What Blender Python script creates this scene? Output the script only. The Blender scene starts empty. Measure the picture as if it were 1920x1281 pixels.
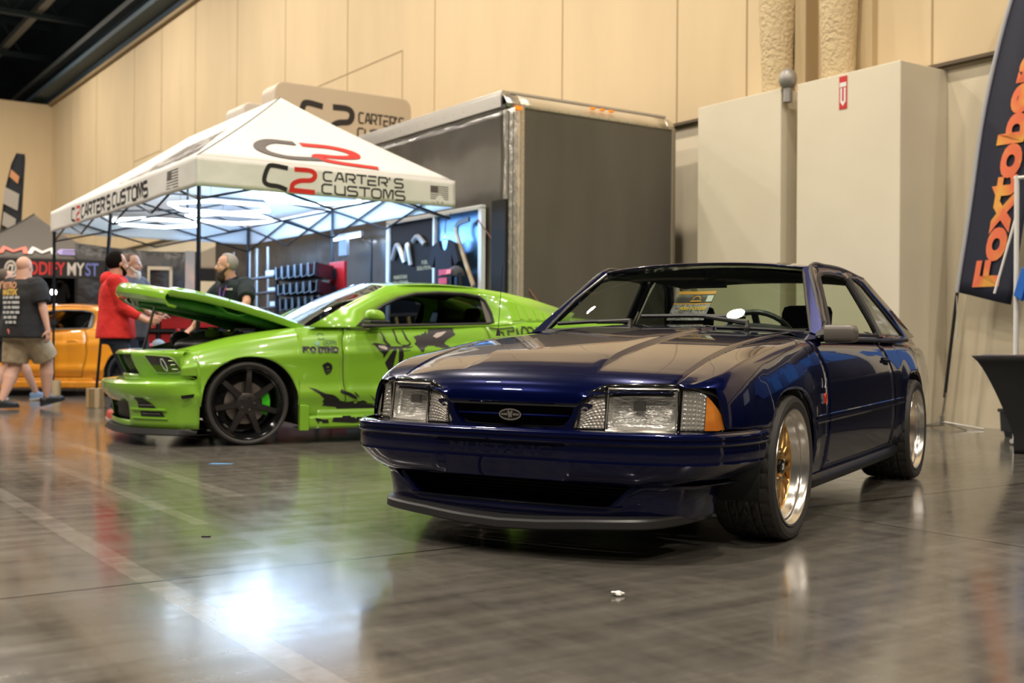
import bpy, math, random
from mathutils import Vector, Matrix
random.seed(7)
R = math.radians
SC = bpy.context.scene
COL = SC.collection

# ------------------------------------------------------------------ camera
FPX, CAMH, ROLL, PITCH = 2130.0, 0.81, R(.4), R(.07)
cam_d = bpy.data.cameras.new('camera')
cam = bpy.data.objects.new('camera', cam_d)
COL.objects.link(cam)
cam_d.sensor_width = 36.0
cam_d.lens = FPX / 1920 * 36
cam_d.clip_start = 0.05
cam_d.clip_end = 300
cam.location = (0, 0, CAMH)
cam.rotation_euler = (Matrix.Rotation(R(90) + PITCH, 3, 'X') @ Matrix.Rotation(ROLL, 3, 'Z')).to_euler()
cam_d.dof.use_dof = True
cam_d.dof.focus_distance = 4.75
cam_d.dof.aperture_fstop = 3.0
SC.camera = cam

# ------------------------------------------------------------------ world and view
wd = bpy.data.worlds.new('hall')
SC.world = wd
wd.use_nodes = True
bg = wd.node_tree.nodes['Background']
bg.inputs[0].default_value = (1.0, .92, .8, 1)
bg.inputs[1].default_value = .075
vs = SC.view_settings
vs.view_transform = 'Standard'
vs.look = 'None'
vs.gamma = 1
vs.use_curve_mapping = False
vs.exposure = -0.16
SC.cycles.max_bounces = 8
SC.cycles.use_denoising = True

# hall axes: N points into the back wall, D runs along it away to the left
HALL = math.atan2(.5664, .8241)
HN = Vector((.8241, .5664)); HD = Vector((-.5664, .8241))
WO = Vector((4.511, 11.425))          # a point at the foot of the back wall
def hall(n, d, z=0):
    p = WO + n * HN + d * HD
    return Vector((p.x, p.y, z))

# ------------------------------------------------------------------ ceiling lamps (the hall's own high-bay lights)
LAMP_Z = 11.6
LAMPS = []
for i, n in enumerate((-4.4, -10.8, -17.5)):
    for j, d in enumerate((-15.5, -7.5, .5, 8.5, 16.5, 24.5, 33)):
        LAMPS.append((n, d + (2.5 if i % 2 else 0)))
def add_area(name, loc, size, power, col, rot=(0, 0, 0), spread=180):
    l = bpy.data.lights.new(name, 'AREA')
    l.shape = 'DISK'; l.size = size; l.energy = power; l.color = col
    l.spread = R(spread)
    o = bpy.data.objects.new(name, l); COL.objects.link(o)
    o.location = loc; o.rotation_euler = rot
    return o
for k, (n, d) in enumerate(LAMPS):
    add_area('high_bay_glow', hall(n, d, LAMP_Z - .02), .55, 600, (1.0, .895, .755))

# ------------------------------------------------------------------ materials
MATS = {}
def M(name, col=(.8, .8, .8), rough=.5, metal=0., coat=0., coat_r=.03, emis=None, es=0., spec=.5, alpha=1, trans=0, ior=1.5, sheen=0):
    if name in MATS: return MATS[name]
    m = bpy.data.materials.new(name); m.use_nodes = True
    b = m.node_tree.nodes['Principled BSDF']
    b.inputs['Base Color'].default_value = (*col, 1)
    b.inputs['Roughness'].default_value = rough
    b.inputs['Metallic'].default_value = metal
    b.inputs['Coat Weight'].default_value = coat
    b.inputs['Coat Roughness'].default_value = coat_r
    b.inputs['Specular IOR Level'].default_value = spec
    b.inputs['IOR'].default_value = ior
    b.inputs['Transmission Weight'].default_value = trans
    b.inputs['Sheen Weight'].default_value = sheen
    if emis:
        b.inputs['Emission Color'].default_value = (*emis, 1)
        b.inputs['Emission Strength'].default_value = es
    MATS[name] = m
    return m
def nodes(m): return m.node_tree.nodes, m.node_tree.links, m.node_tree.nodes['Principled BSDF']
def noise_bump(m, scale=40, strength=.2, dist=.01, detail=3, stretch=None):
    n, l, b = nodes(m)
    t = n.new('ShaderNodeTexNoise'); t.inputs['Scale'].default_value = scale; t.inputs['Detail'].default_value = detail
    tc = n.new('ShaderNodeTexCoord')
    if stretch:
        mp = n.new('ShaderNodeMapping'); mp.inputs['Scale'].default_value = stretch
        l.new(tc.outputs['Object'], mp.inputs[0]); l.new(mp.outputs[0], t.inputs['Vector'])
    else: l.new(tc.outputs['Object'], t.inputs['Vector'])
    u = n.new('ShaderNodeBump'); u.inputs['Strength'].default_value = strength; u.inputs['Distance'].default_value = dist
    l.new(t.outputs[0], u.inputs['Height']); l.new(u.outputs[0], b.inputs['Normal'])
    return m
def noise_col(m, c1, c2, scale=5, detail=4, lo=.35, hi=.65, stretch=None, rough=None):
    n, l, b = nodes(m)
    tc = n.new('ShaderNodeTexCoord'); t = n.new('ShaderNodeTexNoise')
    t.inputs['Scale'].default_value = scale; t.inputs['Detail'].default_value = detail
    if stretch:
        mp = n.new('ShaderNodeMapping'); mp.inputs['Scale'].default_value = stretch
        l.new(tc.outputs['Object'], mp.inputs[0]); l.new(mp.outputs[0], t.inputs['Vector'])
    else: l.new(tc.outputs['Object'], t.inputs['Vector'])
    r = n.new('ShaderNodeValToRGB'); r.color_ramp.elements[0].position = lo; r.color_ramp.elements[1].position = hi
    r.color_ramp.elements[0].color = (*c1, 1); r.color_ramp.elements[1].color = (*c2, 1)
    l.new(t.outputs[0], r.inputs[0]); l.new(r.outputs[0], b.inputs['Base Color'])
    if rough:
        mr = n.new('ShaderNodeMapRange'); mr.inputs['To Min'].default_value = rough[0]; mr.inputs['To Max'].default_value = rough[1]
        l.new(t.outputs[0], mr.inputs[0]); l.new(mr.outputs[0], b.inputs['Roughness'])
    return m
def glass(name, tint=(.8, .85, .82), gloss=.0, refl=1.0):
    if name in MATS: return MATS[name]
    m = bpy.data.materials.new(name); m.use_nodes = True
    n, l = m.node_tree.nodes, m.node_tree.links
    n.clear()
    out = n.new('ShaderNodeOutputMaterial'); mx = n.new('ShaderNodeMixShader')
    tr = n.new('ShaderNodeBsdfTransparent'); tr.inputs[0].default_value = (*tint, 1)
    gl = n.new('ShaderNodeBsdfGlossy'); gl.inputs['Roughness'].default_value = gloss
    # two-sided Schlick reflectance, so a pane reads the same from either side
    lw = n.new('ShaderNodeLayerWeight'); lw.inputs[0].default_value = .5
    pw_ = n.new('ShaderNodeMath'); pw_.operation = 'POWER'; pw_.inputs[1].default_value = 5
    ml = n.new('ShaderNodeMath'); ml.operation = 'MULTIPLY_ADD'; ml.inputs[1].default_value = .92 * refl; ml.inputs[2].default_value = .055 * refl; ml.use_clamp = True
    l.new(lw.outputs['Facing'], pw_.inputs[0]); l.new(pw_.outputs[0], ml.inputs[0]); l.new(ml.outputs[0], mx.inputs[0])
    l.new(tr.outputs[0], mx.inputs[1]); l.new(gl.outputs[0], mx.inputs[2]); l.new(mx.outputs[0], out.inputs[0])
    MATS[name] = m
    return m

# ------------------------------------------------------------------ mesh building
class MB:
    def __init__(s): s.v = []; s.f = []
    def add(s, vs_, fs, T=None):
        o = len(s.v)
        s.v += [tuple(T @ Vector(p)) if T else tuple(p) for p in vs_]
        s.f += [tuple(i + o for i in f) for f in fs]
        return s
    def box(s, lo, hi, T=None):
        x0, y0, z0 = lo; x1, y1, z1 = hi
        vs_ = [(x0,y0,z0),(x1,y0,z0),(x1,y1,z0),(x0,y1,z0),(x0,y0,z1),(x1,y0,z1),(x1,y1,z1),(x0,y1,z1)]
        return s.add(vs_, [(0,3,2,1),(4,5,6,7),(0,1,5,4),(1,2,6,5),(2,3,7,6),(3,0,4,7)], T)
    def grid(s, rows, closed=False, T=None, capends=False):
        n, k = len(rows), len(rows[0]); vs_ = [p for r in rows for p in r]; fs = []
        for i in range(n - 1):
            for j in range(k if closed else k - 1):
                a, b = i * k + j, i * k + (j + 1) % k
                fs.append((a, b, b + k, a + k))
        if capends:
            fs.append(tuple(range(k))[::-1]); fs.append(tuple(range((n - 1) * k, n * k)))
        return s.add(vs_, fs, T)
    def lathe(s, prof, seg=32, T=None, a0=0, a1=2 * math.pi):
        # profile of (axial y, radius); the axis is y
        full = abs(a1 - a0 - 2 * math.pi) < 1e-6
        rows = []
        for i in range(seg if full else seg + 1):
            a = a0 + (a1 - a0) * i / seg
            rows.append([(r * math.cos(a), y, r * math.sin(a)) for y, r in prof])
        if full: rows.append(rows[0])
        return s.grid(rows, T=T)
    def tube(s, pts, r, seg=10, closed=False, T=None, cap=True):
        pts = [Vector(p) for p in pts]; n = len(pts); rows = []
        rr = r if isinstance(r, (list, tuple)) else [r] * n
        up = None
        for i, p in enumerate(pts):
            a = pts[(i - 1) % n] if (i or closed) else p
            b = pts[(i + 1) % n] if (i < n - 1 or closed) else p
            t = (b - a).normalized() if (b - a).length > 1e-9 else Vector((0, 0, 1))
            if up is None:
                up = Vector((0, 0, 1)) if abs(t.z) < .9 else Vector((1, 0, 0))
            x = t.cross(up)
            if x.length < 1e-6: x = t.orthogonal()
            x.normalize(); y = x.cross(t).normalized(); up = y
            rows.append([tuple(p + rr[i] * (math.cos(q) * x + math.sin(q) * y)) for q in [2 * math.pi * j / seg for j in range(seg)]])
        if closed: rows.append(rows[0])
        return s.grid(rows, closed=True, T=T, capends=(cap and not closed))
    def cyl(s, a, b, r, seg=20, r2=None, T=None): return s.tube([a, b], [r, r if r2 is None else r2], seg, T=T)
    def ball(s, c, r, seg=16, rings=10, T=None, rot=None):
        r = (r, r, r) if isinstance(r, (int, float)) else r
        rows = []
        Rm = rot or Matrix.Identity(3)
        for i in range(rings + 1):
            ph = math.pi * (i + .001) / (rings + .002)
            rows.append([tuple(Vector(c) + Rm @ Vector((r[0] * math.sin(ph) * math.cos(t), r[1] * math.sin(ph) * math.sin(t), r[2] * math.cos(ph)))) for t in [2 * math.pi * j / seg for j in range(seg)]])
        return s.grid(rows, closed=True, T=T, capends=True)
    def capsule(s, a, b, r1, r2, seg=14, flat=1, fdir=None):
        s.ball(a, r1, seg, 8); s.ball(b, r2, seg, 8)
        return s.tube([a, b], [r1, r2], seg)
    def prism(s, poly, w0, w1, fn=None, T=None):
        # poly: 2D outline; fn(u, v, w) -> xyz
        fn = fn or (lambda u, v, w: (u, v, w))
        n = len(poly)
        vs_ = [fn(u, v, w0) for u, v in poly] + [fn(u, v, w1) for u, v in poly]
        fs = [tuple(range(n))[::-1], tuple(range(n, 2 * n))] + [(i, (i + 1) % n, n + (i + 1) % n, n + i) for i in range(n)]
        return s.add(vs_, fs, T)
    def ring(s, outer, inner):
        n = len(outer); return s.add(list(outer) + list(inner), [(i, (i + 1) % n, n + (i + 1) % n, n + i) for i in range(n)])
    def mirror_y(s):
        s.add([(x, -y, z) for x, y, z in s.v], [f[::-1] for f in s.f]); return s
    def build(s, name, mat, parent=None, smooth=35, solid=0, bevel=0, sub=0, remesh=0, msmooth=0, kind=None, label=None, cast=None, weld=False):
        me = bpy.data.meshes.new(name)
        me.from_pydata(s.v, [], s.f); me.update()
        o = bpy.data.objects.new(name, me); COL.objects.link(o)
        if mat: me.materials.append(mat)
        if smooth:
            me.shade_smooth(); 
            if smooth < 180: me.set_sharp_from_angle(angle=R(smooth))
        if weld:
            w = o.modifiers.new('weld', 'WELD'); w.merge_threshold = .0002
        if remesh:
            r = o.modifiers.new('remesh', 'REMESH'); r.mode = 'VOXEL'; r.voxel_size = remesh; r.use_smooth_shade = True
        if msmooth:
            q = o.modifiers.new('smooth', 'SMOOTH'); q.factor = .5; q.iterations = msmooth
        if solid:
            d = o.modifiers.new('solid', 'SOLIDIFY'); d.thickness = solid; d.offset = 0
        if bevel:
            v = o.modifiers.new('bevel', 'BEVEL'); v.width = bevel; v.segments = 2; v.limit_method = 'ANGLE'; v.angle_limit = R(40)
        if sub:
            u = o.modifiers.new('sub', 'SUBSURF'); u.levels = sub; u.render_levels = sub
        if parent: o.parent = parent
        if kind: o['kind'] = kind
        if label: o['label'] = label
        return o
def empty(name, loc=(0, 0, 0), rz=0, label=None, cat=None, group=None):
    o = bpy.data.objects.new(name, None); COL.objects.link(o)
    o.location = loc; o.rotation_euler = (0, 0, rz); o.empty_display_size = .1
    return tag(o, label, cat, group)
def tag(o, label=None, cat=None, group=None, kind=None):
    if label: o['label'] = label
    if cat: o['category'] = cat
    if group: o['group'] = group
    if kind: o['kind'] = kind
    return o
def struct(o): o['kind'] = 'structure'; return o
def copy_tree(o, parent=None):
    c = o.copy(); COL.objects.link(c); c.parent = parent
    for ch in list(o.children): copy_tree(ch, c)
    return c

# ------------------------------------------------------------------ curves and letters
def lerp(a, b, t): return a + (b - a) * t
def pw(tab, x):
    # piecewise linear table of (x, value), x rising
    if x <= tab[0][0]: return tab[0][1]
    for (a, va), (b, vb) in zip(tab, tab[1:]):
        if x <= b: return va + (vb - va) * (x - a) / (b - a)
    return tab[-1][1]
def sm(tab, x):
    # smooth (monotone cubic) table
    n = len(tab)
    if x <= tab[0][0]: return tab[0][1]
    if x >= tab[-1][0]: return tab[-1][1]
    for i in range(n - 1):
        if x <= tab[i + 1][0]:
            x0, y0 = tab[i]; x1, y1 = tab[i + 1]; h = x1 - x0; d = (y1 - y0) / h
            def sl(k):
                if k <= 0 or k >= n - 1:
                    a, b = (tab[0], tab[1]) if k <= 0 else (tab[-2], tab[-1])
                    return (b[1] - a[1]) / (b[0] - a[0])
                a = (tab[k][1] - tab[k-1][1]) / (tab[k][0] - tab[k-1][0]); b = (tab[k+1][1] - tab[k][1]) / (tab[k+1][0] - tab[k][0])
                return 0 if a * b <= 0 else 2 * a * b / (a + b)
            m0, m1 = sl(i), sl(i + 1); t = (x - x0) / h
            return (2*t**3-3*t*t+1)*y0 + (t**3-2*t*t+t)*h*m0 + (-2*t**3+3*t*t)*y1 + (t**3-t*t)*h*m1
def cr(pts, n, closed=False):
    # Catmull-Rom resample with n steps per span
    P = [Vector(p) for p in pts]; out = []; k = len(P)
    for i in range(k if closed else k - 1):
        p1, p2 = P[i], P[(i + 1) % k]
        p0 = P[i - 1] if (i or closed) else 2 * p1 - p2
        p3 = P[(i + 2) % k] if (i + 2 < k or closed) else 2 * p2 - p1
        for j in range(n):
            t = j / n
            out.append(.5 * ((2*p1) + (-p0+p2)*t + (2*p0-5*p1+4*p2-p3)*t*t + (-p0+3*p1-3*p2+p3)*t**3))
    if not closed: out.append(P[-1])
    return [tuple(p) for p in out]
def linspace(a, b, n): return [a + (b - a) * i / (n - 1) for i in range(n)]
def resample(pts, step):
    out = [pts[0]]
    for a, b in zip(pts, pts[1:]):
        d = math.dist(a, b); n = max(1, int(math.ceil(d / step)))
        for i in range(1, n + 1): out.append(tuple(x + (y - x) * i / n for x, y in zip(a, b)))
    return out
def ribbon(mb, pts, w, fn, h=.002, closed=False, step=.05, base=0.0):
    """flat stroke of width w along 2-D points, mapped through fn(u, v, height)"""
    pts = [tuple(p) for p in pts]
    if closed: pts = pts + [pts[0]]
    pts = resample(pts, step); n = len(pts); L = []; Rr = []
    for i, p in enumerate(pts):
        a = pts[i - 1] if i else (pts[-2] if closed else p)
        b = pts[i + 1] if i < n - 1 else (pts[1] if closed else p)
        d1 = Vector((p[0]-a[0], p[1]-a[1])); d2 = Vector((b[0]-p[0], b[1]-p[1]))
        if d1.length < 1e-9: d1 = d2
        if d2.length < 1e-9: d2 = d1
        d1.normalize(); d2.normalize(); t = d1 + d2
        if t.length < 1e-6: t = d2
        t.normalize(); nn = Vector((-t.y, t.x)); c = max(.5, nn.dot(Vector((-d2.y, d2.x))))
        L.append((p[0] + nn.x * w/2/c, p[1] + nn.y * w/2/c)); Rr.append((p[0] - nn.x * w/2/c, p[1] - nn.y * w/2/c))
    rows = [[fn(l[0], l[1], base), fn(l[0], l[1], base + h), fn(r[0], r[1], base + h), fn(r[0], r[1], base)] for l, r in zip(L, Rr)]
    mb.grid(rows, closed=True, capends=not closed)
GL = {
 'C': [[(1,1),(.2,1),(0,.8),(0,.2),(.2,0),(.95,0)]],
 'A': [[(0,0),(.38,1),(.68,1),(1,0)],[(.3,.34),(.8,.34)]],
 'R': [[(0,0),(0,1),(.82,1),(1,.85),(1,.55),(.82,.42),(.25,.42)],[(.55,.42),(1,0)]],
 'T': [[(-.1,1),(1.1,1)],[(.5,1),(.5,0)]],
 'E': [[(1,1),(0,1)],[(.9,.5),(0,.5),(0,0),(1,0)]],
 "'": [[(.3,1.1),(.3,.75)]],
 'S': [[(1,1),(.15,1),(0,.88),(0,.64),(.15,.5),(.85,.5),(1,.38),(1,.12),(.85,0),(0,0)]],
 'U': [[(0,1),(0,.2),(.2,0),(1,0),(1,1)]],
 'O': [[(.2,1),(.8,1),(1,.8),(1,.2),(.8,0),(.2,0),(0,.2),(0,.8),(.2,1)]],
 'M': [[(0,0),(0,1),(.22,1),(.5,.15),(.78,1),(1,1),(1,0)]],
 'N': [[(0,0),(0,1),(1,0),(1,1)]], 'D': [[(0,0),(0,1),(.7,1),(1,.7),(1,.3),(.7,0),(0,0)]],
 'P': [[(0,0),(0,1),(1,1),(1,.45),(0,.45)]], 'Y': [[(0,1),(.5,.45),(1,1)],[(.5,.45),(.5,0)]],
 'F': [[(1,1),(0,1),(0,0)],[(0,.5),(.8,.5)]], 'I': [[(.5,0),(.5,1)]], 'G': [[(1,1),(.2,1),(0,.8),(0,.2),(.2,0),(1,0),(1,.5),(.5,.5)]],
 'H': [[(0,0),(0,1)],[(1,0),(1,1)],[(0,.5),(1,.5)]],
 '2': [[(.05,1),(.8,1),(1,.85),(1,.66),(.82,.52),(.2,.46),(0,.3),(0,0),(1,0)]],
}
def strokes(mb, text, x0, y0, cw, ch, w, fn, gap=.25, h=.002, step=.05):
    x = x0
    for c in text:
        if c == ' ': x += cw * .7; continue
        k = .35 if c in "'" else (.4 if c == 'I' else 1)
        for pl in GL[c]: ribbon(mb, [(x + (p[0] * cw if k == 1 else (p[0] - .3) * cw * k), y0 + p[1] * ch) for p in pl], w, fn, h, step=step)
        x += cw * (k + gap)
    return x
def font_mesh(body, size=.1, extr=.001, align='LEFT', shear=0, sx=1, bold=0):
    cu = bpy.data.curves.new('letters', 'FONT'); cu.body = body; cu.size = size; cu.extrude = extr; cu.align_x = align; cu.shear = shear
    cu.offset = bold; cu.resolution_u = 4
    ob = bpy.data.objects.new('letters', cu); COL.objects.link(ob)
    dg = bpy.context.evaluated_depsgraph_get()
    me = bpy.data.meshes.new_from_object(ob.evaluated_get(dg))
    vs_ = [(v.co.x * sx, v.co.y, v.co.z) for v in me.vertices]; fs = [tuple(p.vertices) for p in me.polygons]
    bpy.data.objects.remove(ob); bpy.data.curves.remove(cu); bpy.data.meshes.remove(me)
    return vs_, fs
def put_text(mb, body, size, fn, align='LEFT', shear=0, sx=1, bold=0, extr=.001):
    vs_, fs = font_mesh(body, size, extr, align, shear, sx, bold)
    mb.add([fn(*v) for v in vs_], fs); return mb

# ------------------------------------------------------------------ shared materials
rubber = noise_bump(M('tyre_rubber', (.040, .038, .036), .6), 300, .1, .001)
blackp = M('black_plastic', (.012, .012, .013), .42)
blackg = M('gloss_black', (.006, .006, .007), .12, coat=.5)
blackf = M('matte_black', (.008, .008, .008), .85)
chrome = M('polished_metal', (.78, .76, .73), .12, 1)
alu = noise_bump(M('aluminium', (.62, .60, .56), .32, 1), 30, .1, .003)
steel = M('steel', (.35, .34, .33), .35, 1)
whitep = M('white_paint', (.75, .75, .73), .5)
red = M('red_paint', (.5, .015, .012), .4)
skin = M('skin', (.60, .33, .23), .5)
# ================================================================== THE HALL
hallroot_rot = HALL
def hall_T(n=0, d=0, z=0): return Matrix.Translation(hall(n, d, z)) @ Matrix.Rotation(HALL, 4, 'Z')
HT = hall_T()
# floor ------------------------------------------------------------
fm = M('polished_concrete', (.2, .18, .15), .16)
n_, l_, b_ = nodes(fm)
b_.inputs['IOR'].default_value = 1.52
tc = n_.new('ShaderNodeTexCoord')
def mapping(scale, rot=0):
    mp = n_.new('ShaderNodeMapping'); mp.inputs['Scale'].default_value = scale; mp.inputs['Rotation'].default_value = (0, 0, rot)
    l_.new(tc.outputs['Object'], mp.inputs[0]); return mp
def noise(mp, scale, detail=5, rough=.55):
    t = n_.new('ShaderNodeTexNoise'); t.inputs['Scale'].default_value = scale; t.inputs['Detail'].default_value = detail; t.inputs['Roughness'].default_value = rough
    l_.new(mp.outputs[0], t.inputs['Vector']); return t
def math_(op, a, b=None):
    m = n_.new('ShaderNodeMath'); m.operation = op
    for i, q in enumerate((a, b)):
        if q is None: continue
        if isinstance(q, (int, float)): m.inputs[i].default_value = q
        else: l_.new(q, m.inputs[i])
    return m.outputs[0]
big = noise(mapping((1, 1, 1)), .55, 6, .6)
fine = noise(mapping((1, 1, 1)), 9, 6, .65)
brush = noise(mapping((.35, 5, 1), R(-28)), 2.2, 5, .6)
brush2 = noise(mapping((6, .3, 1), R(-20)), 1.6, 5, .6)
ssum = math_('ADD', math_('MULTIPLY', big.outputs[0], .38), math_('ADD', math_('MULTIPLY', fine.outputs[0], .18), math_('ADD', math_('MULTIPLY', brush.outputs[0], .26), math_('MULTIPLY', brush2.outputs[0], .18))))
ramp = n_.new('ShaderNodeValToRGB')
e = ramp.color_ramp.elements
e[0].position = .36; e[0].color = (.050, .045, .039, 1); e[1].position = .66; e[1].color = (.178, .165, .142, 1)
l_.new(ssum, ramp.inputs[0])
# saw-cut joints in the slab
sep = n_.new('ShaderNodeSeparateXYZ'); l_.new(tc.outputs['Object'], sep.inputs[0])
def joint(axis, period, off, width):
    a = math_('SUBTRACT', sep.outputs[axis], off)
    w = math_('WRAP', a, period / 2)
    n = w.node; n.inputs[2].default_value = -period / 2
    return math_('LESS_THAN', math_('ABSOLUTE', w), width)
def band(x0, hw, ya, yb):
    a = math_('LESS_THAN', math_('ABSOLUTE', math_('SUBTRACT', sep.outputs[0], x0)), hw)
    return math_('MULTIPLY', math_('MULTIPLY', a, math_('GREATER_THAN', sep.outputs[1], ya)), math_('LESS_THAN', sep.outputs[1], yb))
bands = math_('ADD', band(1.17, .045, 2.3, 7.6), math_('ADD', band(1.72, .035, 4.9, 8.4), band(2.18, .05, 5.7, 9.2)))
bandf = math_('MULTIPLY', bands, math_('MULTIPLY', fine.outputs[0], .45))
jj = math_('MAXIMUM', joint(1, 4.67, 3.82, .009), joint(0, 9.34, 4.3, .006))
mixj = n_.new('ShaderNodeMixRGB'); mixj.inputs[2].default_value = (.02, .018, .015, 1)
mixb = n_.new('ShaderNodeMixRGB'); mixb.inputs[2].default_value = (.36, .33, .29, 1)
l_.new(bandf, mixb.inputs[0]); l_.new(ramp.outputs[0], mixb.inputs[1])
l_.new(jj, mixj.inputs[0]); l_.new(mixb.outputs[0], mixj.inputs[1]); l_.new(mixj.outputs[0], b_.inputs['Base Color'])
mr = n_.new('ShaderNodeMapRange'); mr.inputs['From Min'].default_value = .38; mr.inputs['From Max'].default_value = .64
mr.inputs['To Min'].default_value = .095; mr.inputs['To Max'].default_value = .21
l_.new(ssum, mr.inputs[0]); l_.new(mr.outputs[0], b_.inputs['Roughness'])
bp = n_.new('ShaderNodeBump'); bp.inputs['Strength'].default_value = .05; bp.inputs['Distance'].default_value = .01
l_.new(noise(mapping((1, 1, 1)), 3.2, 3).outputs[0], bp.inputs['Height']); l_.new(bp.outputs[0], b_.inputs['Normal'])
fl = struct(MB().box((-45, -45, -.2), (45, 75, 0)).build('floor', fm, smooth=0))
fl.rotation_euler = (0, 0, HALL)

# walls ------------------------------------------------------------
wt = noise_col(M('tan_wall_panel', (.6, .45, .25), .75), (.61, .475, .29), (.67, .525, .325), 1.4, 4, .3, .7, stretch=(1, 1, .25))
wc = noise_col(M('cream_wall_paint', (.68, .60, .44), .6), (.62, .545, .40), (.68, .60, .445), 1.1, 4, .3, .7)
wdk = M('dark_upper_wall', (.04, .065, .09), .8)
seam = M('panel_seam', (.36, .26, .14), .8)
def hbox(name, n0, n1, d0, d1, z0, z1, mat, parent=None, bevel=0, kind='structure', smooth=0):
    o = MB().box((n0, d0, z0), (n1, d1, z1)).build(name, mat, parent, smooth=smooth, bevel=bevel, kind=kind if not parent else None)
    if not parent:
        o.location = hall(0, 0); o.rotation_euler = (0, 0, HALL)
    return o
wall = hbox('wall_back', .06, .4, -14, 39.6, 0, 3.67, wc)
up = hbox('panels', 0, .4, -14, 39.6, 3.69, 9.9, wt, wall)
sm_mb = MB()
for d in (28.6, 25.9, 19.95, 13.88, 10.43, 6.69, 4.19, 2.95, 1.05, .35, -3.2, -6.4, -9.6, 23, 17, 33, 36.5):
    sm_mb.box((-.006, d - .010, 3.70), (0, d + .010, 9.9))
for d, za, zb in ((25.9, 5.3, 9.1), (20.4, 3.7, 5.3), (11.6, 3.7, 6.2)):
    sm_mb.box((-.006, d - .012, za), (0, d + .012, zb))
for d0, d1, z in ((20.4, 25.9, 5.3), (11.6, 15.5, 6.2), (26, 28.6, 6.3)):
    sm_mb.box((-.005, d0, z - .012), (0, d1, z + .012))
sm_mb.build('panel_seams', seam, wall, smooth=0)
lo_mb = MB()
for d in (.29, -1.9, -4.3, -6.7): lo_mb.box((.05, d - .03, 0), (.06, d + .03, 3.67))
lo_mb.build('vertical_joints', M('joint_paint', (.45, .38, .26), .7), wall, smooth=0)  # slightly darker strips along the wall joints
hbox('trim_1', -.03, .06, -14, 39.6, 3.665, 3.70, M('dark_bronze_trim', (.10, .07, .04), .6))
hbox('trim_2', -.12, .1, -14, 39.6, 9.86, 9.98, M('wall_cap', (.30, .22, .12), .7))
hbox('wall_upper', .3, .5, -14, 60, 9.98, 14, wdk)
# the wall steps forward at the far left
hbox('wall_left', -2.2, 0, 39.6, 60, 0, 9.9, wt)
hbox('wall_far', -45, -2.2, 59.6, 60, 0, 13.6, M('grey_tan_far_wall', (.30, .25, .18), .8))
# boxed columns and insulated pipes on the wall ---------------------
boxm = noise_bump(noise_col(M('painted_column_box', (.7, .63, .48), .55), (.66, .59, .455), (.71, .645, .505), .9, 3, .3, .7), 2.5, .12, .02)
b1 = hbox('trim_3', -.70, .06, .21, 1.53, 0, 3.63, boxm, bevel=.008)
b2 = hbox('trim_4', -.70, .06, 1.76, 3.06, 0, 3.63, boxm, bevel=.008)
hbox('trim_5', -.22, .05, 1.84, 2.0, 0, 9.8, M('tan_pilaster', (.50, .38, .22), .7), bevel=.01)
hbox('trim_6', -.10, .05, 1.03, 1.26, 3.7, 9.8, M('tan_pilaster2', (.52, .40, .23), .7), bevel=.01)
pm = noise_bump(M('foam_insulation', (.60, .47, .28), .9), 22, .9, .05, 4)
for k, (d, txt) in enumerate(((2.20, 'lumpy tan foam insulated pipe above the left column box'), (1.33, 'lumpy tan foam insulated pipe above the right column box'))):
    mb = MB(); rows = []
    for i in range(70):
        z = 3.62 + i * .09
        rows.append([(( .20 + .02 * math.sin(z * 3 + t * 2) + random.uniform(-.008, .008)) * math.cos(t), (.20 + .02 * math.sin(z * 3 + t * 2)) * math.sin(t), z) for t in [2 * math.pi * j / 20 for j in range(20)]])
    mb.grid(rows, closed=True, capends=True)
    o = mb.build('insulated_pipe', pm, smooth=180); tag(o, txt, 'pipe', 'insulated pipes on the back wall')
    o.location = hall(-.27, d)
# extinguisher arrow sign on the right column box
fs_ = empty('extinguisher_sign', hall(-.70, .91, 3.43), HALL, 'red and white fire extinguisher arrow sign high on the right column box', 'sign')
T = lambda u, v, w: (-.002 - w, -u, v)    # u to the viewer's right
MB().prism([(-.05, -.17), (.05, -.17), (.05, .17), (-.05, .17)], 0, .004, T).build('backing', M('sign_red', (.55, .02, .015), .4), fs_, smooth=0)
MB().prism([(-.042, .06), (.042, .06), (.042, .105), (-.042, .105)], .004, .006, T).build('title_panel', whitep, fs_, smooth=0)
MB().prism([(-.034, .05), (-.012, .05), (-.012, -.09), (-.034, -.09)], .004, .0055, T).prism([(.034, .05), (.012, .05), (.012, -.09), (.034, -.09)], .004, .0055, T).prism([(-.038, -.09), (.038, -.09), (0, -.14)], .004, .006, T).build('arrow', whitep, fs_, smooth=0)
# gauge / grey coupling between the boxes
o = MB().ball((0, 0, 0), (.10, .10, .12), 16, 10).cyl((0, 0, -.25), (0, 0, 0), .05).build('pipe_coupling', M('grey_metal', (.32, .30, .28), .5, .6))
tag(o, 'small grey round pipe coupling at the top corner of the left column box', 'coupling'); o.location = hall(-.66, 1.70, 3.72)
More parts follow.
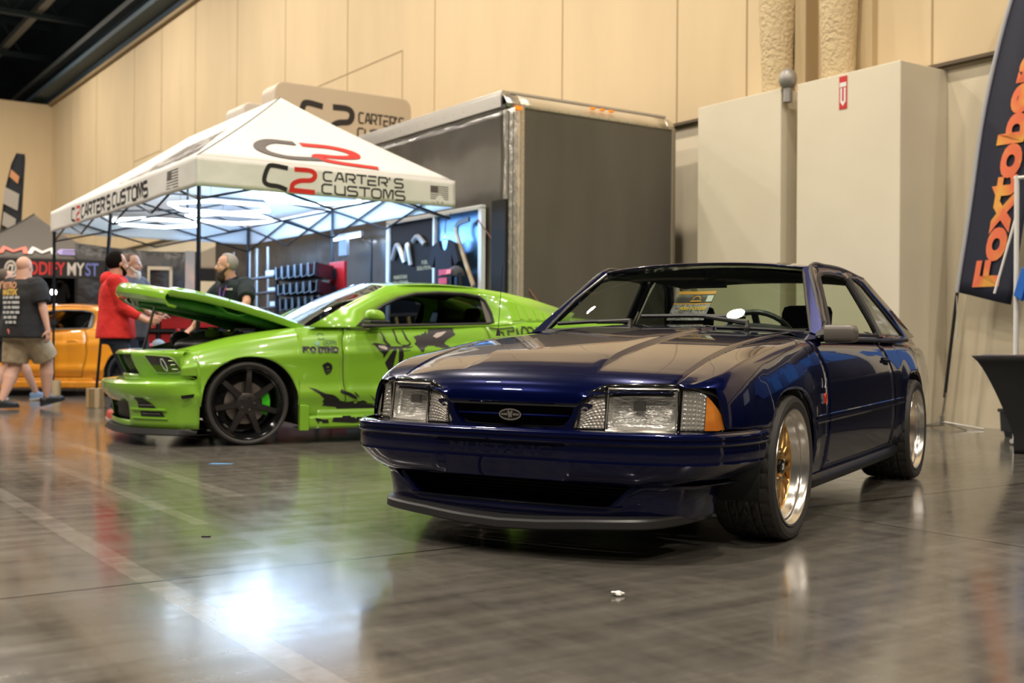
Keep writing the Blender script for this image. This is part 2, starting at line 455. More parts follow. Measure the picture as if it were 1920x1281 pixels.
# ceiling -------------------------------------------------------------
cb = M('dark_ceiling', (.05, .085, .115), .9)
hbox('ceiling', -45, .4, -30, 60, 13.6, 13.8, cb)
gb = M('grey_beam', (.16, .17, .17), .6); db = M('dark_beam', (.05, .08, .105), .7)
hbox('trim_7', -.42, -.2, -14, 60, 10.9, 11.08, gb)
hbox('trim_8', -.62, -.1, -14, 60, 10.15, 10.3, db)
hbox('trim_9', -1.75, -1.5, -14, 60, 11.95, 12.15, M('pale_beam', (.34, .34, .33), .5))
for k in range(9):
    d = 4 + k * 6
    mb = MB()
    for a, z in ((-45, 12.9), (-45, 11.7)): mb.box((-40, d - .12, z), (.1, d + .12, z + .16))
    for q in range(26):
        n0 = -1 - q * 1.5
        mb.cyl((n0, d, 11.8), (n0 - .75, d, 12.95), .05, 8); mb.cyl((n0 - .75, d, 12.95), (n0 - 1.5, d, 11.8), .05, 8)
    o = mb.build('trim_%d' % (10 + k), db, smooth=0, kind='structure'); o.location = hall(0, 0); o.rotation_euler = (0, 0, HALL)
# lamp housings: one per lamp in the ceiling
hm = M('lamp_housing', (.3, .3, .3), .4, .5); lens_m = M('lamp_lens', (.9, .9, .85), .3, emis=(1, .82, .6), es=6)
for k, (n, d) in enumerate(LAMPS):
    r_ = empty('high_bay_lamp', hall(n, d, LAMP_Z), 0, 'round high bay lamp hanging from the dark ceiling', 'lamp', 'high bay lamps under the ceiling')
    MB().tube([(0, 0, .0), (0, 0, .06), (0, 0, .22), (0, 0, .30)], [.33, .32, .14, .10], 24).build('housing', hm, r_)
    MB().cyl((0, 0, .30), (0, 0, 1.95), .012, 8).build('suspension_rod', hm, r_)

# ================================================================== THE TRAILER
TO = Vector((-.06, 12.7, 0))
tr = empty('enclosed_trailer', TO, HALL, 'tall grey enclosed trailer with polished metal corner behind the canopy', 'trailer')
gside = noise_bump(noise_col(M('grey_trailer_skin', (.07, .063, .055), .22, .0, coat=.3, coat_r=.1), (.066, .058, .05), (.085, .077, .066), 1.2, 3), 1.3, .35, .06, 2, stretch=(1, 1.6, 1))
gend = noise_col(M('grey_trailer_end', (.09, .083, .07), .5), (.085, .077, .062), (.115, .104, .086), 2.2, 5, .3, .7, stretch=(1, 1, .22), rough=(.4, .6))
TW, TL, TH = 2.50, 9.3, 3.66
MB().box((.02, .02, .45), (TW - .02, TL, TH - .2)).build('body_core', blackf, tr, smooth=0)
# side skin as a slightly wavy sheet
rows = []
for i in range(90):
    y = .07 + (TL - .07) * i / 89
    rows.append([(.0 + .004 * math.sin(y * 5.1 + z * 2.3) + .003 * math.sin(y * 11 - z * 5), y, z) for z in linspace(.5, TH - .17, 24)])
MB().grid(rows).build('side_skin', gside, tr, smooth=180, solid=.004)
MB().box((.06, -.012, .5), (TW - .05, .02, TH - .20)).build('end_wall', gend, tr, smooth=0)
# top rail, rounded end cap
cap = []
prof = [(0, 0), (.012, .07), (.05, .13), (.12, .175), (.22, .195)]
def cap_row(x):
    # section through the end cap (y back from the end face)
    return [(x, -.015 + a, TH - .20 + b) for a, b in prof]
rows = [[(x, -.02 + a * 1.3, TH - .20 + b) for a, b in prof] for x in linspace(.16, TW - .14, 12)]
lft = []
for k in range(9):
    q = math.pi / 2 * k / 8
    cx, rr = .16, .16
    lft.append([(cx - rr * math.sin(q) * (1 - a * .5) , -.02 + a * 1.3 + (1 - math.cos(q)) * .05, TH - .20 + b - .0 * q) for a, b in prof])
MB().grid(rows).build('end_roof_cap', noise_col(M('cap_metal', (.72, .64, .50), .35, .55), (.66, .58, .45), (.75, .68, .55), 1.5, 4), tr, smooth=180, solid=.004)
MB().grid(lft[::-1] + [rows[0]]).build('corner_cap', alu, tr, smooth=180, solid=.004)
MB().grid([[(x + .0, -.02 + a * 1.3 + (0 if x < TW else .02), TH - .20 + b * (1 if x < TW - .05 else .9)) for a, b in prof] for x in linspace(TW - .14, TW + .01, 5)]).build('corner_cap', alu, tr, smooth=180, solid=.004)
MB().box((.10, .1, TH - .03), (TW - .05, TL, TH - .005)).build('roof', M('roof_skin', (.5, .46, .4), .5, .3), tr, smooth=0)
MB().box((-.02, .12, TH - .19), (.02, TL, TH - .04)).box((-.005, .12, TH - .05), (.12, TL, TH - .0)).build('top_rail', alu, tr, smooth=0, bevel=.006)
# polished corner post with rivets
hammered = noise_bump(M('hammered_corner_metal', (.85, .80, .72), .25, .85), 26, .55, .02, 3, stretch=(1, 1, .35))
post = [[( .155 - .155 * math.cos(q), -.03 + .12 * (1 - math.sin(q)), z) if True else 0 for q in linspace(0, math.pi / 2, 9)] for z in linspace(.5, TH - .2, 60)]
MB().grid(post).build('corner_post', hammered, tr, smooth=180, solid=.004)
MB().box((.15, -.034, .5), (.20, -.012, TH - .2)).build('corner_flange', alu, tr, smooth=0)
mbr = MB()
for k in range(32): mbr.ball((.18, -.036, .55 + k * .095), .006, 6, 4)
for k in range(16): mbr.ball((.25 + k * .148, -.022, TH - .185), .007, 6, 4)
for k in range(40): mbr.ball((-.022, .25 + k * .22, TH - .12), .007, 6, 4)
mbr.build('rivets', steel, tr)
MB().box((TW - .06, -.03, .45), (TW, .0, TH - .18)).build('right_corner_post', M('dull_post', (.30, .26, .2), .5, .5), tr, smooth=0, bevel=.01)
MB().box((-.01, .0, .25), (TW + .01, .06, .5)).box((-.012, 0, .25), (.02, TL, .5)).build('lower_skirt', blackp, tr, smooth=0)
amber = M('amber_lens', (.85, .25, .02), .2, emis=(1, .3, .03), es=.5)
for x in (1.18, 1.32, 1.46):
    o = MB().ball((x, -.03, TH - .09), (.045, .02, .018), 14, 8).build('marker_light', amber, tr)
MB().box((-.035 + .02, .03, TH - .245 + .03), (.02, .115, TH - .17)).build('light_bezel', blackp, tr, smooth=0)
MB().box((.075, -.045, TH - .235), (.165, -.02, TH - .195)).build('side_marker_lamp', amber, tr, smooth=0, bevel=.004)
MB().box((-.03, .0, .5), (.0, .28, 2.42)).build('rear_side_panel', blackf, tr, smooth=0)
for y in (3.2, 4.2):
    MB().lathe([(-.13, .20), (-.13, .36), (-.09, .38), (.09, .38), (.13, .36), (.13, .2)], 28, T=Matrix.Translation((.2, y, .38)) @ Matrix.Rotation(R(90), 4, 'Z')).build('wheel', rubber, tr)
MB().box((.9, .9, 0), (1.1, 1.1, .46)).box((.9, 8.5, 0), (1.1, 8.7, .46)).build('jack_stand', steel, tr, smooth=0)

# sign board on the trailer roof --------------------------------------
def rrect(x0, y0, x1, y1, r, seg=6):
    out = []
    for cx, cy, a in ((x1 - r, y1 - r, 0), (x0 + r, y1 - r, 90), (x0 + r, y0 + r, 180), (x1 - r, y0 + r, 270)):
        for k in range(seg + 1):
            q = R(a + 90 * k / seg); out.append((cx + r * math.cos(q), cy + r * math.sin(q)))
    return out
SY = 6.65
sg = empty('roof_sign', TO + SY * Vector((HD.x, HD.y, 0)) + Vector((0, 0, TH)), HALL, 'beige roof sign reading Carter\'s Customs standing above the canopy and trailer', 'sign')
fsg = lambda u, v, w: (u, -w, v)
MB().prism(rrect(0, -.02, 2.5, 1.33, .17), 0, -.55, fsg).build('sign_box', M('sign_beige', (.48, .40, .30), .45), sg, smooth=30, bevel=.01)
blk = M('black_lettering', (.012, .012, .014), .5); rdl = M('red_lettering', (.62, .02, .015), .5); gry = M('grey_lettering', (.10, .085, .08), .6)
def big_c(mb, x, y, w, h, t, fn, hh=.003):
    ribbon(mb, cr([(x + w, y + h * .94), (x + w * .35, y + h), (x + w * .16, y + h * .86), (x + w * .02, y + h * .32), (x + w * .18, y + h * .12), (x + w * .62, y + h * .08), (x + w * .98, y - h * .04)], 5), t, fn, hh, step=.04)
def big_2(mb, x, y, w, h, t, fn, hh=.003):
    ribbon(mb, cr([(x + w * .1, y + h * .97), (x + w * .78, y + h * .97), (x + w * .98, y + h * .80), (x + w * .84, y + h * .55), (x + w * .35, y + h * .47), (x + w * .06, y + h * .30), (x, y + h * .02)], 5) + [(x + w * .98, y)], t, fn, hh, step=.04)
mb = MB(); big_c(mb, .42, .54, .42, .50, .10, fsg); big_2(mb, .98, .54, .40, .50, .10, fsg)
strokes(mb, "CARTER'S", 1.50, .82, .092, .17, .030, fsg, gap=.28); strokes(mb, "CUSTOMS", 1.48, .56, .105, .17, .030, fsg, gap=.28)
strokes(mb, "PERFORMANCE", 0.62, .26, .10, .15, .026, fsg, gap=.3)
mb.build('lettering', blk, sg, smooth=0)
for y, l in ((7.95, 'near'), (8.75, 'far')):
    pass
ac = empty('roof_air_unit', TO + 8.0 * Vector((HD.x, HD.y, 0)) + Vector((0, 0, TH)), HALL, 'pale rounded roof unit on the trailer left of the beige sign', 'air conditioner')
MB().prism(rrect(0, 0, 1.0, 1.22, .12), 0, -.85, fsg).build('housing', M('pale_unit', (.55, .50, .44), .5), ac, smooth=30, bevel=.02)
MB().box((.02, .3, 0), (.98, .82, .12)).build('base', blackp, ac, smooth=0)
# ================================================================== BLUE COUPE
navy = M('navy_metallic_paint', (.0015, .004, .045), .24, .5, coat=1, coat_r=.012, spec=.05)
nb_, lb_, bb_ = nodes(navy)
bb_.inputs['Coat IOR'].default_value = 1.5
fl_ = nb_.new('ShaderNodeTexNoise'); fl_.inputs['Scale'].default_value = 900
tc2 = nb_.new('ShaderNodeTexCoord'); lb_.new(tc2.outputs['Object'], fl_.inputs['Vector'])
rp_ = nb_.new('ShaderNodeValToRGB'); rp_.color_ramp.elements[0].color = (.0002, .0012, .015, 1); rp_.color_ramp.elements[1].color = (.0006, .0042, .062, 1)
lb_.new(fl_.outputs[0], rp_.inputs[0]); lb_.new(rp_.outputs[0], bb_.inputs['Base Color'])
gold = M('gold_wheel_paint', (.66, .39, .12), .28, .85)
lipm = noise_bump(M('polished_lip', (.82, .79, .74), .24, 1), 60, .05, .002)
nn, ll, bbx = nodes(lipm)
bbx.inputs['Anisotropic'].default_value = .5
darkint = M('dark_interior', (.012, .012, .013), .75)
cloth = M('seat_cloth', (.02, .021, .023), .9)
ws_glass = glass('car_glass', (.76, .84, .76), 0, .8)
side_glass = glass('tinted_side_glass', (.35, .38, .36))
trim = M('satin_trim', (.05, .05, .052), .35)
chromet = M('bright_trim', (.20, .20, .21), .25, 1)

def wheel(parent, loc, side, kind='mesh', R_=.3025, rimR=.245, w=.25, dish=.072, steer=0, name='wheel'):
    """local axis y points out of the car; side=-1 turns it round"""
    e = bpy.data.objects.new(name, None); COL.objects.link(e); e.parent = parent; e.location = loc
    e.rotation_euler = (0, R(random.uniform(0, 50)) if False else 0, (0 if side > 0 else math.pi) + steer)
    e.empty_display_size = .1
    NS = 150 if kind == 'mesh' else 120
    # tyre section from the outer bead across the tread to the inner bead
    sec = [(-.012, rimR - .012), (-.002, rimR + .004), (.004, rimR + .014), (.008, lerp(rimR, R_, .45)), (.004, lerp(rimR, R_, .75)), (-.006, R_ - .008), (-.013, R_ - .0035)]
    ys = []
    nT = 30
    for k in range(nT + 1): ys.append(-.018 - (w - .036) * k / nT)
    groove = [.20, .37, .63, .80]
    for y in ys:
        t = (-.018 - y) / (w - .036)
        g = any(abs(t - q) < .019 for q in groove)
        sec.append((y, R_ - (.009 if g else 0) - .003 * (2 * abs(t - .5)) ** 6))
    sec += [(-w + .013, R_ - .0035), (-w + .006, R_ - .008), (-w - .004, lerp(rimR, R_, .75)), (-w - .008, lerp(rimR, R_, .45)), (-w - .004, rimR + .01), (-w + .012, rimR - .012)]
    rows = []
    for i in range(NS):
        a = 2 * math.pi * i / NS; row = []
        for j, (y, r) in enumerate(sec):
            t = (-.018 - y) / (w - .036); rr = r
            if 0 <= t <= 1:
                if t < .19 or t > .81: cut = (i % 5 == 0)
                elif t < .36 or t > .64: cut = ((i + int(t * 22)) % 5 == 0)
                else: cut = ((i + int(abs(t - .5) * 40)) % 6 == 0)
                if cut: rr = min(rr, R_ - .0075)
            row.append((rr * math.cos(a), y, rr * math.sin(a)))
        rows.append(row)
    rows.append(rows[0])
    MB().grid(rows).build('tyre', rubber, e, smooth=30)
    hub = .07
    if kind == 'mesh':
        MB().lathe([(0, rimR), (.003, rimR - .001), (.004, rimR - .006), (.0, rimR - .011), (-.012, rimR - .014), (-.02, rimR - .020), (-.028, rimR - .022), (-.031, rimR - .030), (-.045, rimR - .033), (-.048, rimR - .037), (-dish + .004, rimR - .040), (-dish, rimR - .046), (-dish - .01, rimR - .05), (-dish - .02, rimR - .055)], 96).build('lip', lipm, e, smooth=50)
        MB().lathe([(-.004, rimR - .0), (-dish - .02, rimR - .052), (-w + .02, rimR - .03), (-w, rimR - .005)], 64).build('barrel', steel, e, smooth=60)
        ri = rimR - .05; yf = -dish + .012
        mb = MB()
        mb.lathe([(yf - .02, ri + .002), (yf - .004, ri), (yf - .001, ri - .007), (yf - .012, ri - .014), (yf - .028, ri - .012)], 80)
        NSP = 15
        for k in range(NSP):
            a = 2 * math.pi * k / NSP
            def P(r, da, y): return (r * math.cos(a + da), y, r * math.sin(a + da))
            # each arm leaves the hub and forks to the rim
            for s in (-1, 1):
                pts = [P(hub + .004, 0, yf + .004), P(.105, s * .012, yf + .006), P(.145, s * .07, yf + .003), P(ri - .006, s * .155, yf - .006)]
                pts = cr(pts, 5); rw = []
                for q, p in enumerate(pts):
                    t = q / (len(pts) - 1); wd_ = lerp(.0082, .0070, t); th = .010
                    rad = Vector((p[0], 0, p[2])).normalized(); tg = Vector((-rad.z, 0, rad.x))
                    c = Vector(p)
                    rw.append([tuple(c + tg * wd_ * .6), tuple(c + tg * wd_ - Vector((0, .004, 0))), tuple(c + tg * wd_ - Vector((0, th + .006, 0))), tuple(c - tg * wd_ - Vector((0, th + .006, 0))), tuple(c - tg * wd_ - Vector((0, .004, 0))), tuple(c - tg * wd_ * .6)])
                mb.grid(rw, closed=True, capends=True)
        mb.lathe([(yf - .03, .001), (yf - .03, .088), (yf - .006, .086), (yf + .004, .078), (yf + .006, .045), (yf - .004, .038), (yf - .004, .001)], 48)
        mb.build('mesh_spokes', gold, e, smooth=40)
        MB().lathe([(yf - .005, .001), (yf + .016, .001), (yf + .018, .022), (yf + .016, .030), (yf - .005, .032)][1:], 32).build('centre_cap', blackg, e)
        cap = MB(); put_text(cap, 'R', .036, lambda u, v, ww: (-(u), yf + .0185 + ww, v - .013), 'CENTER', sx=-1); cap.build('cap_mark', whitep, e, smooth=0)
        lg = MB()
        for k in range(5):
            a = 2 * math.pi * k / 5 + .3
            MB().cyl((.059 * math.cos(a), yf - .01, .059 * math.sin(a)), (.059 * math.cos(a), yf + .012, .059 * math.sin(a)), .008, 6).build('lug_nut', steel, e, smooth=20)
        MB().lathe([(yf - .055, .10), (yf - .055, .145), (yf - .075, .145), (yf - .075, .10)], 48).build('brake_disc', steel, e)
        MB().cyl(((rimR - .05) * math.cos(-.75), -dish + .02, (rimR - .05) * math.sin(-.75)), ((rimR - .085) * math.cos(-.75), -dish + .045, (rimR - .085) * math.sin(-.75)), .005, 8).build('valve_stem', blackp, e)
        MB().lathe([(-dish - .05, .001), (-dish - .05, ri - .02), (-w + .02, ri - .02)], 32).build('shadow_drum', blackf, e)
    else:
        MB().lathe([(0, rimR), (.003, rimR - .001), (.003, rimR - .008), (-.004, rimR - .014), (-.018, rimR - .018), (-.022, rimR - .026), (-.035, rimR - .034), (-.045, rimR - .040), (-w + .02, rimR - .05), (-w + .01, rimR - .002)], 72).build('rim', blackg, e, smooth=50)
        ys_ = -.035; mb = MB()
        for k in range(7):
            a = R(90) + 2 * math.pi * k / 7 + R(4)
            rad = Vector((math.cos(a), 0, math.sin(a))); tg = Vector((-rad.z, 0, rad.x)); rw = []
            for t in linspace(0, 1, 6):
                r = lerp(.045, rimR - .036, t); hw = lerp(.030, .0215, t) if t > .12 else .034; y = ys_ + .014 - .012 * (t - .5) ** 2 * 4
                c = rad * r
                rw.append([tuple(c + tg * hw * .8 + Vector((0, y, 0))), tuple(c + tg * hw + Vector((0, y - .008, 0))), tuple(c + tg * hw + Vector((0, y - .035, 0))), tuple(c - tg * hw + Vector((0, y - .035, 0))), tuple(c - tg * hw + Vector((0, y - .008, 0))), tuple(c - tg * hw * .8 + Vector((0, y, 0)))])
            mb.grid(rw, closed=True, capends=True)
        mb.lathe([(ys_ - .03, .001), (ys_ - .03, .085), (ys_ + .006, .082), (ys_ + .012, .07), (ys_ + .012, .001)], 40)
        mb.build('spokes', M('dark_graphite_spokes', (.06, .055, .052), .34, .7), e, smooth=35)
        for k in range(5):
            a = R(90 + 18) + 2 * math.pi * k / 5
            MB().cyl((.053 * math.cos(a), ys_, .053 * math.sin(a)), (.053 * math.cos(a), ys_ + .022, .053 * math.sin(a)), .010, 10).build('lug_nut', chrome, e)
        MB().lathe([(-.085, .075), (-.085, .165), (-.105, .165), (-.105, .075)], 48).build('brake_disc', noise_col(M('brake_disc_metal', (.25, .2, .17), .35, .9), (.24, .19, .16), (.5, .46, .43), 9), e)
        cal = MB()
        sd = 1
        cal.lathe([(-.062, .125), (-.062, .188), (-.12, .188), (-.12, .125)], 20, a0=R(150), a1=R(212))
        cal.build('brake_caliper', M('bright_green_caliper', (.06, .62, .02), .3, coat=.5), e)
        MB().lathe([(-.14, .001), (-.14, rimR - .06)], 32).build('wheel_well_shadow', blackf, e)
    return e

BC = Vector((.424, 5.149, 0)); BYAW = R(30.026)
blue = empty('blue_coupe', BC, math.atan2(-math.cos(BYAW), -math.sin(BYAW)), 'dark blue two-door coupe with gold mesh wheels parked in the foreground', 'car')

def Wx(x):   # half width in plan
    return sm([(-3.62, .66), (-3.55, .75), (-3.4, .80), (-3.0, .838), (-2.6, .866), (-2.2, .868), (-1.2, .872), (-.3, .868), (.35, .866), (.50, .855), (.60, .832), (.66, .802), (.72, .745), (.76, .66)], x)
def prof(z, x=0):  # offset of the side skin inward with height
    return sm([(.14, -.07), (.21, -.040), (.30, -.014), (.42, 0), (.52, 0), (.60, -.004), (.68, -.012), (.75, -.026), (.80, -.048), (.835, -.085)], z)
def flare(x, z):
    f = 0
    for cx, cz, r in ((.035, .30, .345), (-2.565, .31, .345)):
        d = (abs((x - cx) / r) ** 2.6 + abs(max(z - cz, 0) / .335) ** 2.6) ** (1 / 2.6)
        if z > .28 and .9 < d < 1.35: f = max(f, .011 * (1 - abs(d - 1.0) / .35) if d >= 1 else .011)
    return f
def Ys(x, z): return Wx(x) + prof(z + shz(x), x) + flare(x, z)
def shz(x): return .83 - sm([(-3.6, .80), (-2.6, .825), (-1.2, .83), (-.45, .83), (-.07, .80), (.2, .765), (.42, .735), (.6, .685), (.70, .655)], x) if x > -9 else 0
def ztop(x): return sm([(-3.6, .80), (-2.6, .825), (-1.2, .83), (-.45, .83), (-.07, .80), (.2, .768), (.42, .738), (.6, .69), (.70, .66)], x)
# re-map the profile so the shoulder follows ztop(x)
def Yside(x, z):
    zt = ztop(x)
    zz = z if z < .5 else .5 + (z - .5) * (.33 / max(.05, zt - .5))
    return Wx(x) + prof(zz) + flare(x, z)
def arch(cx, cz, a, b, n=22, e=2.6):
    out = []
    for i in range(n + 1):
        q = math.pi * i / n
        c, s_ = math.cos(q), math.sin(q)
        out.append((cx + a * math.copysign(abs(c) ** (2 / e), c), cz + b * abs(s_) ** (2 / e)))
    return out   # front to rear
def side_panel(name, cols, sgn, nz=14, mat=navy, Yf=None, solid=.003, extra=None):
    """cols: list of (x_low, z_low, x_high, z_high)"""
    Yf = Yf or Yside
    rows = []
    for xl, zl, xh, zh in cols:
        r = []
        for j in range(nz + 1):
            t = j / nz; x = lerp(xl, xh, t); z = lerp(zl, zh, t)
            r.append((x, sgn * Yf(x, z), z))
        if extra: r += [(x, sgn * y, z) for x, y, z in extra(xh, zh)]
        rows.append(r)
    return MB().grid(rows).build(name, mat, blue, smooth=50, solid=solid)
FA = arch(.035, .30, .345, .335); RA = arch(-2.565, .31, .35, .345)
def seam_f(z): return pw([(.2, -.50), (.495, -.52), (.67, -.525), (.76, -.475), (.84, -.417)], z)
def seam_r(z): return pw([(.2, -1.96), (.47, -1.975), (.64, -1.965), (.76, -1.845), (.83, -1.80)], z)
hood_y = lambda x: pw([(-.6, .665), (.2, .645), (.70, .615), (.76, .60)], x)
def hood_z(x, y):
    zc = sm([(-.64, .890), (-.4, .876), (-.07, .846), (.2, .812), (.42, .778), (.6, .738), (.72, .704), (.80, .668), (.835, .630), (.855, .580)], x)
    return zc
def shift(y): return .225 * (abs(y) / .8) ** 3
def hood_pt(t, y):
    # t: 0 front edge, 1 cowl; control in x,z for the centre line then shifted back towards the sides
    tab = [(.856, .582), (.850, .605), (.838, .632), (.815, .660), (.77, .688), (.70, .713), (.60, .738), (.42, .776), (.20, .812), (-.07, .846), (-.35, .872), (-.62, .889)]
    s = t * (len(tab) - 1); i = min(int(s), len(tab) - 2); f = s - i
    p1, p2 = tab[i], tab[i + 1]; p0 = tab[i - 1] if i else p1; p3 = tab[i + 2] if i + 2 < len(tab) else p2
    x, z = [.5 * (2 * p1[c] + (p2[c] - p0[c]) * f + (2 * p0[c] - 5 * p1[c] + 4 * p2[c] - p3[c]) * f * f + (3 * p1[c] - p0[c] - 3 * p2[c] + p3[c]) * f ** 3) for c in (0, 1)]
    dec = max(0, min(1, (x + .1) / .85)) ** 2
    x -= shift(y) * dec
    # front edge rises over the lamps
    ay = abs(y); rise = pw([(0, 0), (.285, 0), (.33, .032), (.39, .044), (.62, .050)], ay)
    k = max(0, 1 - t * 5.2)
    z = z + rise * k * 1.0
    z -= (.024 * (ay / .65) ** 2) * min(1, t * 2)
    # raised centre
    b = 1 if ay < .288 else max(0, 1 - (ay - .288) / .016)
    z += .017 * b * max(0, min(1, (.74 - (x + shift(y) * dec)) / .22))
    return x, y, z
ylist = sorted(set([round(q, 4) for q in linspace(-.62, .62, 37)] + [.285, .29, .296, .304, .31, -.285, -.29, -.296, -.304, -.31]))
rows = []
for y in ylist:
    r = []
    for i in range(67):
        t = i / 66
        yy = y * (hood_y(lerp(.76, -.6, t)) - .004) / .62
        r.append(hood_pt(t, yy))
    rows.append(r)
MB().grid(rows).build('hood', navy, blue, smooth=28, solid=.004)
MB().grid([[(x, y, z - .012) for x, y, z in r[::6]] for r in rows[::4]]).build('hood_underside', blackf, blue)

def fender_extra(xh, zh):
    # from shoulder over the top to the hood seam
    hz = hood_pt(max(0, min(1, fend_t(xh))), hood_y(xh))[2]
    yS = Yside(xh, zh); y2 = hood_y(xh) + .004
    return [(xh, lerp(yS, y2, t), lerp(zh, hz, 1 - (1 - t) ** 2.2)) for t in (.10, .22, .36, .5, .68, .85, 1)]
_ft = [(hood_pt(i / 60, .63)[0], i / 60) for i in range(61)][::-1]
def fend_t(x): return pw(_ft, x)
for sgn in (1, -1):
    cols = []
    for x in linspace(.735, .662, 7): cols.append((x, .648, x, max(.652, ztop(x))))
    for x in (.6618,): cols.append((x, .492, x, ztop(x)))
    for x in linspace(.655, .385, 12): cols.append((x, .492, x, ztop(x)))
    for x, z in FA:
        if z >= .492 or x < .035: cols.append((x, z, x, ztop(x)))
    cols.append((FA[-1][0] - .0005, .215, FA[-1][0] - .0005, ztop(FA[-1][0])))
    cols = [(a, b, c, d, 0) for a, b, c, d in cols]
    for t in linspace(0, 1, 8)[1:]: cols.append((0, .215, 0, .83, t))
    rws = []
    for xl, zl, xh, zh, tt in cols:
        r = []
        for j in range(21):
            z = lerp(zl, zh, j / 20)
            x = lerp(FA[-1][0], seam_f(z) + .0025, tt) if tt else lerp(xl, xh, j / 20)
            r.append((x, sgn * Yside(x, z), z))
        r += [(x, sgn * y, z) for x, y, z in fender_extra(r[-1][0], zh)]
        rws.append(r)
    MB().grid(rws).build('fender', navy, blue, smooth=50, solid=.003)
    # arch lips
    mb = MB().tube([(x, sgn * (Yside(x, z) - .008), z) for x, z in FA if x < 0 or z > .485], .010, 8, cap=True)
    mb.build('arch_lip', navy, blue)
    mb = MB().tube([(x, sgn * (Yside(x, z) - .008), z) for x, z in RA], .010, 8, cap=True)
    mb.build('arch_lip', navy, blue)
    # inner wheel housings
    for A in (FA, RA):
        MB().grid([[(x, sgn * y, z) for x, z in [(A[0][0], .2)] + A + [(A[-1][0], .2)]] for y in (.40, .60, .84)]).build('wheel_housing', blackf, blue, solid=.003)
    # door
    belt = lambda x: .832
    cols = [(lerp(seam_f(.24) - .003, seam_r(.24) + .003, t), .245, lerp(seam_f(.83) - .003, seam_r(.83) + .003, t), belt(0)) for t in linspace(0, 1, 20)]
    nz = 22; rws = []
    for t in linspace(0, 1, 24):
        r = []
        for j in range(nz + 1):
            z = lerp(.248, .832, j / nz); x = lerp(seam_f(z) - .003, seam_r(z) + .003, t)
            r.append((x, sgn * Yside(x, z), z))
        rws.append(r)
    door = MB().grid(rws).build('door', navy, blue, smooth=50, solid=.003)
    # handle
    hx, hz = -1.80, .715
    hy = Yside(hx, hz)
    MB().box((hx - .065, hy * sgn - .004, hz - .03), (hx + .065, hy * sgn + .004, hz + .03)).build('handle_recess', blackg, door, smooth=0, bevel=.008)
    MB().box((hx - .055, hy * sgn - .004 * sgn + (.0 if sgn > 0 else -.018), hz + .0), (hx + .055, hy * sgn + (.018 if sgn > 0 else 0), hz + .02)).build('door_handle', blackg, door, smooth=0, bevel=.006)
    MB().cyl((hx, hy * sgn, hz - .045), (hx, (hy + .006) * sgn, hz - .045), .012, 16).build('key_lock', chrome, door)
    # rocker under the door
    rk = []
    for x in linspace(-.312, -2.21, 12):
        rk.append([(x, sgn * (Wx(x) + prof(z)), z) for z in (.243, .215)] + [(x, sgn * (Wx(x) - .06), .200), (x, sgn * .55, .205)])
    MB().grid(rk).build('rocker_panel', navy, blue, smooth=50, solid=.003)
    MB().grid([[(x, sgn * (Wx(x) - .035), .235), (x, sgn * (Wx(x) - .02), .20), (x, sgn * (Wx(x) - .05), .165), (x, sgn * .6, .165)] for x in linspace(-.30, -2.2, 8)]).build('side_skirt', blackp, blue, solid=.003)
    # quarter panel
    cols = []
    rws = []
    xs0 = lambda z: seam_r(z) - .003
    q0 = RA[0][0]
    for t in linspace(0, 1, 7):
        r = []
        for j in range(17):
            z = lerp(.245, ztop(-2), j / 16); x = lerp(xs0(z), q0 + .002, t); r.append((x, z))
        rws.append(r)
    for x, z in RA[1:-1]:
        rws.append([(x, lerp(z, ztop(x), j / 16)) for j in range(17)])
    for x in linspace(RA[-1][0], -3.36, 8): rws.append([(x, lerp(.22 if x < RA[-1][0] - .001 else .31, ztop(x), j / 16)) for j in range(17)])
    for x in (-3.42, -3.5, -3.56, -3.60): rws.append([(x, lerp(.56, ztop(x), j / 16)) for j in range(17)])
    MB().grid([[(x, sgn * Yside(x, z), z) for x, z in r] for r in rws]).build('quarter_panel', navy, blue, smooth=50, solid=.003)
    # quarter top: from shoulder to the greenhouse base and deck
    MB().grid([[(x, sgn * lerp(Yside(x, ztop(x)), .735 if x > -2.75 else .66, t), ztop(x) + .055 * (1 - (1 - t) ** 2)) for t in (0, .15, .35, .6, .85, 1)] for x in linspace(-1.80, -3.6, 20)]).build('quarter_shoulder', navy, blue, smooth=50, solid=.003)
    # body-side mouldings with a groove
    def mould(name, xa, xb, parent, mat=navy, n=16):
        rws = []
        for x in linspace(xa, xb, n):
            zt_ = lerp(.500, .513, (x + .3) / -1.95) if x < -.3 else .500; zb_ = zt_ - .041
            y = Wx(x) + .002
            rws.append([(x, sgn * (y - .004), zb_), (x, sgn * (y + .010), zb_ + .003), (x, sgn * (y + .012), zb_ + .012), (x, sgn * (y + .006), zb_ + .015), (x, sgn * (y + .006), zb_ + .019), (x, sgn * (y + .012), zb_ + .022), (x, sgn * (y + .010), zt_ - .004), (x, sgn * (y - .004), zt_)])
        return MB().grid(rws, closed=True, capends=True).build(name, mat, parent, smooth=30)
    mould('side_moulding', -.312, -.515, blue); mould('side_moulding', -.53, -1.968, blue); mould('side_moulding', -1.985, -2.205, blue)
    # 5.0 badge on the fender
    if sgn > 0:
        fnb = lambda u, v, w_: (-.42 - u, Yside(-.42, .56) + .002 + w_, .548 + v)
        put_text(MB(), '5', .062, fnb, bold=.002, extr=.003).build('badge_digit', M('badge_grey', (.38, .38, .40), .3, .6), blue, smooth=0)
        put_text(MB(), '.0', .062, lambda u, v, w_: fnb(u + .036, v, w_), bold=.002, extr=.003).build('badge_digit', M('badge_red', (.75, .04, .02), .35), blue, smooth=0)
        MB().prism([(.045, .07), (.07, .075), (.075, .10), (.066, .115), (.06, .09)], 0, .003, fnb).build('badge_emblem', M('badge_grey'), blue, smooth=0)

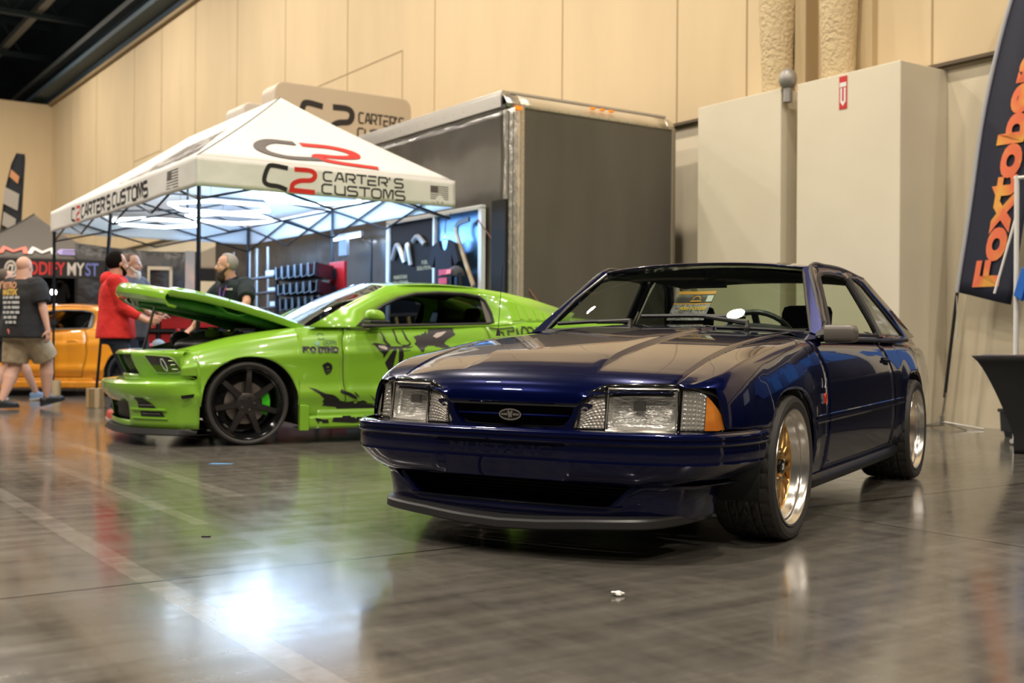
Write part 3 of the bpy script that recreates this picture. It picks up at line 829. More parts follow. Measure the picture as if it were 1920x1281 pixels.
# ---- front bumper ---------------------------------------------------
plan = [(.39, .872), (.50, .872), (.60, .858), (.70, .828), (.775, .785), (.832, .730), (.872, .660), (.902, .55), (.925, .42), (.943, .28), (.949, .14), (.951, 0)]
planL = cr([(x, y, 0) for x, y in plan], 6)
planF = planL + [(x, -y, 0) for x, y, z in planL[::-1][1:]]
def plan_norm(P, i):
    a = Vector(P[max(0, i - 1)]); b = Vector(P[min(len(P) - 1, i + 1)]); t = (b - a).normalized()
    return Vector((t.y, -t.x, 0)) if True else None
def offs(P, i, o):
    n = plan_norm(P, i)
    # outward: away from the car's middle
    c = Vector(P[i]) - Vector((.0, 0, 0))
    if n.dot(Vector((P[i][0] - .2, P[i][1] * .6, 0))) < 0: n = -n
    p = Vector(P[i]) + n * o
    return p
def bumper(name, prof_, mat, sel=None, rec=None, solid=.004, smooth=40, ky=1):
    rows = []
    for i in range(len(planF)):
        y = planF[i][1]
        if sel and not sel(y): continue
        r = []
        for o_, z in prof_(y) if callable(prof_) else prof_:
            oo = o_ + (rec(y, z) if rec else 0)
            p = offs(planF, i, oo); r.append((max(p.x, .385 + max(0, .47 - z) * .42) if abs(y) > .7 else p.x, p.y * ky, z))
        rows.append(r)
    return MB().grid(rows).build(name, mat, blue, smooth=smooth, solid=solid)
def recess(y, z):
    if z > .435: return 0
    a = abs(y); return -.013 * max(0, min(1, (.285 - a) / .03)) if z > .30 else 0
def bprof(y):
    # ledge, rub strip with two grooves, body, undercut
    a = abs(y); k = .022 * max(0, min(1, (a - .55) / .25)); back = .085 if a < .66 else lerp(.085, .010, min(1, (a - .66) / .12))
    return [(-back, .4875), (-.018, .487), (-.004, .484), (0, .480), (.008, .477), (.010, .472), (.010, .465), (.004, .462), (.004, .458), (.010, .455), (.011, .448), (.008, .443), (.0, .440), (-.001, .434), (.002, .425), (.003, .405), (.001, .39), (-.001, .380), (.002, .372), (-.004 - k, .345), (-.015 - 2.2 * k, .318), (-.030 - 3.6 * k, .300), (-.048 - 4 * k, .290), (-.09, .288)]
bumper('front_bumper', bprof, navy, rec=recess, smooth=32)
def lprof(y):
    a = abs(y); z1 = pw([(0, .203), (.50, .203), (.56, .25), (.60, .287)], a)
    o1 = pw([(0, -.055), (.5, -.055), (.60, -.045)], a)
    return [(o1 - .03, z1 + .002), (o1, z1), (o1 + .004, z1 - .012), (-.052, lerp(z1, .15, .5)), (-.056, .165), (-.066, .146)]
bumper('lower_valance', lprof, navy, ky=.86)
for s_ in (1, -1):
    rows = []
    for i in range(len(planF)):
        y = planF[i][1]
        if y * s_ < .54: continue
        a = bprof(y)[-2]; b = lprof(y)[1]
        pa, pb = offs(planF, i, a[0]), offs(planF, i, b[0])
        A = Vector((max(pa.x, .385 + (.47 - a[1]) * .42) if abs(y) > .7 else pa.x, pa.y, a[1])); B = Vector((max(pb.x, .385 + (.47 - b[1]) * .42) if abs(y) > .7 else pb.x, pb.y * .86, b[1] - .012))
        rows.append([tuple(A.lerp(B, t) + Vector((0, 0, -.012 * math.sin(math.pi * t)))) for t in linspace(0, 1, 5)])
    MB().grid(rows).build('bumper_underside', navy, blue, smooth=180, solid=.004)
# air intake behind the opening
MB().grid([[(.80, y, .30) for y in linspace(-.55, .55, 9)], [(.60, y, .29) for y in linspace(-.55, .55, 9)], [(.58, y, .19) for y in linspace(-.55, .55, 9)], [(.84 - .2 * abs(y) ** 2, y, .195) for y in linspace(-.55, .55, 9)]]).box((.5, -.56, .17), (.76, -.54, .30)).box((.5, .54, .17), (.76, .56, .30)).build('intake_duct', blackf, blue, solid=.004)
mb = MB()
for z in linspace(.215, .28, 6): mb.box((.70, -.5, z), (.705, .5, z + .002))
mb.build('intake_grille', blackp, blue, smooth=0)
MB().tube([tuple(offs(planF, i, -.048)[:2]) + (.2045,) for i in range(len(planF)) if abs(planF[i][1]) < .50], .0035, 8).build('opening_edge', blackg, blue)
def cprof(y):
    a = abs(y); u = pw([(0, 0), (.20, .006), (.42, .018), (.75, .030), (.9, .036)], a); b = pw([(0, 0), (.7, 0), (.87, -.05)], a)
    return [(-.085 + b, .158 + u), (-.068 + b, .158 + u), (-.060 + b, .150 + u), (-.030 + b, .146 + u), (-.006 + b, .142 + u), (.0 + b, .135 + u), (.002 + b, .112 + u), (-.006 + b, .107 + u), (-.03 + b, .108 + u), (-.08 + b, .114 + u)]
bumper('chin_splitter', cprof, M('satin_black_splitter', (.022, .022, .023), .38), sel=lambda y: True, smooth=28, ky=.835)
# model name pressed in the bumper
def on_bump(u, v, w_):
    y = u; i = min(range(len(planF)), key=lambda k: abs(planF[k][1] - y) + (1 if planF[k][0] < .5 else 0))
    x = pw([(p[1], p[0]) for p in planL[::-1] if p[1] < .8], abs(y))
    return (x - .011 + w_, y, v)
tm = MB(); vs_, fs_2 = font_mesh('MUSTANG', .050, .002, 'CENTER', 0, 1.95, .0008)
tm.add([on_bump(a, .392 + b, max(0, c) * 1.6) for a, b, c in vs_], fs_2); tm.build('pressed_lettering', navy, blue, smooth=0)
# ---- nose between the lamps: grille -----------------------------------
def face_x(y, z): return .856 - .225 * (abs(y) / .8) ** 3 - .18 * (z - .585) * (1 if abs(y) > .3 else .35)
def facep(y, z, o=0): return (face_x(y, z) + o, y, z)
go = [(-.262, .572), (-.2, .577), (0, .580), (.2, .577), (.262, .572), (.262, .54), (.235, .505), (.20, .492), (0, .489), (-.20, .492), (-.235, .505), (-.262, .54)]
oo_ = [(-.345, .582), (-.2, .584), (0, .584), (.2, .584), (.345, .582), (.30, .54), (.27, .505), (.262, .478), (0, .478), (-.262, .478), (-.27, .505), (-.30, .54)]
OUT = cr([facep(y, z, .0) for y, z in oo_], 4, True); IN = cr([facep(y, z, -.003) for y, z in go], 4, True); IN2 = cr([facep(y * .98, z * .98 + .0106, -.03) for y, z in go], 4, True); IN3 = cr([facep(y * .9, .532 + (z - .532) * .85, -.10) for y, z in go], 4, True)
MB().ring(OUT, IN).ring(IN, IN2).build('grille_surround', navy, blue, smooth=40)
m3 = MB(); n3 = len(IN2); m3.ring(IN2, IN3); m3.add(IN3, [tuple(range(n3))]); m3.build('grille_recess', blackf, blue)
bar = []
for y in linspace(-.25, .25, 24): bar.append([(face_x(y, .53) - .022 + dx, y, .533 + dz) for dx, dz in ((0, .006), (.01, .004), (.012, 0), (.01, -.005), (0, -.007), (-.02, 0))])
gb_ = MB().grid(bar, closed=True, capends=True).build('grille_bar', navy, blue)
em = MB()
ex = face_x(0, .53) - .005
el = [(.047 * math.cos(q), .020 * math.sin(q)) for q in linspace(0, 2 * math.pi, 41)[:-1]]
fe = lambda u, v, w_: (ex + w_, u, .533 + v)
ribbon(em, el, .006, fe, .005, closed=True, step=.2)
emb = empty('pony_emblem'); emb.parent = blue
em.prism([(-.012, .013), (-.004, .016), (0, .008), (.006, .016), (.013, .012), (.008, .0), (.011, -.013), (.003, -.008), (-.004, -.015), (-.008, -.004)], 0, .006, fe)
em.prism([(-.040, .003), (-.012, .005), (-.012, -.004), (-.040, -.003)], 0, .005, fe).prism([(.040, .003), (.012, .005), (.012, -.004), (.040, -.003)], 0, .005, fe)
em.build('oval_emblem_ring', chrome, emb, smooth=0)
MB().prism([(a * .93, b * .9) for a, b in el], -.006, .0015, fe).build('emblem_plate', blackg, emb, smooth=0)
# panel behind and around the lamps (closes the nose)
for sgn in (1, -1):
    outl = [(.285, .480), (.45, .480), (.66, .480), (.79, .484), (.825, .492), (.815, .56), (.78, .63), (.70, .662), (.55, .664), (.39, .658), (.33, .632), (.29, .56)]
    inl = [(.268 + .012, .486), (.45, .486), (.66, .487), (.775, .490), (.800, .50), (.793, .56), (.755, .615), (.68, .640), (.55, .643), (.405, .641), (.345, .615), (.300, .55)]
    def lampx(y, z): return face_x(y, z) - (.0 if abs(y) < .70 else .10 * (abs(y) - .70) ** 1.2)
    def LP(y, z, o=0): return (lampx(y, z) + o, sgn * y, z)
    MB().ring([LP(y, z, .0) for y, z in outl], [LP(y, z, -.004) for y, z in inl]).build('lamp_surround', blackg, blue, smooth=40, solid=.004)
    lamp = empty('headlamp'); lamp.parent = blue
    MB().prism([(y, z) for y, z in inl], -.07, -.045, lambda u, v, w_: LP(u, v, w_)).build('lamp_housing', M('lamp_housing_grey', (.10, .09, .08), .4, .6), lamp, smooth=0)
    mir = noise_bump(M('lamp_reflector', (.90, .88, .84), .25, .6), 55, .7, .01, 2, stretch=(1, .22, 2.4))
    def lens(name, poly, mat, o0=-.006, o1=.0, parent=lamp, nsub=10, rib=None):
        # poly given as (left edge function, right edge) sampled on a grid
        (ya, yb), ztopf = poly
        rws = []
        ny = nsub * 4
        for i in range(ny + 1):
            y = lerp(ya, yb, i / ny); zt_ = ztopf(y); zb_ = .491 if y < .78 else .494
            rws.append([LP(y, lerp(zb_, zt_, j / 36), o1 + (rib(i, j) if rib else 0)) for j in range(37)])
        return MB().grid(rws).build(name, mat, parent, smooth=60)
    zt_in = lambda y: sm([(.272, .492), (.285, .535), (.305, .575), (.33, .610), (.365, .632), (.395, .640)], y)
    zt_out = lambda y: sm([(.655, .640), (.70, .635), (.735, .616), (.765, .578), (.790, .53), (.803, .495)], y)
    clear = glass('lamp_glass', (.93, .93, .92), .02, 1.6)
    # reflective ribbed inner surfaces
    lens('parking_lens', ((.274, .393), zt_in), M('frosted_lens', (.66, .62, .58), .14, .55), rib=lambda i, j: .003 * abs(math.sin(j * math.pi / 3)) + .0016 * math.sin(i * 1.3 + j) , o1=-.006)
    lens('parking_cover', ((.274, .393), zt_in), clear, o1=.003)
    # main lamp
    ya, yb, za, zb = .402, .643, .489, .641
    fl2 = lambda y: zb
    rws = []
    for i in range(41):
        y = lerp(ya, yb, i / 40); u = i / 40 * 2 - 1
        rws.append([LP(y, lerp(za, zb, j / 24), -.012 - .05 * max(0, 1 - (abs(u) ** 4 + abs(j / 12 - 1) ** 4)) ** .5) for j in range(25)])
    MB().grid(rws).build('reflector', mir, lamp, smooth=60)
    MB().box((LP(.50, .575, -.045)[0], sgn * .505 - .022, .560), (LP(.50, .575, -.03)[0], sgn * .505 + .022, .592)).build('bulb_shield', M('bulb_grey', (.30, .29, .28), .3, .9), lamp)
    rws = []
    for i in range(85):
        y = lerp(ya, yb, i / 84)
        rws.append([LP(y, lerp(za, zb, j / 30), .002 + (.0012 * math.sin(i * 1.57) if (j < 9 or j > 26) or (abs(i - 30) < 20 and 12 < j < 20) else 0)) for j in range(31)])
    if sgn > 0: MB().grid(rws).build('headlamp_lens', clear, lamp, smooth=60)
    else: MB().grid([[LP(lerp(ya, yb, i / 10), lerp(za, zb, j / 8), .003) for j in range(9)] for i in range(11)]).build('headlamp_lens', clear, lamp, smooth=60)
    bz = [(ya, za), (yb, za), (yb, zb), (ya, zb)]
    fr_ = resample(bz + [bz[0]], .04)
    MB().tube([LP(y, z, .001) for y, z in fr_[:-1]], .0035, 6, closed=True).build('lamp_bezel', M('pale_bezel', (.50, .46, .40), .25, .8), lamp)
    for yy in (.3975, .6495):
        MB().box((-.01, -.0025, .489), (.0, .0025, .636), T=Matrix.Translation((lampx(yy, .56) + .003, sgn * yy, 0)) @ Matrix.Shear('XY', 4, (0, 0))).build('lamp_divider', blackg, lamp, smooth=0)
    lens('marker_lens', ((.657, .733), zt_out), M('crystal_lens', (.70, .68, .64), .12, .55), rib=lambda i, j: .004 * abs(math.sin(j * math.pi / 4)) * (1 if (i // 4) % 2 else .4) + .002 * math.sin(i * 1.7), o1=-.006)
    lens('marker_cover', ((.657, .733), zt_out), clear, o1=.003)
    lens('amber_marker', ((.735, .803), zt_out), noise_col(M('amber_marker_lens', (.62, .20, .02), .2, coat=1), (.48, .12, .008), (.70, .24, .03), 9), o1=.003) if sgn > 0 else lens('clear_marker', ((.757, .803), zt_out), M('frosted_lens'), rib=lambda i, j: .0025 * abs(math.sin(j * math.pi / 3)), o1=.0)

# ---- greenhouse -----------------------------------------------------
wsB = cr([(-.75, -.727, .868), (-.675, -.45, .888), (-.635, 0, .898), (-.675, .45, .888), (-.75, .727, .868)], 6)
wsT = cr([(-1.215, -.557, 1.212), (-1.185, -.33, 1.234), (-1.17, 0, 1.242), (-1.185, .33, 1.234), (-1.215, .557, 1.212)], 6)
MB().grid([[tuple(Vector(a).lerp(Vector(b), t) + Vector((.012, 0, .012)) * math.sin(math.pi * t)) for t in linspace(0, 1, 9)] for a, b in zip(wsB, wsT)]).build('windshield', ws_glass, blue, smooth=180, solid=0)
MB().tube(wsT, .009, 8).build('windshield_trim', chromet, blue)
for s in (0, -1): MB().tube([wsB[s], tuple(Vector(wsB[s]).lerp(Vector(wsT[s]), .5) + Vector((.014, 0, .014))), wsT[s]], .008, 8).build('windshield_trim', chromet, blue)
MB().tube([(x + .006, y, z + .0) for x, y, z in wsB], .008, 8).build('windshield_seal', blackp, blue)
# cowl
MB().grid([[(x + .03, y, z - .012) for x, y, z in wsB], [hood_pt(1, y * .9)[:1] + (y * .92, .866) for x, y, z in wsB]]).build('cowl_grille', blackp, blue, solid=.004)
# roof skin
def roofp(x, s):   # s -1..1 across
    half = sm([(-2.36, .565), (-2.1, .592), (-1.6, .60), (-1.3, .585), (-1.2, .56)], x)
    ze = sm([(-2.36, 1.205), (-2.1, 1.222), (-1.8, 1.232), (-1.5, 1.230), (-1.2, 1.212)], x)
    zc = sm([(-2.40, 1.228), (-2.1, 1.268), (-1.8, 1.283), (-1.5, 1.275), (-1.17, 1.243)], x)
    xx = x + .04 * (1 - s * s) * (1 if x > -1.3 else 0) * max(0, (x + 1.35) / .18)
    return (xx, half * s, ze + (zc - ze) * (1 - abs(s) ** 2.4))
MB().grid([[roofp(x, s) for s in linspace(-1, 1, 25)] for x in linspace(-1.195, -2.38, 26)]).build('roof', navy, blue, smooth=50, solid=.006)
MB().grid([[(p[0], p[1] * .96, p[2] - .035) for p in [roofp(x, s) for s in linspace(-1, 1, 9)]] for x in linspace(-1.22, -2.36, 8)]).build('headliner', darkint, blue, solid=.004)
# rear glass
rgB = cr([(-2.93, -.60, .868), (-3.0, -.3, .885), (-3.02, 0, .890), (-3.0, .3, .885), (-2.93, .60, .868)], 4)
rgT = [roofp(-2.385, s) for s in linspace(-1, 1, 17)]
MB().grid([[tuple(Vector(a).lerp(Vector((b[0], b[1] * .93, b[2] - .01)), t)) for t in linspace(0, 1, 6)] for a, b in zip(rgB, rgT)]).build('rear_window', glass('rear_glass', (.62, .68, .55)), blue, smooth=180)
# deck lid
MB().grid([[(x, y * pw([(-3.58, .60), (-3.4, .66), (-3.0, .70)], x) / .7, sm([(-3.60, .80), (-3.56, .845), (-3.45, .872), (-3.05, .882)], x)) for y in linspace(-.70, .70, 13)] for x in (-2.93, -3.05, -3.2, -3.35, -3.45, -3.52, -3.56, -3.59, -3.6)]).build('deck_lid', navy, blue, smooth=50, solid=.004)
MB().grid([[(-3.60 + .0 * z, y, z) for z in (.50, .60, .70, .81)] for y in linspace(-.68, .68, 9)]).build('tail_panel', navy, blue, solid=.004)
rb = [(-3.15, .800), (-3.38, .798), (-3.55, .765), (-3.655, .70), (-3.68, .4), (-3.685, 0)]
rbp = cr([(x, y, 0) for x, y in rb], 4); rbp = rbp + [(x, -y, 0) for x, y, z in rbp[::-1][1:]]
MB().grid([[(x * k + off, y * k2, z) for k, k2, off, z in ((1, .97, 0.03, .56), (1, 1, 0, .53), (1, 1.005, 0, .44), (1, .99, 0, .33), (1, .94, .06, .25))] for x, y, _ in rbp]).build('rear_bumper', navy, blue, smooth=60, solid=.004)
for sgn in (1, -1):
    MB().box((-3.63, sgn * .45 - .2, .60), (-3.60, sgn * .45 + .2, .76)).build('tail_lamp', M('tail_lamp_red', (.35, .01, .01), .2), blue, smooth=0, bevel=.01)
    # side frame of the greenhouse: outline / door glass / quarter glass
    def G3(x, z): 
        t = max(0, min(1, (z - .832) / .39)); return (x, sgn * (lerp(.800, .592, t ** 1.05)), z)
    outl = [(-.72, .862), (-1.5, .836), (-2.3, .836), (-2.92, .862), (-2.66, 1.04), (-2.385, 1.205), (-2.1, 1.222), (-1.8, 1.232), (-1.5, 1.230), (-1.22, 1.213), (-1.05, 1.09), (-.88, .975)]
    door_g = [(-.86, .862), (-1.3, .862), (-1.78, .862), (-1.90, .862), (-1.87, 1.03), (-1.845, 1.17), (-1.80, 1.192), (-1.6, 1.196), (-1.36, 1.188), (-1.25, 1.165), (-1.13, 1.07), (-1.0, .965)]
    # frame split at the B pillar: front ring, rear ring
    of = [(-.72, .850), (-1.3, .835), (-1.9, .835), (-1.985, .835), (-1.96, 1.03), (-1.93, 1.232), (-1.8, 1.236), (-1.5, 1.232), (-1.32, 1.224), (-1.21, 1.212), (-1.05, 1.085), (-.88, .97)]
    MB().ring([G3(*p) for p in of], [G3(*p) for p in door_g]).build('door_frame', navy, blue, smooth=30, solid=.018)
    seal = [G3(x, z) for x, z in resample([p for p in door_g] + [door_g[0]], .08)][:-1]
    MB().tube([(x, y + sgn * .004, z) for x, y, z in seal], .013, 6, closed=True).build('window_seal', blackp, blue)
    qg = [(-2.02, .862), (-2.3, .862), (-2.62, .862), (-2.42, 1.02), (-2.22, 1.165), (-2.12, 1.195), (-2.0, 1.20), (-1.995, 1.1), (-2.01, .98)]
    oq = [(-1.985, .835), (-2.4, .835), (-2.94, .862), (-2.66, 1.04), (-2.385, 1.205), (-2.2, 1.218), (-1.93, 1.232), (-1.945, 1.1), (-1.97, .95)]
    MB().ring([G3(*p) for p in oq], [G3(*p) for p in qg]).build('rear_pillar', navy, blue, smooth=30, solid=.018)
    MB().add([G3(*p) for p in qg], [tuple(range(len(qg)))]).build('quarter_glass', side_glass, blue, smooth=0)
    MB().tube([G3(*p) for p in resample(qg + [qg[0]], .1)][:-1], .010, 6, closed=True).build('quarter_seal', blackp, blue)
    MB().tube([(x, y + sgn * .008, z) for x, y, z in [G3(*p) for p in [(-1.90, .85), (-1.93, 1.0), (-1.90, 1.19)]]], .022, 8).build('pillar_trim', trim, blue)
    MB().tube([(x, y + sgn * .010, z - .004) for x, y, z in [G3(*p) for p in [(-.80, .852), (-1.3, .842), (-2.0, .842), (-2.66, .848)]]], .012, 8).build('belt_moulding', blackp, blue)
    MB().tube([G3(*p) for p in cr([(-.74, .868, 0), (-1.0, 1.058, 0), (-1.23, 1.222, 0), (-1.5, 1.242, 0), (-1.9, 1.244, 0), (-2.38, 1.212, 0)], 4) if True] if False else [G3(p[0], p[1]) for p in cr([(-.76, .868, 0), (-1.0, 1.06, 0), (-1.23, 1.222, 0), (-1.5, 1.240, 0), (-1.9, 1.242, 0), (-2.38, 1.212, 0)], 4)], .010, 8).build('drip_rail', trim, blue)
    # a-pillar filler between windshield edge and door frame
    MB().grid([[(-.745, sgn * .727, .868), (-1.21, sgn * .557, 1.212)], [(-.71, sgn * .80, .845), (-1.21, sgn * .598, 1.215)]]).build('front_pillar', navy, blue, smooth=0, solid=.012)
    # fender rear corner to pillar base
    MB().grid([[(-.417 - .0, sgn * (Yside(-.417, ztop(-.417)) - .0), ztop(-.417)), (-.60, sgn * .665, .872)], [(-.74, sgn * .80, .846), (-.76, sgn * .725, .866)]]).build('cowl_corner', navy, blue, smooth=0, solid=.004)
    # mirror
    if sgn < 0: continue      # the photo shows a mirror on the driver's door only
    mt = empty('door_mirror'); mt.parent = blue
    mrows = []
    for t in linspace(0, 1, 13):
        y = lerp(.838, .988, t); k = (1 - abs(2 * t - 1) ** 5) * .25 + .75 if t > .5 else 1
        if t > .85: k = math.sqrt(max(.02, 1 - ((t - .85) / .155) ** 2))
        hh = .042 * k; dd = .045 * k; cx = -.60; cz = .862
        mrows.append([(cx + dd * math.copysign(abs(math.cos(q)) ** .6, math.cos(q)) + .02 * (t - .5), sgn * y, cz + hh * math.copysign(abs(math.sin(q)) ** .6, math.sin(q))) for q in [2 * math.pi * j / 24 for j in range(24)]])
    MB().grid(mrows, closed=True, capends=True).build('mirror_shell', M('primer_grey_mirror', (.13, .115, .10), .38), mt, smooth=60)
    MB().tube([(-.66, sgn * .80, .852), (-.64, sgn * .82, .855), (-.62, sgn * .85, .86)], [.03, .028, .025], 10).build('mirror_arm', blackp, mt)
    MB().add([(-.60, sgn * .805, .845), (-.84, sgn * .795, .850), (-.86, sgn * .77, .93), (-.80, sgn * .785, .92)], [(0, 1, 2, 3)]).build('mirror_sail', blackp, mt, smooth=0, solid=.01)
# antenna on the far fender
MB().cyl((-.30, -.745, .845), (-.30, -.745, .875), .012, 10, r2=.006).cyl((-.30, -.745, .87), (-.34, -.745, 1.20), .0016, 6).build('antenna', blackp, blue)
# wipers
def wiper(piv, tip, bend):
    w_ = empty('wiper'); w_.parent = blue
    MB().tube([piv, tuple(Vector(piv) + Vector((-.01, -.0, .03))), bend], [.016, .014, .010], 8).cyl((piv[0], piv[1], piv[2] - .03), (piv[0], piv[1], piv[2] + .01), .014, 10).build('wiper_arm', blackp, w_)
    d = (Vector(tip) - Vector(bend)); a = Vector(bend) - d * .65; b = Vector(tip)
    MB().tube([tuple(a), tuple(a.lerp(b, .5) + Vector((0, 0, .004))), tuple(b)], .0115, 6).build('wiper_blade', blackp, w_)
wiper((-.632, .45, .885), (-.655, -.11, .950), (-.72, .20, .948))
wiper((-.600, -.15, .895), (-.72, -.62, .915), (-.70, -.38, .922))
# wheels
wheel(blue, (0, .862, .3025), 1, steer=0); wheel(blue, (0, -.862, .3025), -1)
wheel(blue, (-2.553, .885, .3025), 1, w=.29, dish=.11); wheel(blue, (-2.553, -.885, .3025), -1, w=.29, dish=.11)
# ---- interior -------------------------------------------------------
MB().box((-3.1, -.74, .22), (-.5, .74, .27)).box((-.62, -.70, .27), (-.5, .70, .80)).box((-3.1, -.7, .27), (-3.0, .7, .80)).build('cabin_floor', darkint, blue, smooth=0)
for s in (-1, 1): MB().box((-2.9, s * .76 - .03, .27), (-.6, s * .76 + .03, .80)).build('door_card', darkint, blue, smooth=0)
MB().grid([[(-.66, y, .86), (-.78, y, .885), (-.92, y, .885), (-1.0, y, .86), (-1.03, y, .78), (-.95, y, .62)] for y in linspace(-.70, .70, 5)]).build('dashboard', darkint, blue, solid=.01)
MB().grid([[(-.92, y, .885), (-.95, y, .915 - .6 * (y - .37) ** 2), (-1.05, y, .905 - .6 * (y - .37) ** 2), (-1.06, y, .82)] for y in linspace(.18, .56, 7)]).build('instrument_hood', darkint, blue, solid=.01)
swt = Matrix.Translation((-1.10, .37, .835)) @ Matrix.Rotation(R(-52), 4, 'Y')
MB().tube([(.18 * math.cos(a), .18 * math.sin(a), 0) for a in [2 * math.pi * k / 32 for k in range(32)]], .014, 8, closed=True, T=swt).cyl((0, 0, -.04), (0, 0, .02), .05, 16, T=swt).box((-.17, -.015, -.01), (.17, .015, .01), T=swt).build('steering_wheel', M('wheel_leather', (.02, .02, .021), .35), blue)
def seat(y, name='seat', x=-1.62):
    st = empty(name); st.parent = blue
    rw = [[(x + .30, y + s_ * .24, .44), (x + .25, y + s_ * .25, .52), (x - .1, y + s_ * .24, .50), (x - .20, y + s_ * .24, .48)] for s_ in linspace(-1, 1, 7)]
    MB().box((x - .2, y - .25, .36), (x + .3, y + .25, .52)).build('cushion', cloth, st, smooth=0, bevel=.04)
    T = Matrix.Translation((x - .22, y, .43)) @ Matrix.Rotation(R(-16), 4, 'Y')
    MB().box((-.07, -.24, 0), (.07, .24, .46), T=T).build('backrest', cloth, st, smooth=0, bevel=.05)
    MB().box((-.05, -.15, .47), (.04, .15, .64), T=T).build('headrest', cloth, st, smooth=0, bevel=.045)
seat(.36); seat(-.36)
MB().box((-2.75, -.62, .35), (-2.35, .62, .52)).box((-2.85, -.62, .45), (-2.68, .62, .86)).build('rear_seat', cloth, blue, smooth=0, bevel=.04)
MB().box((-3.1, -.62, .84), (-2.8, .62, .862)).build('parcel_shelf', darkint, blue, smooth=0)
MB().box((-1.32, -.11, 1.120), (-1.29, .11, 1.175)).cyl((-1.27, 0, 1.17), (-1.24, 0, 1.215), .008, 8).build('rear_view_mirror', blackp, blue, smooth=0, bevel=.008)

# event card standing on the dashboard
bl_w = lambda x, y, z: Vector((BC.x, BC.y, 0)) + x * Vector((-math.sin(BYAW), -math.cos(BYAW), 0)) + y * Vector((math.cos(BYAW), -math.sin(BYAW), 0)) + Vector((0, 0, z))
card = empty('event_card', bl_w(-.93, .02, .935), blue.rotation_euler.z, 'printed event card leaning inside the dark blue coupe windshield', 'card')
def fcard(u, v, w):      # u towards the car's left, v up the leaning card
    return (-.03 - v * .30 + w * .95 + .03 * (abs(u - .0) / .11) ** 2, u + v * .32, v * .93 + w * .3)
def cgrid(u0, u1, v0, v1, w, nu=10, nv=4): return MB().grid([[fcard(lerp(u0, u1, i / nu), lerp(v0, v1, j / nv), w) for j in range(nv + 1)] for i in range(nu + 1)])
cgrid(-.108, .098, 0, .165, 0).build('card_sheet', M('card_charcoal', (.06, .045, .04), .4), card, smooth=60, solid=.001)
cgrid(-.108, .098, .148, .165, .0012).build('orange_band', M('card_orange', (.85, .40, .05), .4), card)
cgrid(-.108, .098, .0, .092, .0012).build('grey_photo_band', noise_col(M('card_grey', (.25, .22, .24), .4), (.10, .09, .12), (.45, .40, .42), 60), card)
cgrid(-.108, .098, .090, .096, .002).build('orange_line', M('card_orange'), card)
cgrid(.056, .095, .105, .140, .002).build('number_box', whitep, card)
k = MB(); put_text(k, '900! FOXES!!', .024, lambda u, v, w: fcard(u - .07, v + .058, w + .003), bold=.001, sx=1.15); k.build('card_title', M('card_gold', (.85, .55, .08), .4), card, smooth=0)
k = MB(); ribbon(k, [(.02 * math.cos(a), .018 * math.sin(a)) for a in linspace(0, 3.14, 10)], .005, lambda u, v, w: fcard(u + .0, v + .118, w + .002), .001, step=.02); k.prism([(-.03, .105), (.03, .105), (.03, .112), (-.03, .112)], .002, .003, fcard); k.build('card_emblem', M('card_orange'), card, smooth=0)
MB().prism([(-.10, -.012), (.06, -.012), (.085, .004), (.10, .025), (-.115, .025), (-.12, .010)], 0, .003, lambda u, v, w: (.02 - v * .4 + w, u, v * .9 - .045)).build('name_plate', M('plate_peach', (.62, .28, .18), .35), card, smooth=0)
MB().prism([(-.09, -.002), (.065, -.002), (.065, .004), (-.09, .004)], .003, .004, lambda u, v, w: (.02 - v * .4 + w, u, v * .9 - .045)).build('plate_line', M('plate_dark', (.12, .03, .02), .5), card, smooth=0)
# ================================================================== THE CANOPY TENT
TA = Vector((-3.08, 11.07, 0))
tent = empty('canopy_tent', TA, HALL, 'white pop-up canopy tent printed with Carter\'s Customs lettering, beside the trailer', 'tent')
canvas = noise_bump(M('white_canvas', (.70, .69, .66), .75), 3, .3, .05, 2)
canvas.node_tree.nodes['Principled BSDF'].inputs['Subsurface Weight'].default_value = 0
TWd, TDp, ZE, ZP, VH = 2.93, 6.1, 2.62, 3.62, .30
P1, P2 = (TWd / 2, 1.45), (TWd / 2, 4.65)
def roof_z(t): return ZE + (ZP - ZE) * (.93 * t + .07 * t ** 2.8)     # t 0 eave .. 1 ridge, sagging cloth
NT = 14
def roof_panel(e0, e1, p0, p1, n=16):
    rows = []
    for i in range(n + 1):
        s = i / n; a = Vector(e0).lerp(Vector(e1), s); b = Vector(p0).lerp(Vector(p1), s)
        r = []
        for j in range(NT + 1):
            t = j / NT; c = a.lerp(b, t)
            sag = -.03 * math.sin(math.pi * t) * math.sin(math.pi * s)
            r.append((c.x, c.y, roof_z(t) + sag))
        rows.append(r)
    return rows
mb = MB()
front = ((0, 0), (TWd, 0), P1, P1); back = ((TWd, TDp), (0, TDp), P2, P2)
left = ((0, TDp), (0, 0), P2, P1); right = ((TWd, 0), (TWd, TDp), P1, P2)
for q in (front, back, left, right): mb.grid(roof_panel(*q))
mb.build('canopy_roof', canvas, tent, smooth=30, weld=True, solid=.003)
mb = MB()
for c, p in (((0, 0), P1), ((TWd, 0), P1), ((0, TDp), P2), ((TWd, TDp), P2)):
    mb.tube([(lerp(c[0], p[0], t), lerp(c[1], p[1], t), roof_z(t) + .003) for t in linspace(0, 1, 14)], .006, 6)
    break
mb.build('roof_seam', M('seam_grey', (.10, .10, .11), .8), tent)
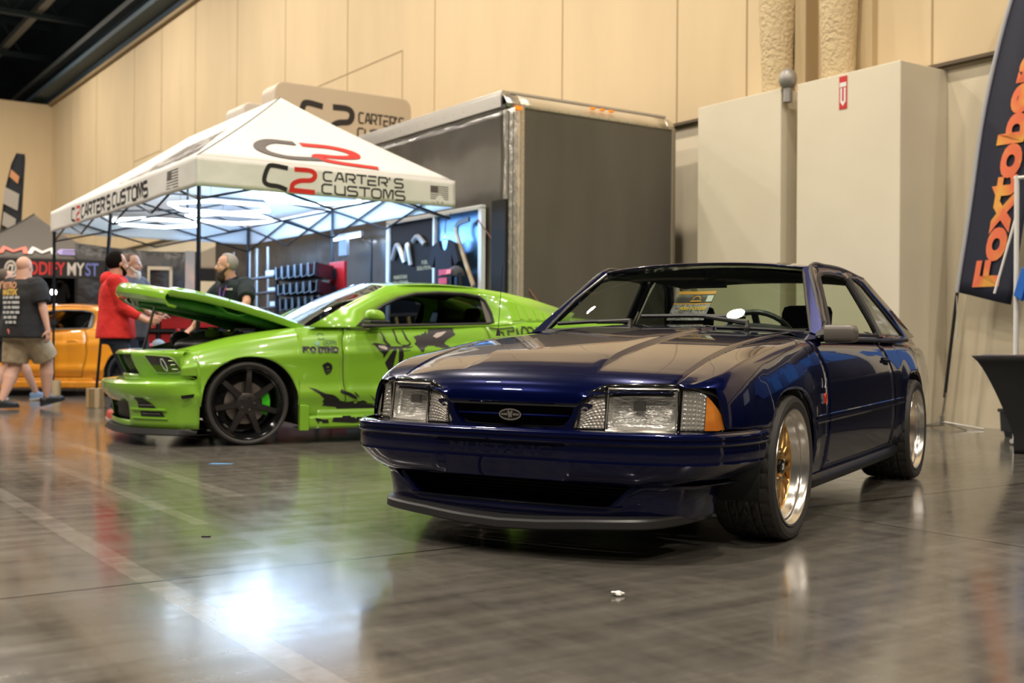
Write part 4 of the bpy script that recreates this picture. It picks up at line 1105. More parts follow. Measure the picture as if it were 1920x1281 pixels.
def val_fn(side):
    # u along the valance (viewer's left to right), v up from its lower edge, w out
    if side == 'front': return lambda u, v, w: (u, -.01 - w - .012 * math.sin(u * 5) * (1 - v / VH), ZE - VH + v)
    if side == 'left': return lambda u, v, w: (-.01 - w - .015 * math.sin(u * 4) * (1 - v / VH), TDp - u, ZE - VH + v)
    if side == 'back': return lambda u, v, w: (u, TDp + .01 + w, ZE - VH + v)
    return lambda u, v, w: (TWd + .01 + w, u, ZE - VH + v)
for side, ln in (('front', TWd), ('left', TDp), ('back', TWd), ('right', TDp)):
    f = val_fn(side); dz = lambda u: 0
    MB().grid([[f(u, v, 0) for v in linspace(0, VH + .0, 7)] for u in linspace(-.012, ln + .012, 60)]).build('valance', canvas, tent, smooth=180, solid=.003)
vf = val_fn('front'); vl = val_fn('left')
# front valance lettering: white cloth, dark C, red 2, name in two lines, flag
k = MB(); big_c(k, .68, .045, .26, .225, .048, vf); k.build('logo_c', blk, tent, smooth=0)
k = MB(); big_2(k, .985, .035, .26, .225, .05, vf); k.build('logo_two', rdl, tent, smooth=0)
k = MB(); strokes(k, "CARTER'S", 1.335, .165, .102, .092, .020, vf, gap=.27); strokes(k, "CUSTOMS", 1.32, .032, .114, .095, .020, vf, gap=.27); k.build('name_lettering', blk, tent, smooth=0)
def flag(fn, u0, v0, w_, h_, parent):
    m = MB().prism([(u0, v0 + h_ * .5), (u0 + w_ * .42, v0 + h_ * .5), (u0 + w_ * .42, v0 + h_), (u0, v0 + h_)], 0, .003, fn)
    for q in range(7):
        a = v0 + h_ * (q * 2) / 13; b = a + h_ / 13
        x0 = u0 + (w_ * .42 if a > v0 + h_ * .48 else 0)
        m.prism([(x0, a), (u0 + w_, a), (u0 + w_, b), (x0, b)], 0, .0025, fn)
    return m.build('printed_flag', gry, parent, smooth=0)
flag(vf, 2.62, .075, .23, .15, tent)
k = MB(); strokes(k, 'USA', 2.64, .03, .03, .022, .005, vf, gap=.9); k.build('small_lettering', gry, tent, smooth=0)
# left valance: C2 CARTER'S CUSTOMS in one line near its far end
k = MB(); big_c(k, 1.15, .06, .20, .17, .034, vl); k.build('logo_c', blk, tent, smooth=0)
k = MB(); big_2(k, 1.42, .06, .22, .17, .034, vl); k.build('logo_two', rdl, tent, smooth=0)
k = MB(); x_ = strokes(k, "CARTER'S", 1.72, .07, .145, .15, .040, vl, gap=.25); strokes(k, "CUSTOMS", x_ + .08, .07, .16, .15, .040, vl, gap=.25); k.build('name_lettering', blk, tent, smooth=0)
flag(vl, 5.22, .05, .34, .19, tent)
# roof lettering on the front and left slopes
def slope_fn(q, ln, lift=.012):
    e0, e1, p0, p1 = q
    def f(u, v, w):     # u 0..1 along eave, v 0..1 up the slope
        a = Vector(e0).lerp(Vector(e1), u); b = Vector(p0).lerp(Vector(p1), u); c = a.lerp(b, v)
        return (c.x, c.y, roof_z(v) - .03 * math.sin(math.pi * v) * math.sin(math.pi * max(0, min(1, u))) + lift + w)
    return f
sf = slope_fn(front, TWd)
def sq(fn, cx, u0, u1, v0, v1):   # keep letters upright on a triangle: undo the taper towards the peak
    return lambda u, v, w: fn(.5 + ((u0 + (u1 - u0) * u) - .5) / (1 - (v0 + (v1 - v0) * v)), v0 + (v1 - v0) * v, w)
sf1 = sq(sf, 0, .26, .485, .10, .36); sf2 = sq(sf, 0, .445, .70, .065, .345)
k = MB(); ribbon(k, cr([(.72, .96), (.30, .90), (.06, .62), (0, .34), (.12, .12), (.42, .0), (.95, .10)], 6), .20, sf1, .002, step=.03); k.build('roof_logo_c', gry, tent, smooth=0)
k = MB(); ribbon(k, cr([(0, 1.0), (.45, 1.02), (.74, .84), (.74, .58), (.45, .46), (.16, .44), (.12, .26), (.38, .12), (.98, .02)], 6), .185, sf2, .002, step=.03); k.build('roof_logo_two', rdl, tent, smooth=0)
lf = slope_fn(left, TDp)
lq = lambda u, v, w: lf(.5 + (u - .5) / 1.0, v, w)
k = MB(); strokes(k, "CARTER'S", .44, .40, .038, .26, .020, lq, gap=.3, step=.01); strokes(k, "CUSTOMS", .48, .07, .050, .26, .020, lq, gap=.3, step=.01); k.build('roof_lettering', gry, tent, smooth=0)
# frame
fr_m = M('black_frame_tube', (.012, .014, .018), .4, .3)
def leg(x, y, dx=0, dy=0):
    l_ = MB().tube([(x + dx, y + dy, 0), (x + dx * .55, y + dy * .55, 1.1)], .017, 4).tube([(x + dx * .6, y + dy * .6, .95), (x, y, ZE - .02)], .022, 4)
    l_.box((x + dx - .04, y + dy - .04, 0), (x + dx + .04, y + dy + .04, .006)).box((x + dx * .6 - .03, y + dy * .6 - .03, 1.02), (x + dx * .6 + .03, y + dy * .6 + .03, 1.10))
    return l_.build('leg', fr_m, tent, smooth=0)
leg(.03, .03); leg(.03, 3.08, -.18, .04); leg(TWd - .03, 3.05); leg(.03, TDp - .03); leg(TWd - .03, TDp - .03)
def scissor(a, b, z0, z1, n=2):
    m = MB(); a = Vector(a); b = Vector(b)
    for k in range(n):
        p = a.lerp(b, k / n); q = a.lerp(b, (k + 1) / n)
        m.cyl((p.x, p.y, z0), (q.x, q.y, z1), .013, 6).cyl((p.x, p.y, z1), (q.x, q.y, z0), .013, 6)
    return m.build('truss_bar', fr_m, tent)
zt0, zt1 = 2.20, 2.56
for a, b, n in (((0.03, .03), (TWd - .03, .03), 2), ((.03, 3.05), (TWd - .03, 3.05), 2), ((.03, TDp - .03), (TWd - .03, TDp - .03), 2), ((.03, .03), (.03, 3.05), 2), ((.03, 3.05), (.03, TDp - .03), 2), ((TWd - .03, .03), (TWd - .03, 3.05), 2), ((TWd - .03, 3.05), (TWd - .03, TDp - .03), 2)):
    scissor(a, b, zt0, zt1, n)
for x, y in ((.03, .03), (TWd - .03, .03), (.03, 3.05), (TWd - .03, 3.05), (.03, TDp - .03), (TWd - .03, TDp - .03)):
    p = P1 if y < 2 else P2
    px_, py_ = (p if abs(y - 3.05) > .1 else (TWd / 2, 3.05))
    MB().cyl((x, y, 2.55), (lerp(x, px_, .5), lerp(y, py_, .5), 2.62), .012, 6).cyl((lerp(x, px_, .5), lerp(y, py_, .5), 2.62), (px_, py_, 2.62), .012, 6).build('roof_arm', fr_m, tent)
for p in (P1, P2): MB().cyl((p[0], p[1], 2.5), (p[0], p[1], ZP - .03), .016, 8).build('centre_post', fr_m, tent)
# wooden blocks under two legs
wd_m = noise_col(M('pale_wood', (.55, .36, .17), .6), (.50, .32, .14), (.66, .45, .23), 6, 4, .3, .7, stretch=(1, 1, .2))
for (x, y), txt in ((((.03 - .18), 3.12), 'tan wooden weight block at the foot of the leaning canopy leg behind the red hoodie'), ((.03, TDp - .03), 'tan wooden weight block at the foot of the far left canopy leg')):
    p = TA + x * Vector((HN.x, HN.y, 0)) + y * Vector((HD.x, HD.y, 0))
    b = MB().box((-.085, -.085, 0), (-.024, .085, .235)).box((.024, -.085, 0), (.085, .085, .235)).box((-.085, -.085, 0), (.085, -.045, .235)).box((-.085, .045, 0), (.085, .085, .235)).build('wooden_block', wd_m, smooth=0, bevel=.004)
    b.location = p; b.rotation_euler = (0, 0, HALL); tag(b, txt, 'block', 'canopy weight blocks')

# neon hexagon lights under the canopy
neon = M('neon_tube', (1, 1, 1), .5, emis=(.72, .86, 1.0), es=15)
def hexlight(cx, cy, z, r, txt, rot=0, half=False):
    p = TA + cx * Vector((HN.x, HN.y, 0)) + cy * Vector((HD.x, HD.y, 0)) + Vector((0, 0, z))
    e_ = empty('hexagon_light', p, HALL + rot, txt, 'light', 'hexagon tube lights under the white canopy')
    for k in range(6):
        a, b = math.pi / 3 * k, math.pi / 3 * (k + 1)
        MB().cyl((r * math.cos(a), r * math.sin(a), 0), (r * math.cos(b), r * math.sin(b), 0), .019, 8).build('light_tube', neon, e_)
    for k in (0, 2, 4):
        a = math.pi / 3 * k
        MB().cyl((r * math.cos(a), r * math.sin(a), 0), (r * math.cos(a), r * math.sin(a), 2.6 - z), .004, 6).build('hanging_wire', steel, e_)
    return e_
hexlight(1.75, 1.20, 2.46, .62, 'glowing hexagon tube light under the canopy, nearest the trailer front corner')
hexlight(1.12, 2.42, 2.42, .62, 'glowing hexagon tube light in the middle of the canopy')
hexlight(1.75, 3.75, 2.44, .60, 'glowing hexagon tube light deep under the canopy, right side')
hexlight(1.05, 4.75, 2.42, .58, 'glowing hexagon tube light farthest back under the canopy')
# the light the tubes give off
N3_ = Vector((HN.x, HN.y, 0)); D3_ = Vector((HD.x, HD.y, 0))
def add_rect(name, loc, sx, sy, power, col, rot):
    l = bpy.data.lights.new(name, 'AREA'); l.shape = 'RECTANGLE'; l.size = sx; l.size_y = sy; l.energy = power; l.color = col
    o = bpy.data.objects.new(name, l); COL.objects.link(o); o.location = loc; o.rotation_euler = rot; return o
for cx, cy, sx, sy, pw_ in ((1.42, 1.75, 1.0, 1.25, 30), (1.40, 4.3, 1.0, 1.2, 34)):
    p = TA + cx * Vector((HN.x, HN.y, 0)) + cy * Vector((HD.x, HD.y, 0))
    add_rect('tube_light_glow', (p.x, p.y, 2.39), sx, sy, pw_, (.50, .72, 1.0), (0, 0, HALL))
    add_rect('tube_light_uplight', (p.x, p.y, 2.49), sx, sy, 48, (.55, .76, 1.0), (math.pi, 0, -HALL))

p = TA + 1.6 * N3_ + 2.9 * D3_
add_rect('tube_side_glow', (p.x, p.y, 2.36), 4.8, .35, 150, (.26, .52, 1.0), (R(72), 0, HALL - math.pi / 2))
# ================================================================== DISPLAY ON THE TRAILER SIDE
# open cabinet face on the trailer side: frame, black product panel, blue-lit bay
def tp(n, d, z): return TO + n * Vector((HN.x, HN.y, 0)) + d * Vector((HD.x, HD.y, 0)) + Vector((0, 0, z))
dp = empty('display_cabinet', tp(-.06, .40, 0), HALL, 'white framed display cabinet on the trailer side above the green car roof', 'display case')
wf = M('white_frame', (.72, .74, .76), .4)
for nm, lo, hi in (('frame_post', (-.03, 0, .5), (.03, .07, 2.37)), ('frame_post', (-.03, 2.22, .5), (.03, 2.29, 2.37)), ('frame_rail', (-.03, 0, 2.34), (.03, 2.29, 2.39)), ('frame_rail', (-.03, 0, .45), (.03, 2.29, .5)), ('divider', (-.028, 1.06, .5), (.03, 1.10, 2.34))):
    MB().box(lo, hi).build(nm, wf, dp, smooth=0, bevel=.004)
bluepan = M('blue_metal_panel', (.08, .16, .26), .25, .7)
MB().box((.02, .07, .5), (.035, 1.06, 2.34)).build('bay_panel', bluepan, dp, smooth=0)
pp = MB().box((.0, 1.10, .5), (.03, 2.22, 2.34)).build('product_panel', M('dark_brown_panel', (.014, .009, .006), .7, spec=.2), dp, smooth=0)
fd = lambda u, v, w: (-.002 - w, u * -1, v)    # u to the viewer's right is -d
gt = M('gold_lettering', (.45, .34, .16), .5)
for (u, v, s_, t_) in ((-1.95, 1.62, .075, 'MAINTAIN\nSOLUTIONS'), (-1.62, 1.50, .07, 'AIR\nSOLUTIONS'), (-1.33, 1.78, .07, 'FUEL\nSOLUTIONS'), (-1.95, 1.36, .07, 'BRAKES'), (-1.35, 1.36, .075, 'HEAT\nSOLUTIONS')):
    k = MB(); put_text(k, t_, s_, lambda a, b, c: fd(u + a, v + b, c), 'CENTER'); k.build('panel_lettering', gt, pp, smooth=0)
prodm = M('pale_product', (.42, .40, .37), .35, .5)
for (d0, d1, z0, z1) in ((1.78, 2.10, 1.82, 2.05), (1.62, 1.74, 1.78, 2.04), (1.28, 1.56, 2.02, 2.12)):
    MB().tube(cr([(-.03, d0, z0, ), (-.05, (d0 + d1) / 2, z1), (-.03, d1, z0 + .06)], 6), .035, 8).build('pipe_sample', prodm, pp)
for d in (1.28, 1.50, 1.82):
    MB().tube(cr([(-.06, d + .12, 1.12), (-.07, d + .05, .98), (-.07, d - .04, .93), (-.06, d - .10, 1.02)], 5), .03, 8).build('brass_sample', M('brass', (.45, .32, .10), .3, .8), pp)
MB().box((-.02, 1.12, 1.14), (.0, 2.2, 1.18)).build('shelf_edge', alu, pp, smooth=0)
# black T-shirt on a hanger
def shirt(name, loc, rz, w, h, mat, label, grp=None, neck=True, cat='t-shirt'):
    e_ = empty(name, loc, rz, label, cat, grp)
    pts = [(-.10, 0), (-.24, -.05), (-.33, -.27), (-.24, -.32), (-.19, -.20), (-.20, -h), (.20, -h), (.19, -.20), (.24, -.32), (.33, -.27), (.24, -.05), (.10, 0), (.06, -.10), (0, -.14), (-.06, -.10)]
    k_ = w / .46
    rows = MB(); 
    rows.prism([(a * k_, b) for a, b in pts], -.022, .022, lambda u, v, w_: (u, w_ + .012 * math.sin(u * 26) * min(1, -v * 2), v))
    rows.build('shirt_body', mat, e_, smooth=40, bevel=.008)
    MB().tube([(-.18 * k_, 0, -.045), (0, 0, .02), (.18 * k_, 0, -.045)], .005, 6).tube(cr([(0, 0, .02), (0, 0, .07), (.02, 0, .10), (.045, 0, .085)], 4), .003, 6).build('hanger', chrome, e_)
    return e_
TR = HALL - math.pi / 2      # local x to the viewer's right along the trailer side, local y out of... the wall
ts = shirt('hanging_tshirt', tp(-.20, 1.02, 2.02), TR, .48, .78, M('navy_black_cotton', (.010, .010, .016), .9), 'black T-shirt with red printed block hanging in the trailer display cabinet')
k = MB(); fts = lambda u, v, w_: (u, -.040 - w_, v)
for j, (v0, v1) in enumerate(((-.42, -.35), (-.52, -.45), (-.66, -.59))):
    k.prism([(-.07, v0), (.12, v0), (.12, v1), (-.07, v1)], 0, .003, fts)
k.build('red_print', M('print_red', (.55, .03, .06), .6), ts, smooth=0)
k = MB(); put_text(k, 'C2', .09, lambda u, v, w_: fts(u - .05, v - .585, w_)); put_text(k, 'CUSTOM', .055, lambda u, v, w_: fts(u - .08, v - .73, w_)); k.build('white_print', whitep, ts, smooth=0)
MB().tube(cr([(.0, 0, .09), (.0, .02, .25), (-.03, .1, .33)], 4), .006, 6).build('hook_wire', blackp, ts)
# hockey stick, cap, strap
st_ = empty('hockey_stick', tp(-.16, .0, 0), HALL, 'wooden hockey stick with black edge hanging right of the black T-shirt', 'hockey stick')
pts = cr([(0, .55, 2.23), (0, .78, 2.20), (0, .83, 2.12), (0, .80, 2.04), (0, .72, 1.90), (0, .60, 1.70), (0, .50, 1.54), (0, .45, 1.46)], 5)
rows = []
for i, p in enumerate(pts):
    a = Vector(pts[max(0, i - 1)]); b = Vector(pts[min(len(pts) - 1, i + 1)]); t = (b - a).normalized(); nn_ = Vector((0, -t.z, t.y)) * .028; c = Vector(p)
    rows.append([tuple(c + nn_ + Vector((-.01, 0, 0))), tuple(c - nn_ + Vector((-.01, 0, 0))), tuple(c - nn_ + Vector((.012, 0, 0))), tuple(c + nn_ + Vector((.012, 0, 0)))])
MB().grid(rows[8:], closed=True, capends=True).build('shaft', noise_col(M('ash_wood', (.62, .38, .15), .5), (.55, .33, .12), (.68, .44, .2), 8), st_, smooth=40, bevel=.002)
MB().grid(rows[:9], closed=True, capends=True).build('blade', blackp, st_, smooth=40)
MB().tube([(-.0, p[1] - .032, p[2] - .012) for p in pts[8:]], .010, 6).build('black_edge', blackp, st_)
cp = empty('snapback_cap', tp(-.24, .70, 1.58), TR, 'dark grey snapback cap with a red patch hanging right of the black T-shirt', 'cap')
mb = MB()
rows = [[(.11 * math.cos(a) * math.cos(b), -.10 * math.sin(a) * math.cos(b), .12 * math.sin(b)) for a in [2 * math.pi * j / 20 for j in range(20)]] for b in linspace(0, 1.5, 8)]
MB().grid(rows, closed=True, capends=True).build('crown', M('charcoal_felt', (.06, .058, .058), .9), cp)
MB().prism([(.10 * math.cos(a), -.07 - .12 * math.sin(a)) for a in linspace(0, math.pi, 12)], 0, .006).build('brim', M('charcoal_felt'), cp, smooth=0)
MB().prism([(-.05, .02), (.05, .02), (.05, .075), (-.05, .075)], 0, .006, lambda u, v, w_: (u, -.105 - w_ + v * .2, v)).build('patch', M('print_orange_red', (.7, .06, .02), .5), cp, smooth=0)
bg_ = empty('red_bag', tp(-.24, .46, 1.30), TR, 'pink red bag with black strap at the bottom right of the display cabinet', 'bag')
MB().ball((0, -.04, 0), (.15, .07, .15), 16, 10).build('bag_body', M('pink_fabric', (.6, .04, .08), .8), bg_)
MB().tube([(-.03, -.10, .13), (-.02, -.10, .30), (.02, -.1, .30), (.03, -.10, .13)], .02, 6).build('strap', blackp, bg_)
sp0 = tp(-.13, .42, 2.22)
o = MB().tube([(0, 0, 0), tuple(Vector((.40, 12.82, 1.13)) - sp0), tuple(Vector((1.2, 12.70, .01)) - sp0)], .008, 6).build('tie_strap', M('brown_strap', (.28, .13, .09), .8))
o.location = sp0; tag(o, 'thin brown strap running down from the display cabinet corner', 'strap')
# shop light on the trailer side left of the cabinet
lt = empty('work_light', tp(-.28, 3.35, 2.28), HALL, 'small bright work light on a black stand left of the display cabinet', 'lamp')
MB().cyl((0, -.62, -2.28), (0, -.62, -.12), .016, 8).cyl((0, -.62, -.2), (0, -.35, -.12), .012, 8).build('stand_pole', fr_m, lt)
MB().box((-.03, -.36, -.06), (.02, .55, 0)).build('lamp_bar', alu, lt, smooth=0, bevel=.01)
MB().box((-.04, -.30, -.075), (.0, .50, -.058)).build('lamp_tube', M('lamp_glow', (1, 1, 1), .5, emis=(.8, .9, 1), es=22), lt, smooth=0)
MB().box((-.035, .05, -.30), (.01, .28, -.06)).build('lamp_box', M('pale_lamp_box', (.22, .26, .32), .5), lt, smooth=0)
MB().box((-.05, -.7, -2.28), (.05, -.54, -2.25)).build('stand_foot', fr_m, lt, smooth=0)
# ================================================================== GREEN COUPE (and the orange one of the same shape)
lime = M('lime_green_paint', (.235, .50, .03), .30, .0, coat=1, coat_r=.02)
orange = M('orange_paint', (.85, .30, .012), .3, 0, coat=1, coat_r=.03)
vinyl = M('black_vinyl', (.012, .011, .012), .45)
greyvinyl = M('pale_vinyl', (.55, .47, .44), .5)
def GW(x): return sm([(-3.80, .80), (-3.5, .88), (-3.0, .935), (-2.72, .945), (-2.2, .938), (-1.4, .93), (-.6, .93), (0, .942), (.30, .935), (.42, .925), (.50, .90), (.56, .868)], x)
def Gtop(x): return sm([(-3.8, .96), (-3.4, .995), (-2.8, 1.0), (-2.1, .968), (-1.4, .935), (-.8, .915), (-.46, .895), (-.2, .865), (.1, .815), (.35, .752), (.5, .712), (.62, .690)], x)
def Gprof(x, z):
    zt = Gtop(x)
    zz = z if z < .40 else .40 + (z - .40) * .51 / max(.1, zt - .40)
    o = sm([(.10, -.05), (.16, -.035), (.24, -.030), (.31, -.022), (.37, .004), (.40, .006), (.47, -.014), (.60, -.014), (.705, -.004), (.725, -.002), (.745, -.016), (.82, -.035), (.88, -.062), (.91, -.10)], zz)
    return o
def Gflare(x, z):
    f = 0
    for cx in (-.015, -2.735):
        d = (abs((x - cx) / .385) ** 2.2 + abs(max(z - .31, 0) / .385) ** 2.2) ** (1 / 2.2)
        if .9 < d < 1.6: f = max(f, .028 * (1 - max(0, d - 1.0) / .6) ** 1.5)
    return f
def GY(x, z): return GW(x) + Gprof(x, z) + Gflare(x, z)
GFA = arch(-.015, .31, .385, .385, 24, 2.15); GRA = arch(-2.735, .31, .385, .39, 24, 2.15)
def gseam_f(z): return pw([(.2, -.80), (.276, -.797), (.5, -.77), (.814, -.762), (.93, -.80)], z)
def gseam_r(z): return pw([(.2, -2.02), (.4, -2.06), (.60, -2.10), (.82, -2.094), (.97, -2.05)], z)

def decal(name, polys, mat, fn=None, w=.002, parent=None, du=.12):
    fn = fn or onside
    m = MB()
    for p in polys:
        # fill by horizontal slices so it follows the skin
        zs = [q[1] for q in p]; z0, z1 = min(zs), max(zs); N = max(2, int((z1 - z0) / .012))
        bands = []
        for k in range(N):
            a, b = lerp(z0, z1, k / N), lerp(z0, z1, (k + 1) / N)
            def cross(z):
                xs = []
                for i in range(len(p)):
                    (xa, za), (xb, zb) = p[i], p[(i + 1) % len(p)]
                    if (za <= z < zb) or (zb <= z < za): xs.append(xa + (xb - xa) * (z - za) / (zb - za))
                return sorted(xs)
            ca, cb = cross(a + 1e-5), cross(b - 1e-5)
            if len(ca) != len(cb) or not ca:
                cm = cross((a + b) / 2); ca = cb = cm
            for i in range(0, len(ca) - 1, 2):
                n = max(1, int(max(ca[i + 1] - ca[i], cb[i + 1] - cb[i]) / du))
                for s in range(n):
                    f0, f1 = s / n, (s + 1) / n
                    m.add([fn(lerp(ca[i], ca[i+1], f0), a, w), fn(lerp(ca[i], ca[i+1], f1), a, w), fn(lerp(cb[i], cb[i+1], f1), b, w), fn(lerp(cb[i], cb[i+1], f0), b, w)], [(0, 1, 2, 3)])
    return m.build(name, mat, parent or green, smooth=0)

def pony_coupe(root, paint, hood_open, detail):
    def P(bl, *a, **k): return bl.build(a[0], a[1], a[2] if len(a) > 2 else root, **k)
    for sgn in (1, -1):
        rws = []
        for x in linspace(.505, GFA[0][0] + .0004, 7): rws.append([(x, lerp(.54 if x > .39 else .31, Gtop(x), j / 20)) for j in range(21)])
        for x, z in GFA: rws.append([(x, lerp(z, Gtop(x), j / 20)) for j in range(21)])
        for t in linspace(0, 1, 9): rws.append([(lerp(GFA[-1][0] - .0005, gseam_f(z) + .003, t), z) for z in [lerp(.215, Gtop(-.8), j / 20) for j in range(21)]])
        def top(x): 
            y0, zt = GY(x, Gtop(x)), Gtop(x)
            return [(x, lerp(y0, .735 if x < .45 else lerp(.735, .70, (x - .45) / .12), t), zt + .030 * (1 - (1 - t) ** 2)) for t in (.2, .45, .7, 1)]
        G = [[(x, GY(x, z), z) for x, z in r] + top(r[-1][0]) for r in rws]
        P(MB().grid([[(x, sgn * y, z) for x, y, z in r] for r in G]), 'fender', paint, smooth=50, solid=.003)
        P(MB().tube([(x, sgn * (GY(x, z) - .006), z) for x, z in GFA], .008, 6), 'arch_lip', paint)
        P(MB().tube([(x, sgn * (GY(x, z) - .006), z) for x, z in GRA], .008, 6), 'arch_lip', paint)
        for A in (GFA, GRA):
            P(MB().grid([[(x, sgn * y, z) for x, z in [(A[0][0], .15)] + A + [(A[-1][0], .15)]] for y in (.45, .7, .92)]), 'wheel_housing', blackf, solid=.003)
        rws = []
        for t in linspace(0, 1, 24): rws.append([(lerp(gseam_f(z) - .003, gseam_r(z) + .003, t), z) for z in [lerp(.272, lerp(.915, .965, t), j / 24) for j in range(25)]])
        door = P(MB().grid([[(x, sgn * GY(x, z), z) for x, z in r] for r in rws]), 'door', paint, smooth=50, solid=.003)
        hx = -1.90; hy = GY(hx, .80)
        P(MB().prism([(-.085 + .17 * i / 10, .028 * math.sin(math.pi * i / 10)) for i in range(11)] + [(.085, -.012), (-.085, -.012)], .0, .022, lambda u, v, w: (hx + u, sgn * (hy + w - .004), .79 + v)), 'door_handle', paint, door, bevel=.006)
        rws = []
        for t in linspace(0, 1, 8): rws.append([(lerp(gseam_r(z) - .003, GRA[0][0] + .002, t), z) for z in [lerp(.24, Gtop(-2.2), j / 20) for j in range(21)]])
        for x, z in GRA[1:-1]: rws.append([(x, lerp(z, Gtop(x), j / 20)) for j in range(21)])
        for x in linspace(GRA[-1][0], -3.78, 10): rws.append([(x, lerp(.24 if x < GRA[-1][0] - .001 else .31, Gtop(x), j / 20)) for j in range(21)])
        P(MB().grid([[(x, sgn * GY(x, z), z) for x, z in r] for r in rws]), 'quarter_panel', paint, smooth=50, solid=.003)
        # sill and side skirt with its front winglet
        P(MB().grid([[(x, sgn * (GW(x) - .024), .268), (x, sgn * (GW(x) - .026), .222), (x, sgn * (GW(x) + .004), .212), (x, sgn * (GW(x) + .012), .20), (x, sgn * (GW(x) + .010), .135), (x, sgn * (GW(x) - .006), .118), (x, sgn * .7, .118)] for x in linspace(-.405, -2.345, 12)]), 'side_skirt', paint, smooth=30, solid=.004)
        P(MB().prism([(-.400, .105), (-.475, .105), (-.475, .30), (-.445, .31), (-.40, .31)], -.02, .035, lambda u, v, w: (u, sgn * (GW(-.45) + w), v)), 'skirt_winglet', paint, smooth=0, bevel=.006)
        # greenhouse side
        def G3(x, z, o=0):
            base = .83; t = max(0, (z - .93) / .36)
            return (x, sgn * (lerp(.868, .60, min(1.1, t) ** 1.1) + o), z)
        win = [(-.90, .935), (-1.3, .948), (-1.75, .960), (-2.10, .972), (-2.150, .985), (-2.155, 1.06), (-2.135, 1.17), (-2.09, 1.21), (-1.95, 1.232), (-1.72, 1.236), (-1.50, 1.222), (-1.32, 1.178), (-1.18, 1.118), (-1.05, 1.045)]
        out = [(-.50, .925), (-1.2, .925), (-1.75, .935), (-2.3, .955), (-2.9, .99), (-3.0, 1.075), (-2.6, 1.20), (-2.35, 1.252), (-2.05, 1.290), (-1.72, 1.305), (-1.45, 1.298), (-1.24, 1.275), (-1.02, 1.19), (-.80, 1.085)]
        P(MB().ring([G3(*p) for p in out], [G3(*p) for p in win]), 'roof_side_frame', paint, smooth=60, solid=.02)
        P(MB().tube([G3(p[0], p[1], .004) for p in resample(win + [win[0]], .1)][:-1], .016, 6, closed=True), 'window_seal', blackp)
        P(MB().add([G3(p[0], p[1], -.012) for p in [(-1.62, .957), (-2.10, .972), (-2.150, .985), (-2.155, 1.06), (-2.135, 1.17), (-2.09, 1.21), (-1.95, 1.232), (-1.72, 1.236)]], [tuple(range(8))]), 'rear_side_glass', glass('dark_side_glass', (.12, .13, .13)), smooth=0)
        P(MB().prism([(-2.09, .975), (-2.15, .985), (-2.155, 1.06), (-2.135, 1.17), (-2.10, 1.205)], -.006, .004, lambda u, v, w: G3(u, v, w)), 'pillar_trim', M('grey_pillar', (.10, .09, .08), .5), smooth=0)
        P(MB().prism([(-.90, .937), (-1.10, .942), (-1.10, 1.04), (-1.05, 1.04)], -.004, .006, lambda u, v, w: G3(u, v, w)), 'mirror_sail', M('grey_pillar'), smooth=0)
        if detail:
            # louvered quarter panel insert
            lv = MB(); ins = [(-2.34, 1.00), (-2.84, 1.01), (-2.70, 1.085), (-2.52, 1.145), (-2.36, 1.185), (-2.335, 1.17)]
            P(MB().prism(ins, 0.006, .020, lambda u, v, w: G3(u, v, w)), 'quarter_louver', paint, smooth=0, bevel=.010)
            for xx in (-2.42, -2.50, -2.58, -2.66, -2.74):
                zt = pw([(-2.84, 1.02), (-2.70, 1.08), (-2.52, 1.13), (-2.36, 1.17)], xx)
                P(MB().prism([(xx, 1.02), (xx - .055, 1.02), (xx - .05, zt - .02), (xx, zt - .012)], .016, .030, lambda u, v, w: G3(u, v, w if u > xx - .01 else .018)), 'louver_blade', paint, smooth=0)
        # mirror
        mt = empty('door_mirror'); mt.parent = root
        rows = []
        for t in linspace(0, 1, 11):
            y = lerp(.955, 1.10, t); k = math.sqrt(max(.03, 1 - (2 * t - 1) ** 4 * (.9 if t > .5 else .2)))
            rows.append([(-1.00 + .075 * k * math.copysign(abs(math.cos(q)) ** .75, math.cos(q)) - .0, sgn * y, 1.015 + .055 * k * (math.sin(q) if math.sin(q) > 0 else .75 * math.sin(q)) + .012 * math.cos(q)) for q in [2 * math.pi * j / 20 for j in range(20)]])
        P(MB().grid(rows, closed=True, capends=True), 'mirror_shell', paint, mt, smooth=60)
        P(MB().box((-1.10, sgn * 1.02 - .09, .955), (-.93, sgn * 1.02 + .09, .985)), 'mirror_base', blackp, mt, smooth=0, bevel=.01)
    # roof, windshield, rear glass, deck
    def rp(x, s):
        half = sm([(-3.0, .52), (-2.4, .60), (-1.9, .62), (-1.5, .62), (-1.24, .61)], x)
        ze = sm([(-2.95, 1.085), (-2.6, 1.20), (-2.35, 1.252), (-2.05, 1.290), (-1.72, 1.305), (-1.45, 1.298), (-1.24, 1.275)], x)
        return (x + .03 * (1 - s * s) * (1 if x > -1.4 else 0), half * s, ze + .045 * (1 - s * s))
    P(MB().grid([[rp(x, s) for s in linspace(-1, 1, 17)] for x in linspace(-1.24, -2.30, 18)]), 'roof', paint, smooth=60, solid=.006)
    P(MB().grid([[(a, b * .94, c - .04) for a, b, c in [rp(x, s) for s in linspace(-1, 1, 7)]] for x in linspace(-1.26, -2.3, 6)]), 'headliner', blackf, solid=.004)
    P(MB().grid([[rp(x, s) for s in linspace(-1, 1, 9)] for x in linspace(-2.31, -2.95, 8)]), 'rear_window', blackg, smooth=60, solid=.004)
    P(MB().grid([[(x, y, sm([(-3.80, .93), (-3.72, 1.0), (-3.5, 1.035), (-2.95, 1.085)], x) - .10 * (abs(y) / .85) ** 3) for y in linspace(-.86, .86, 13)] for x in linspace(-2.93, -3.80, 10)]), 'deck_lid', paint, smooth=60, solid=.004)
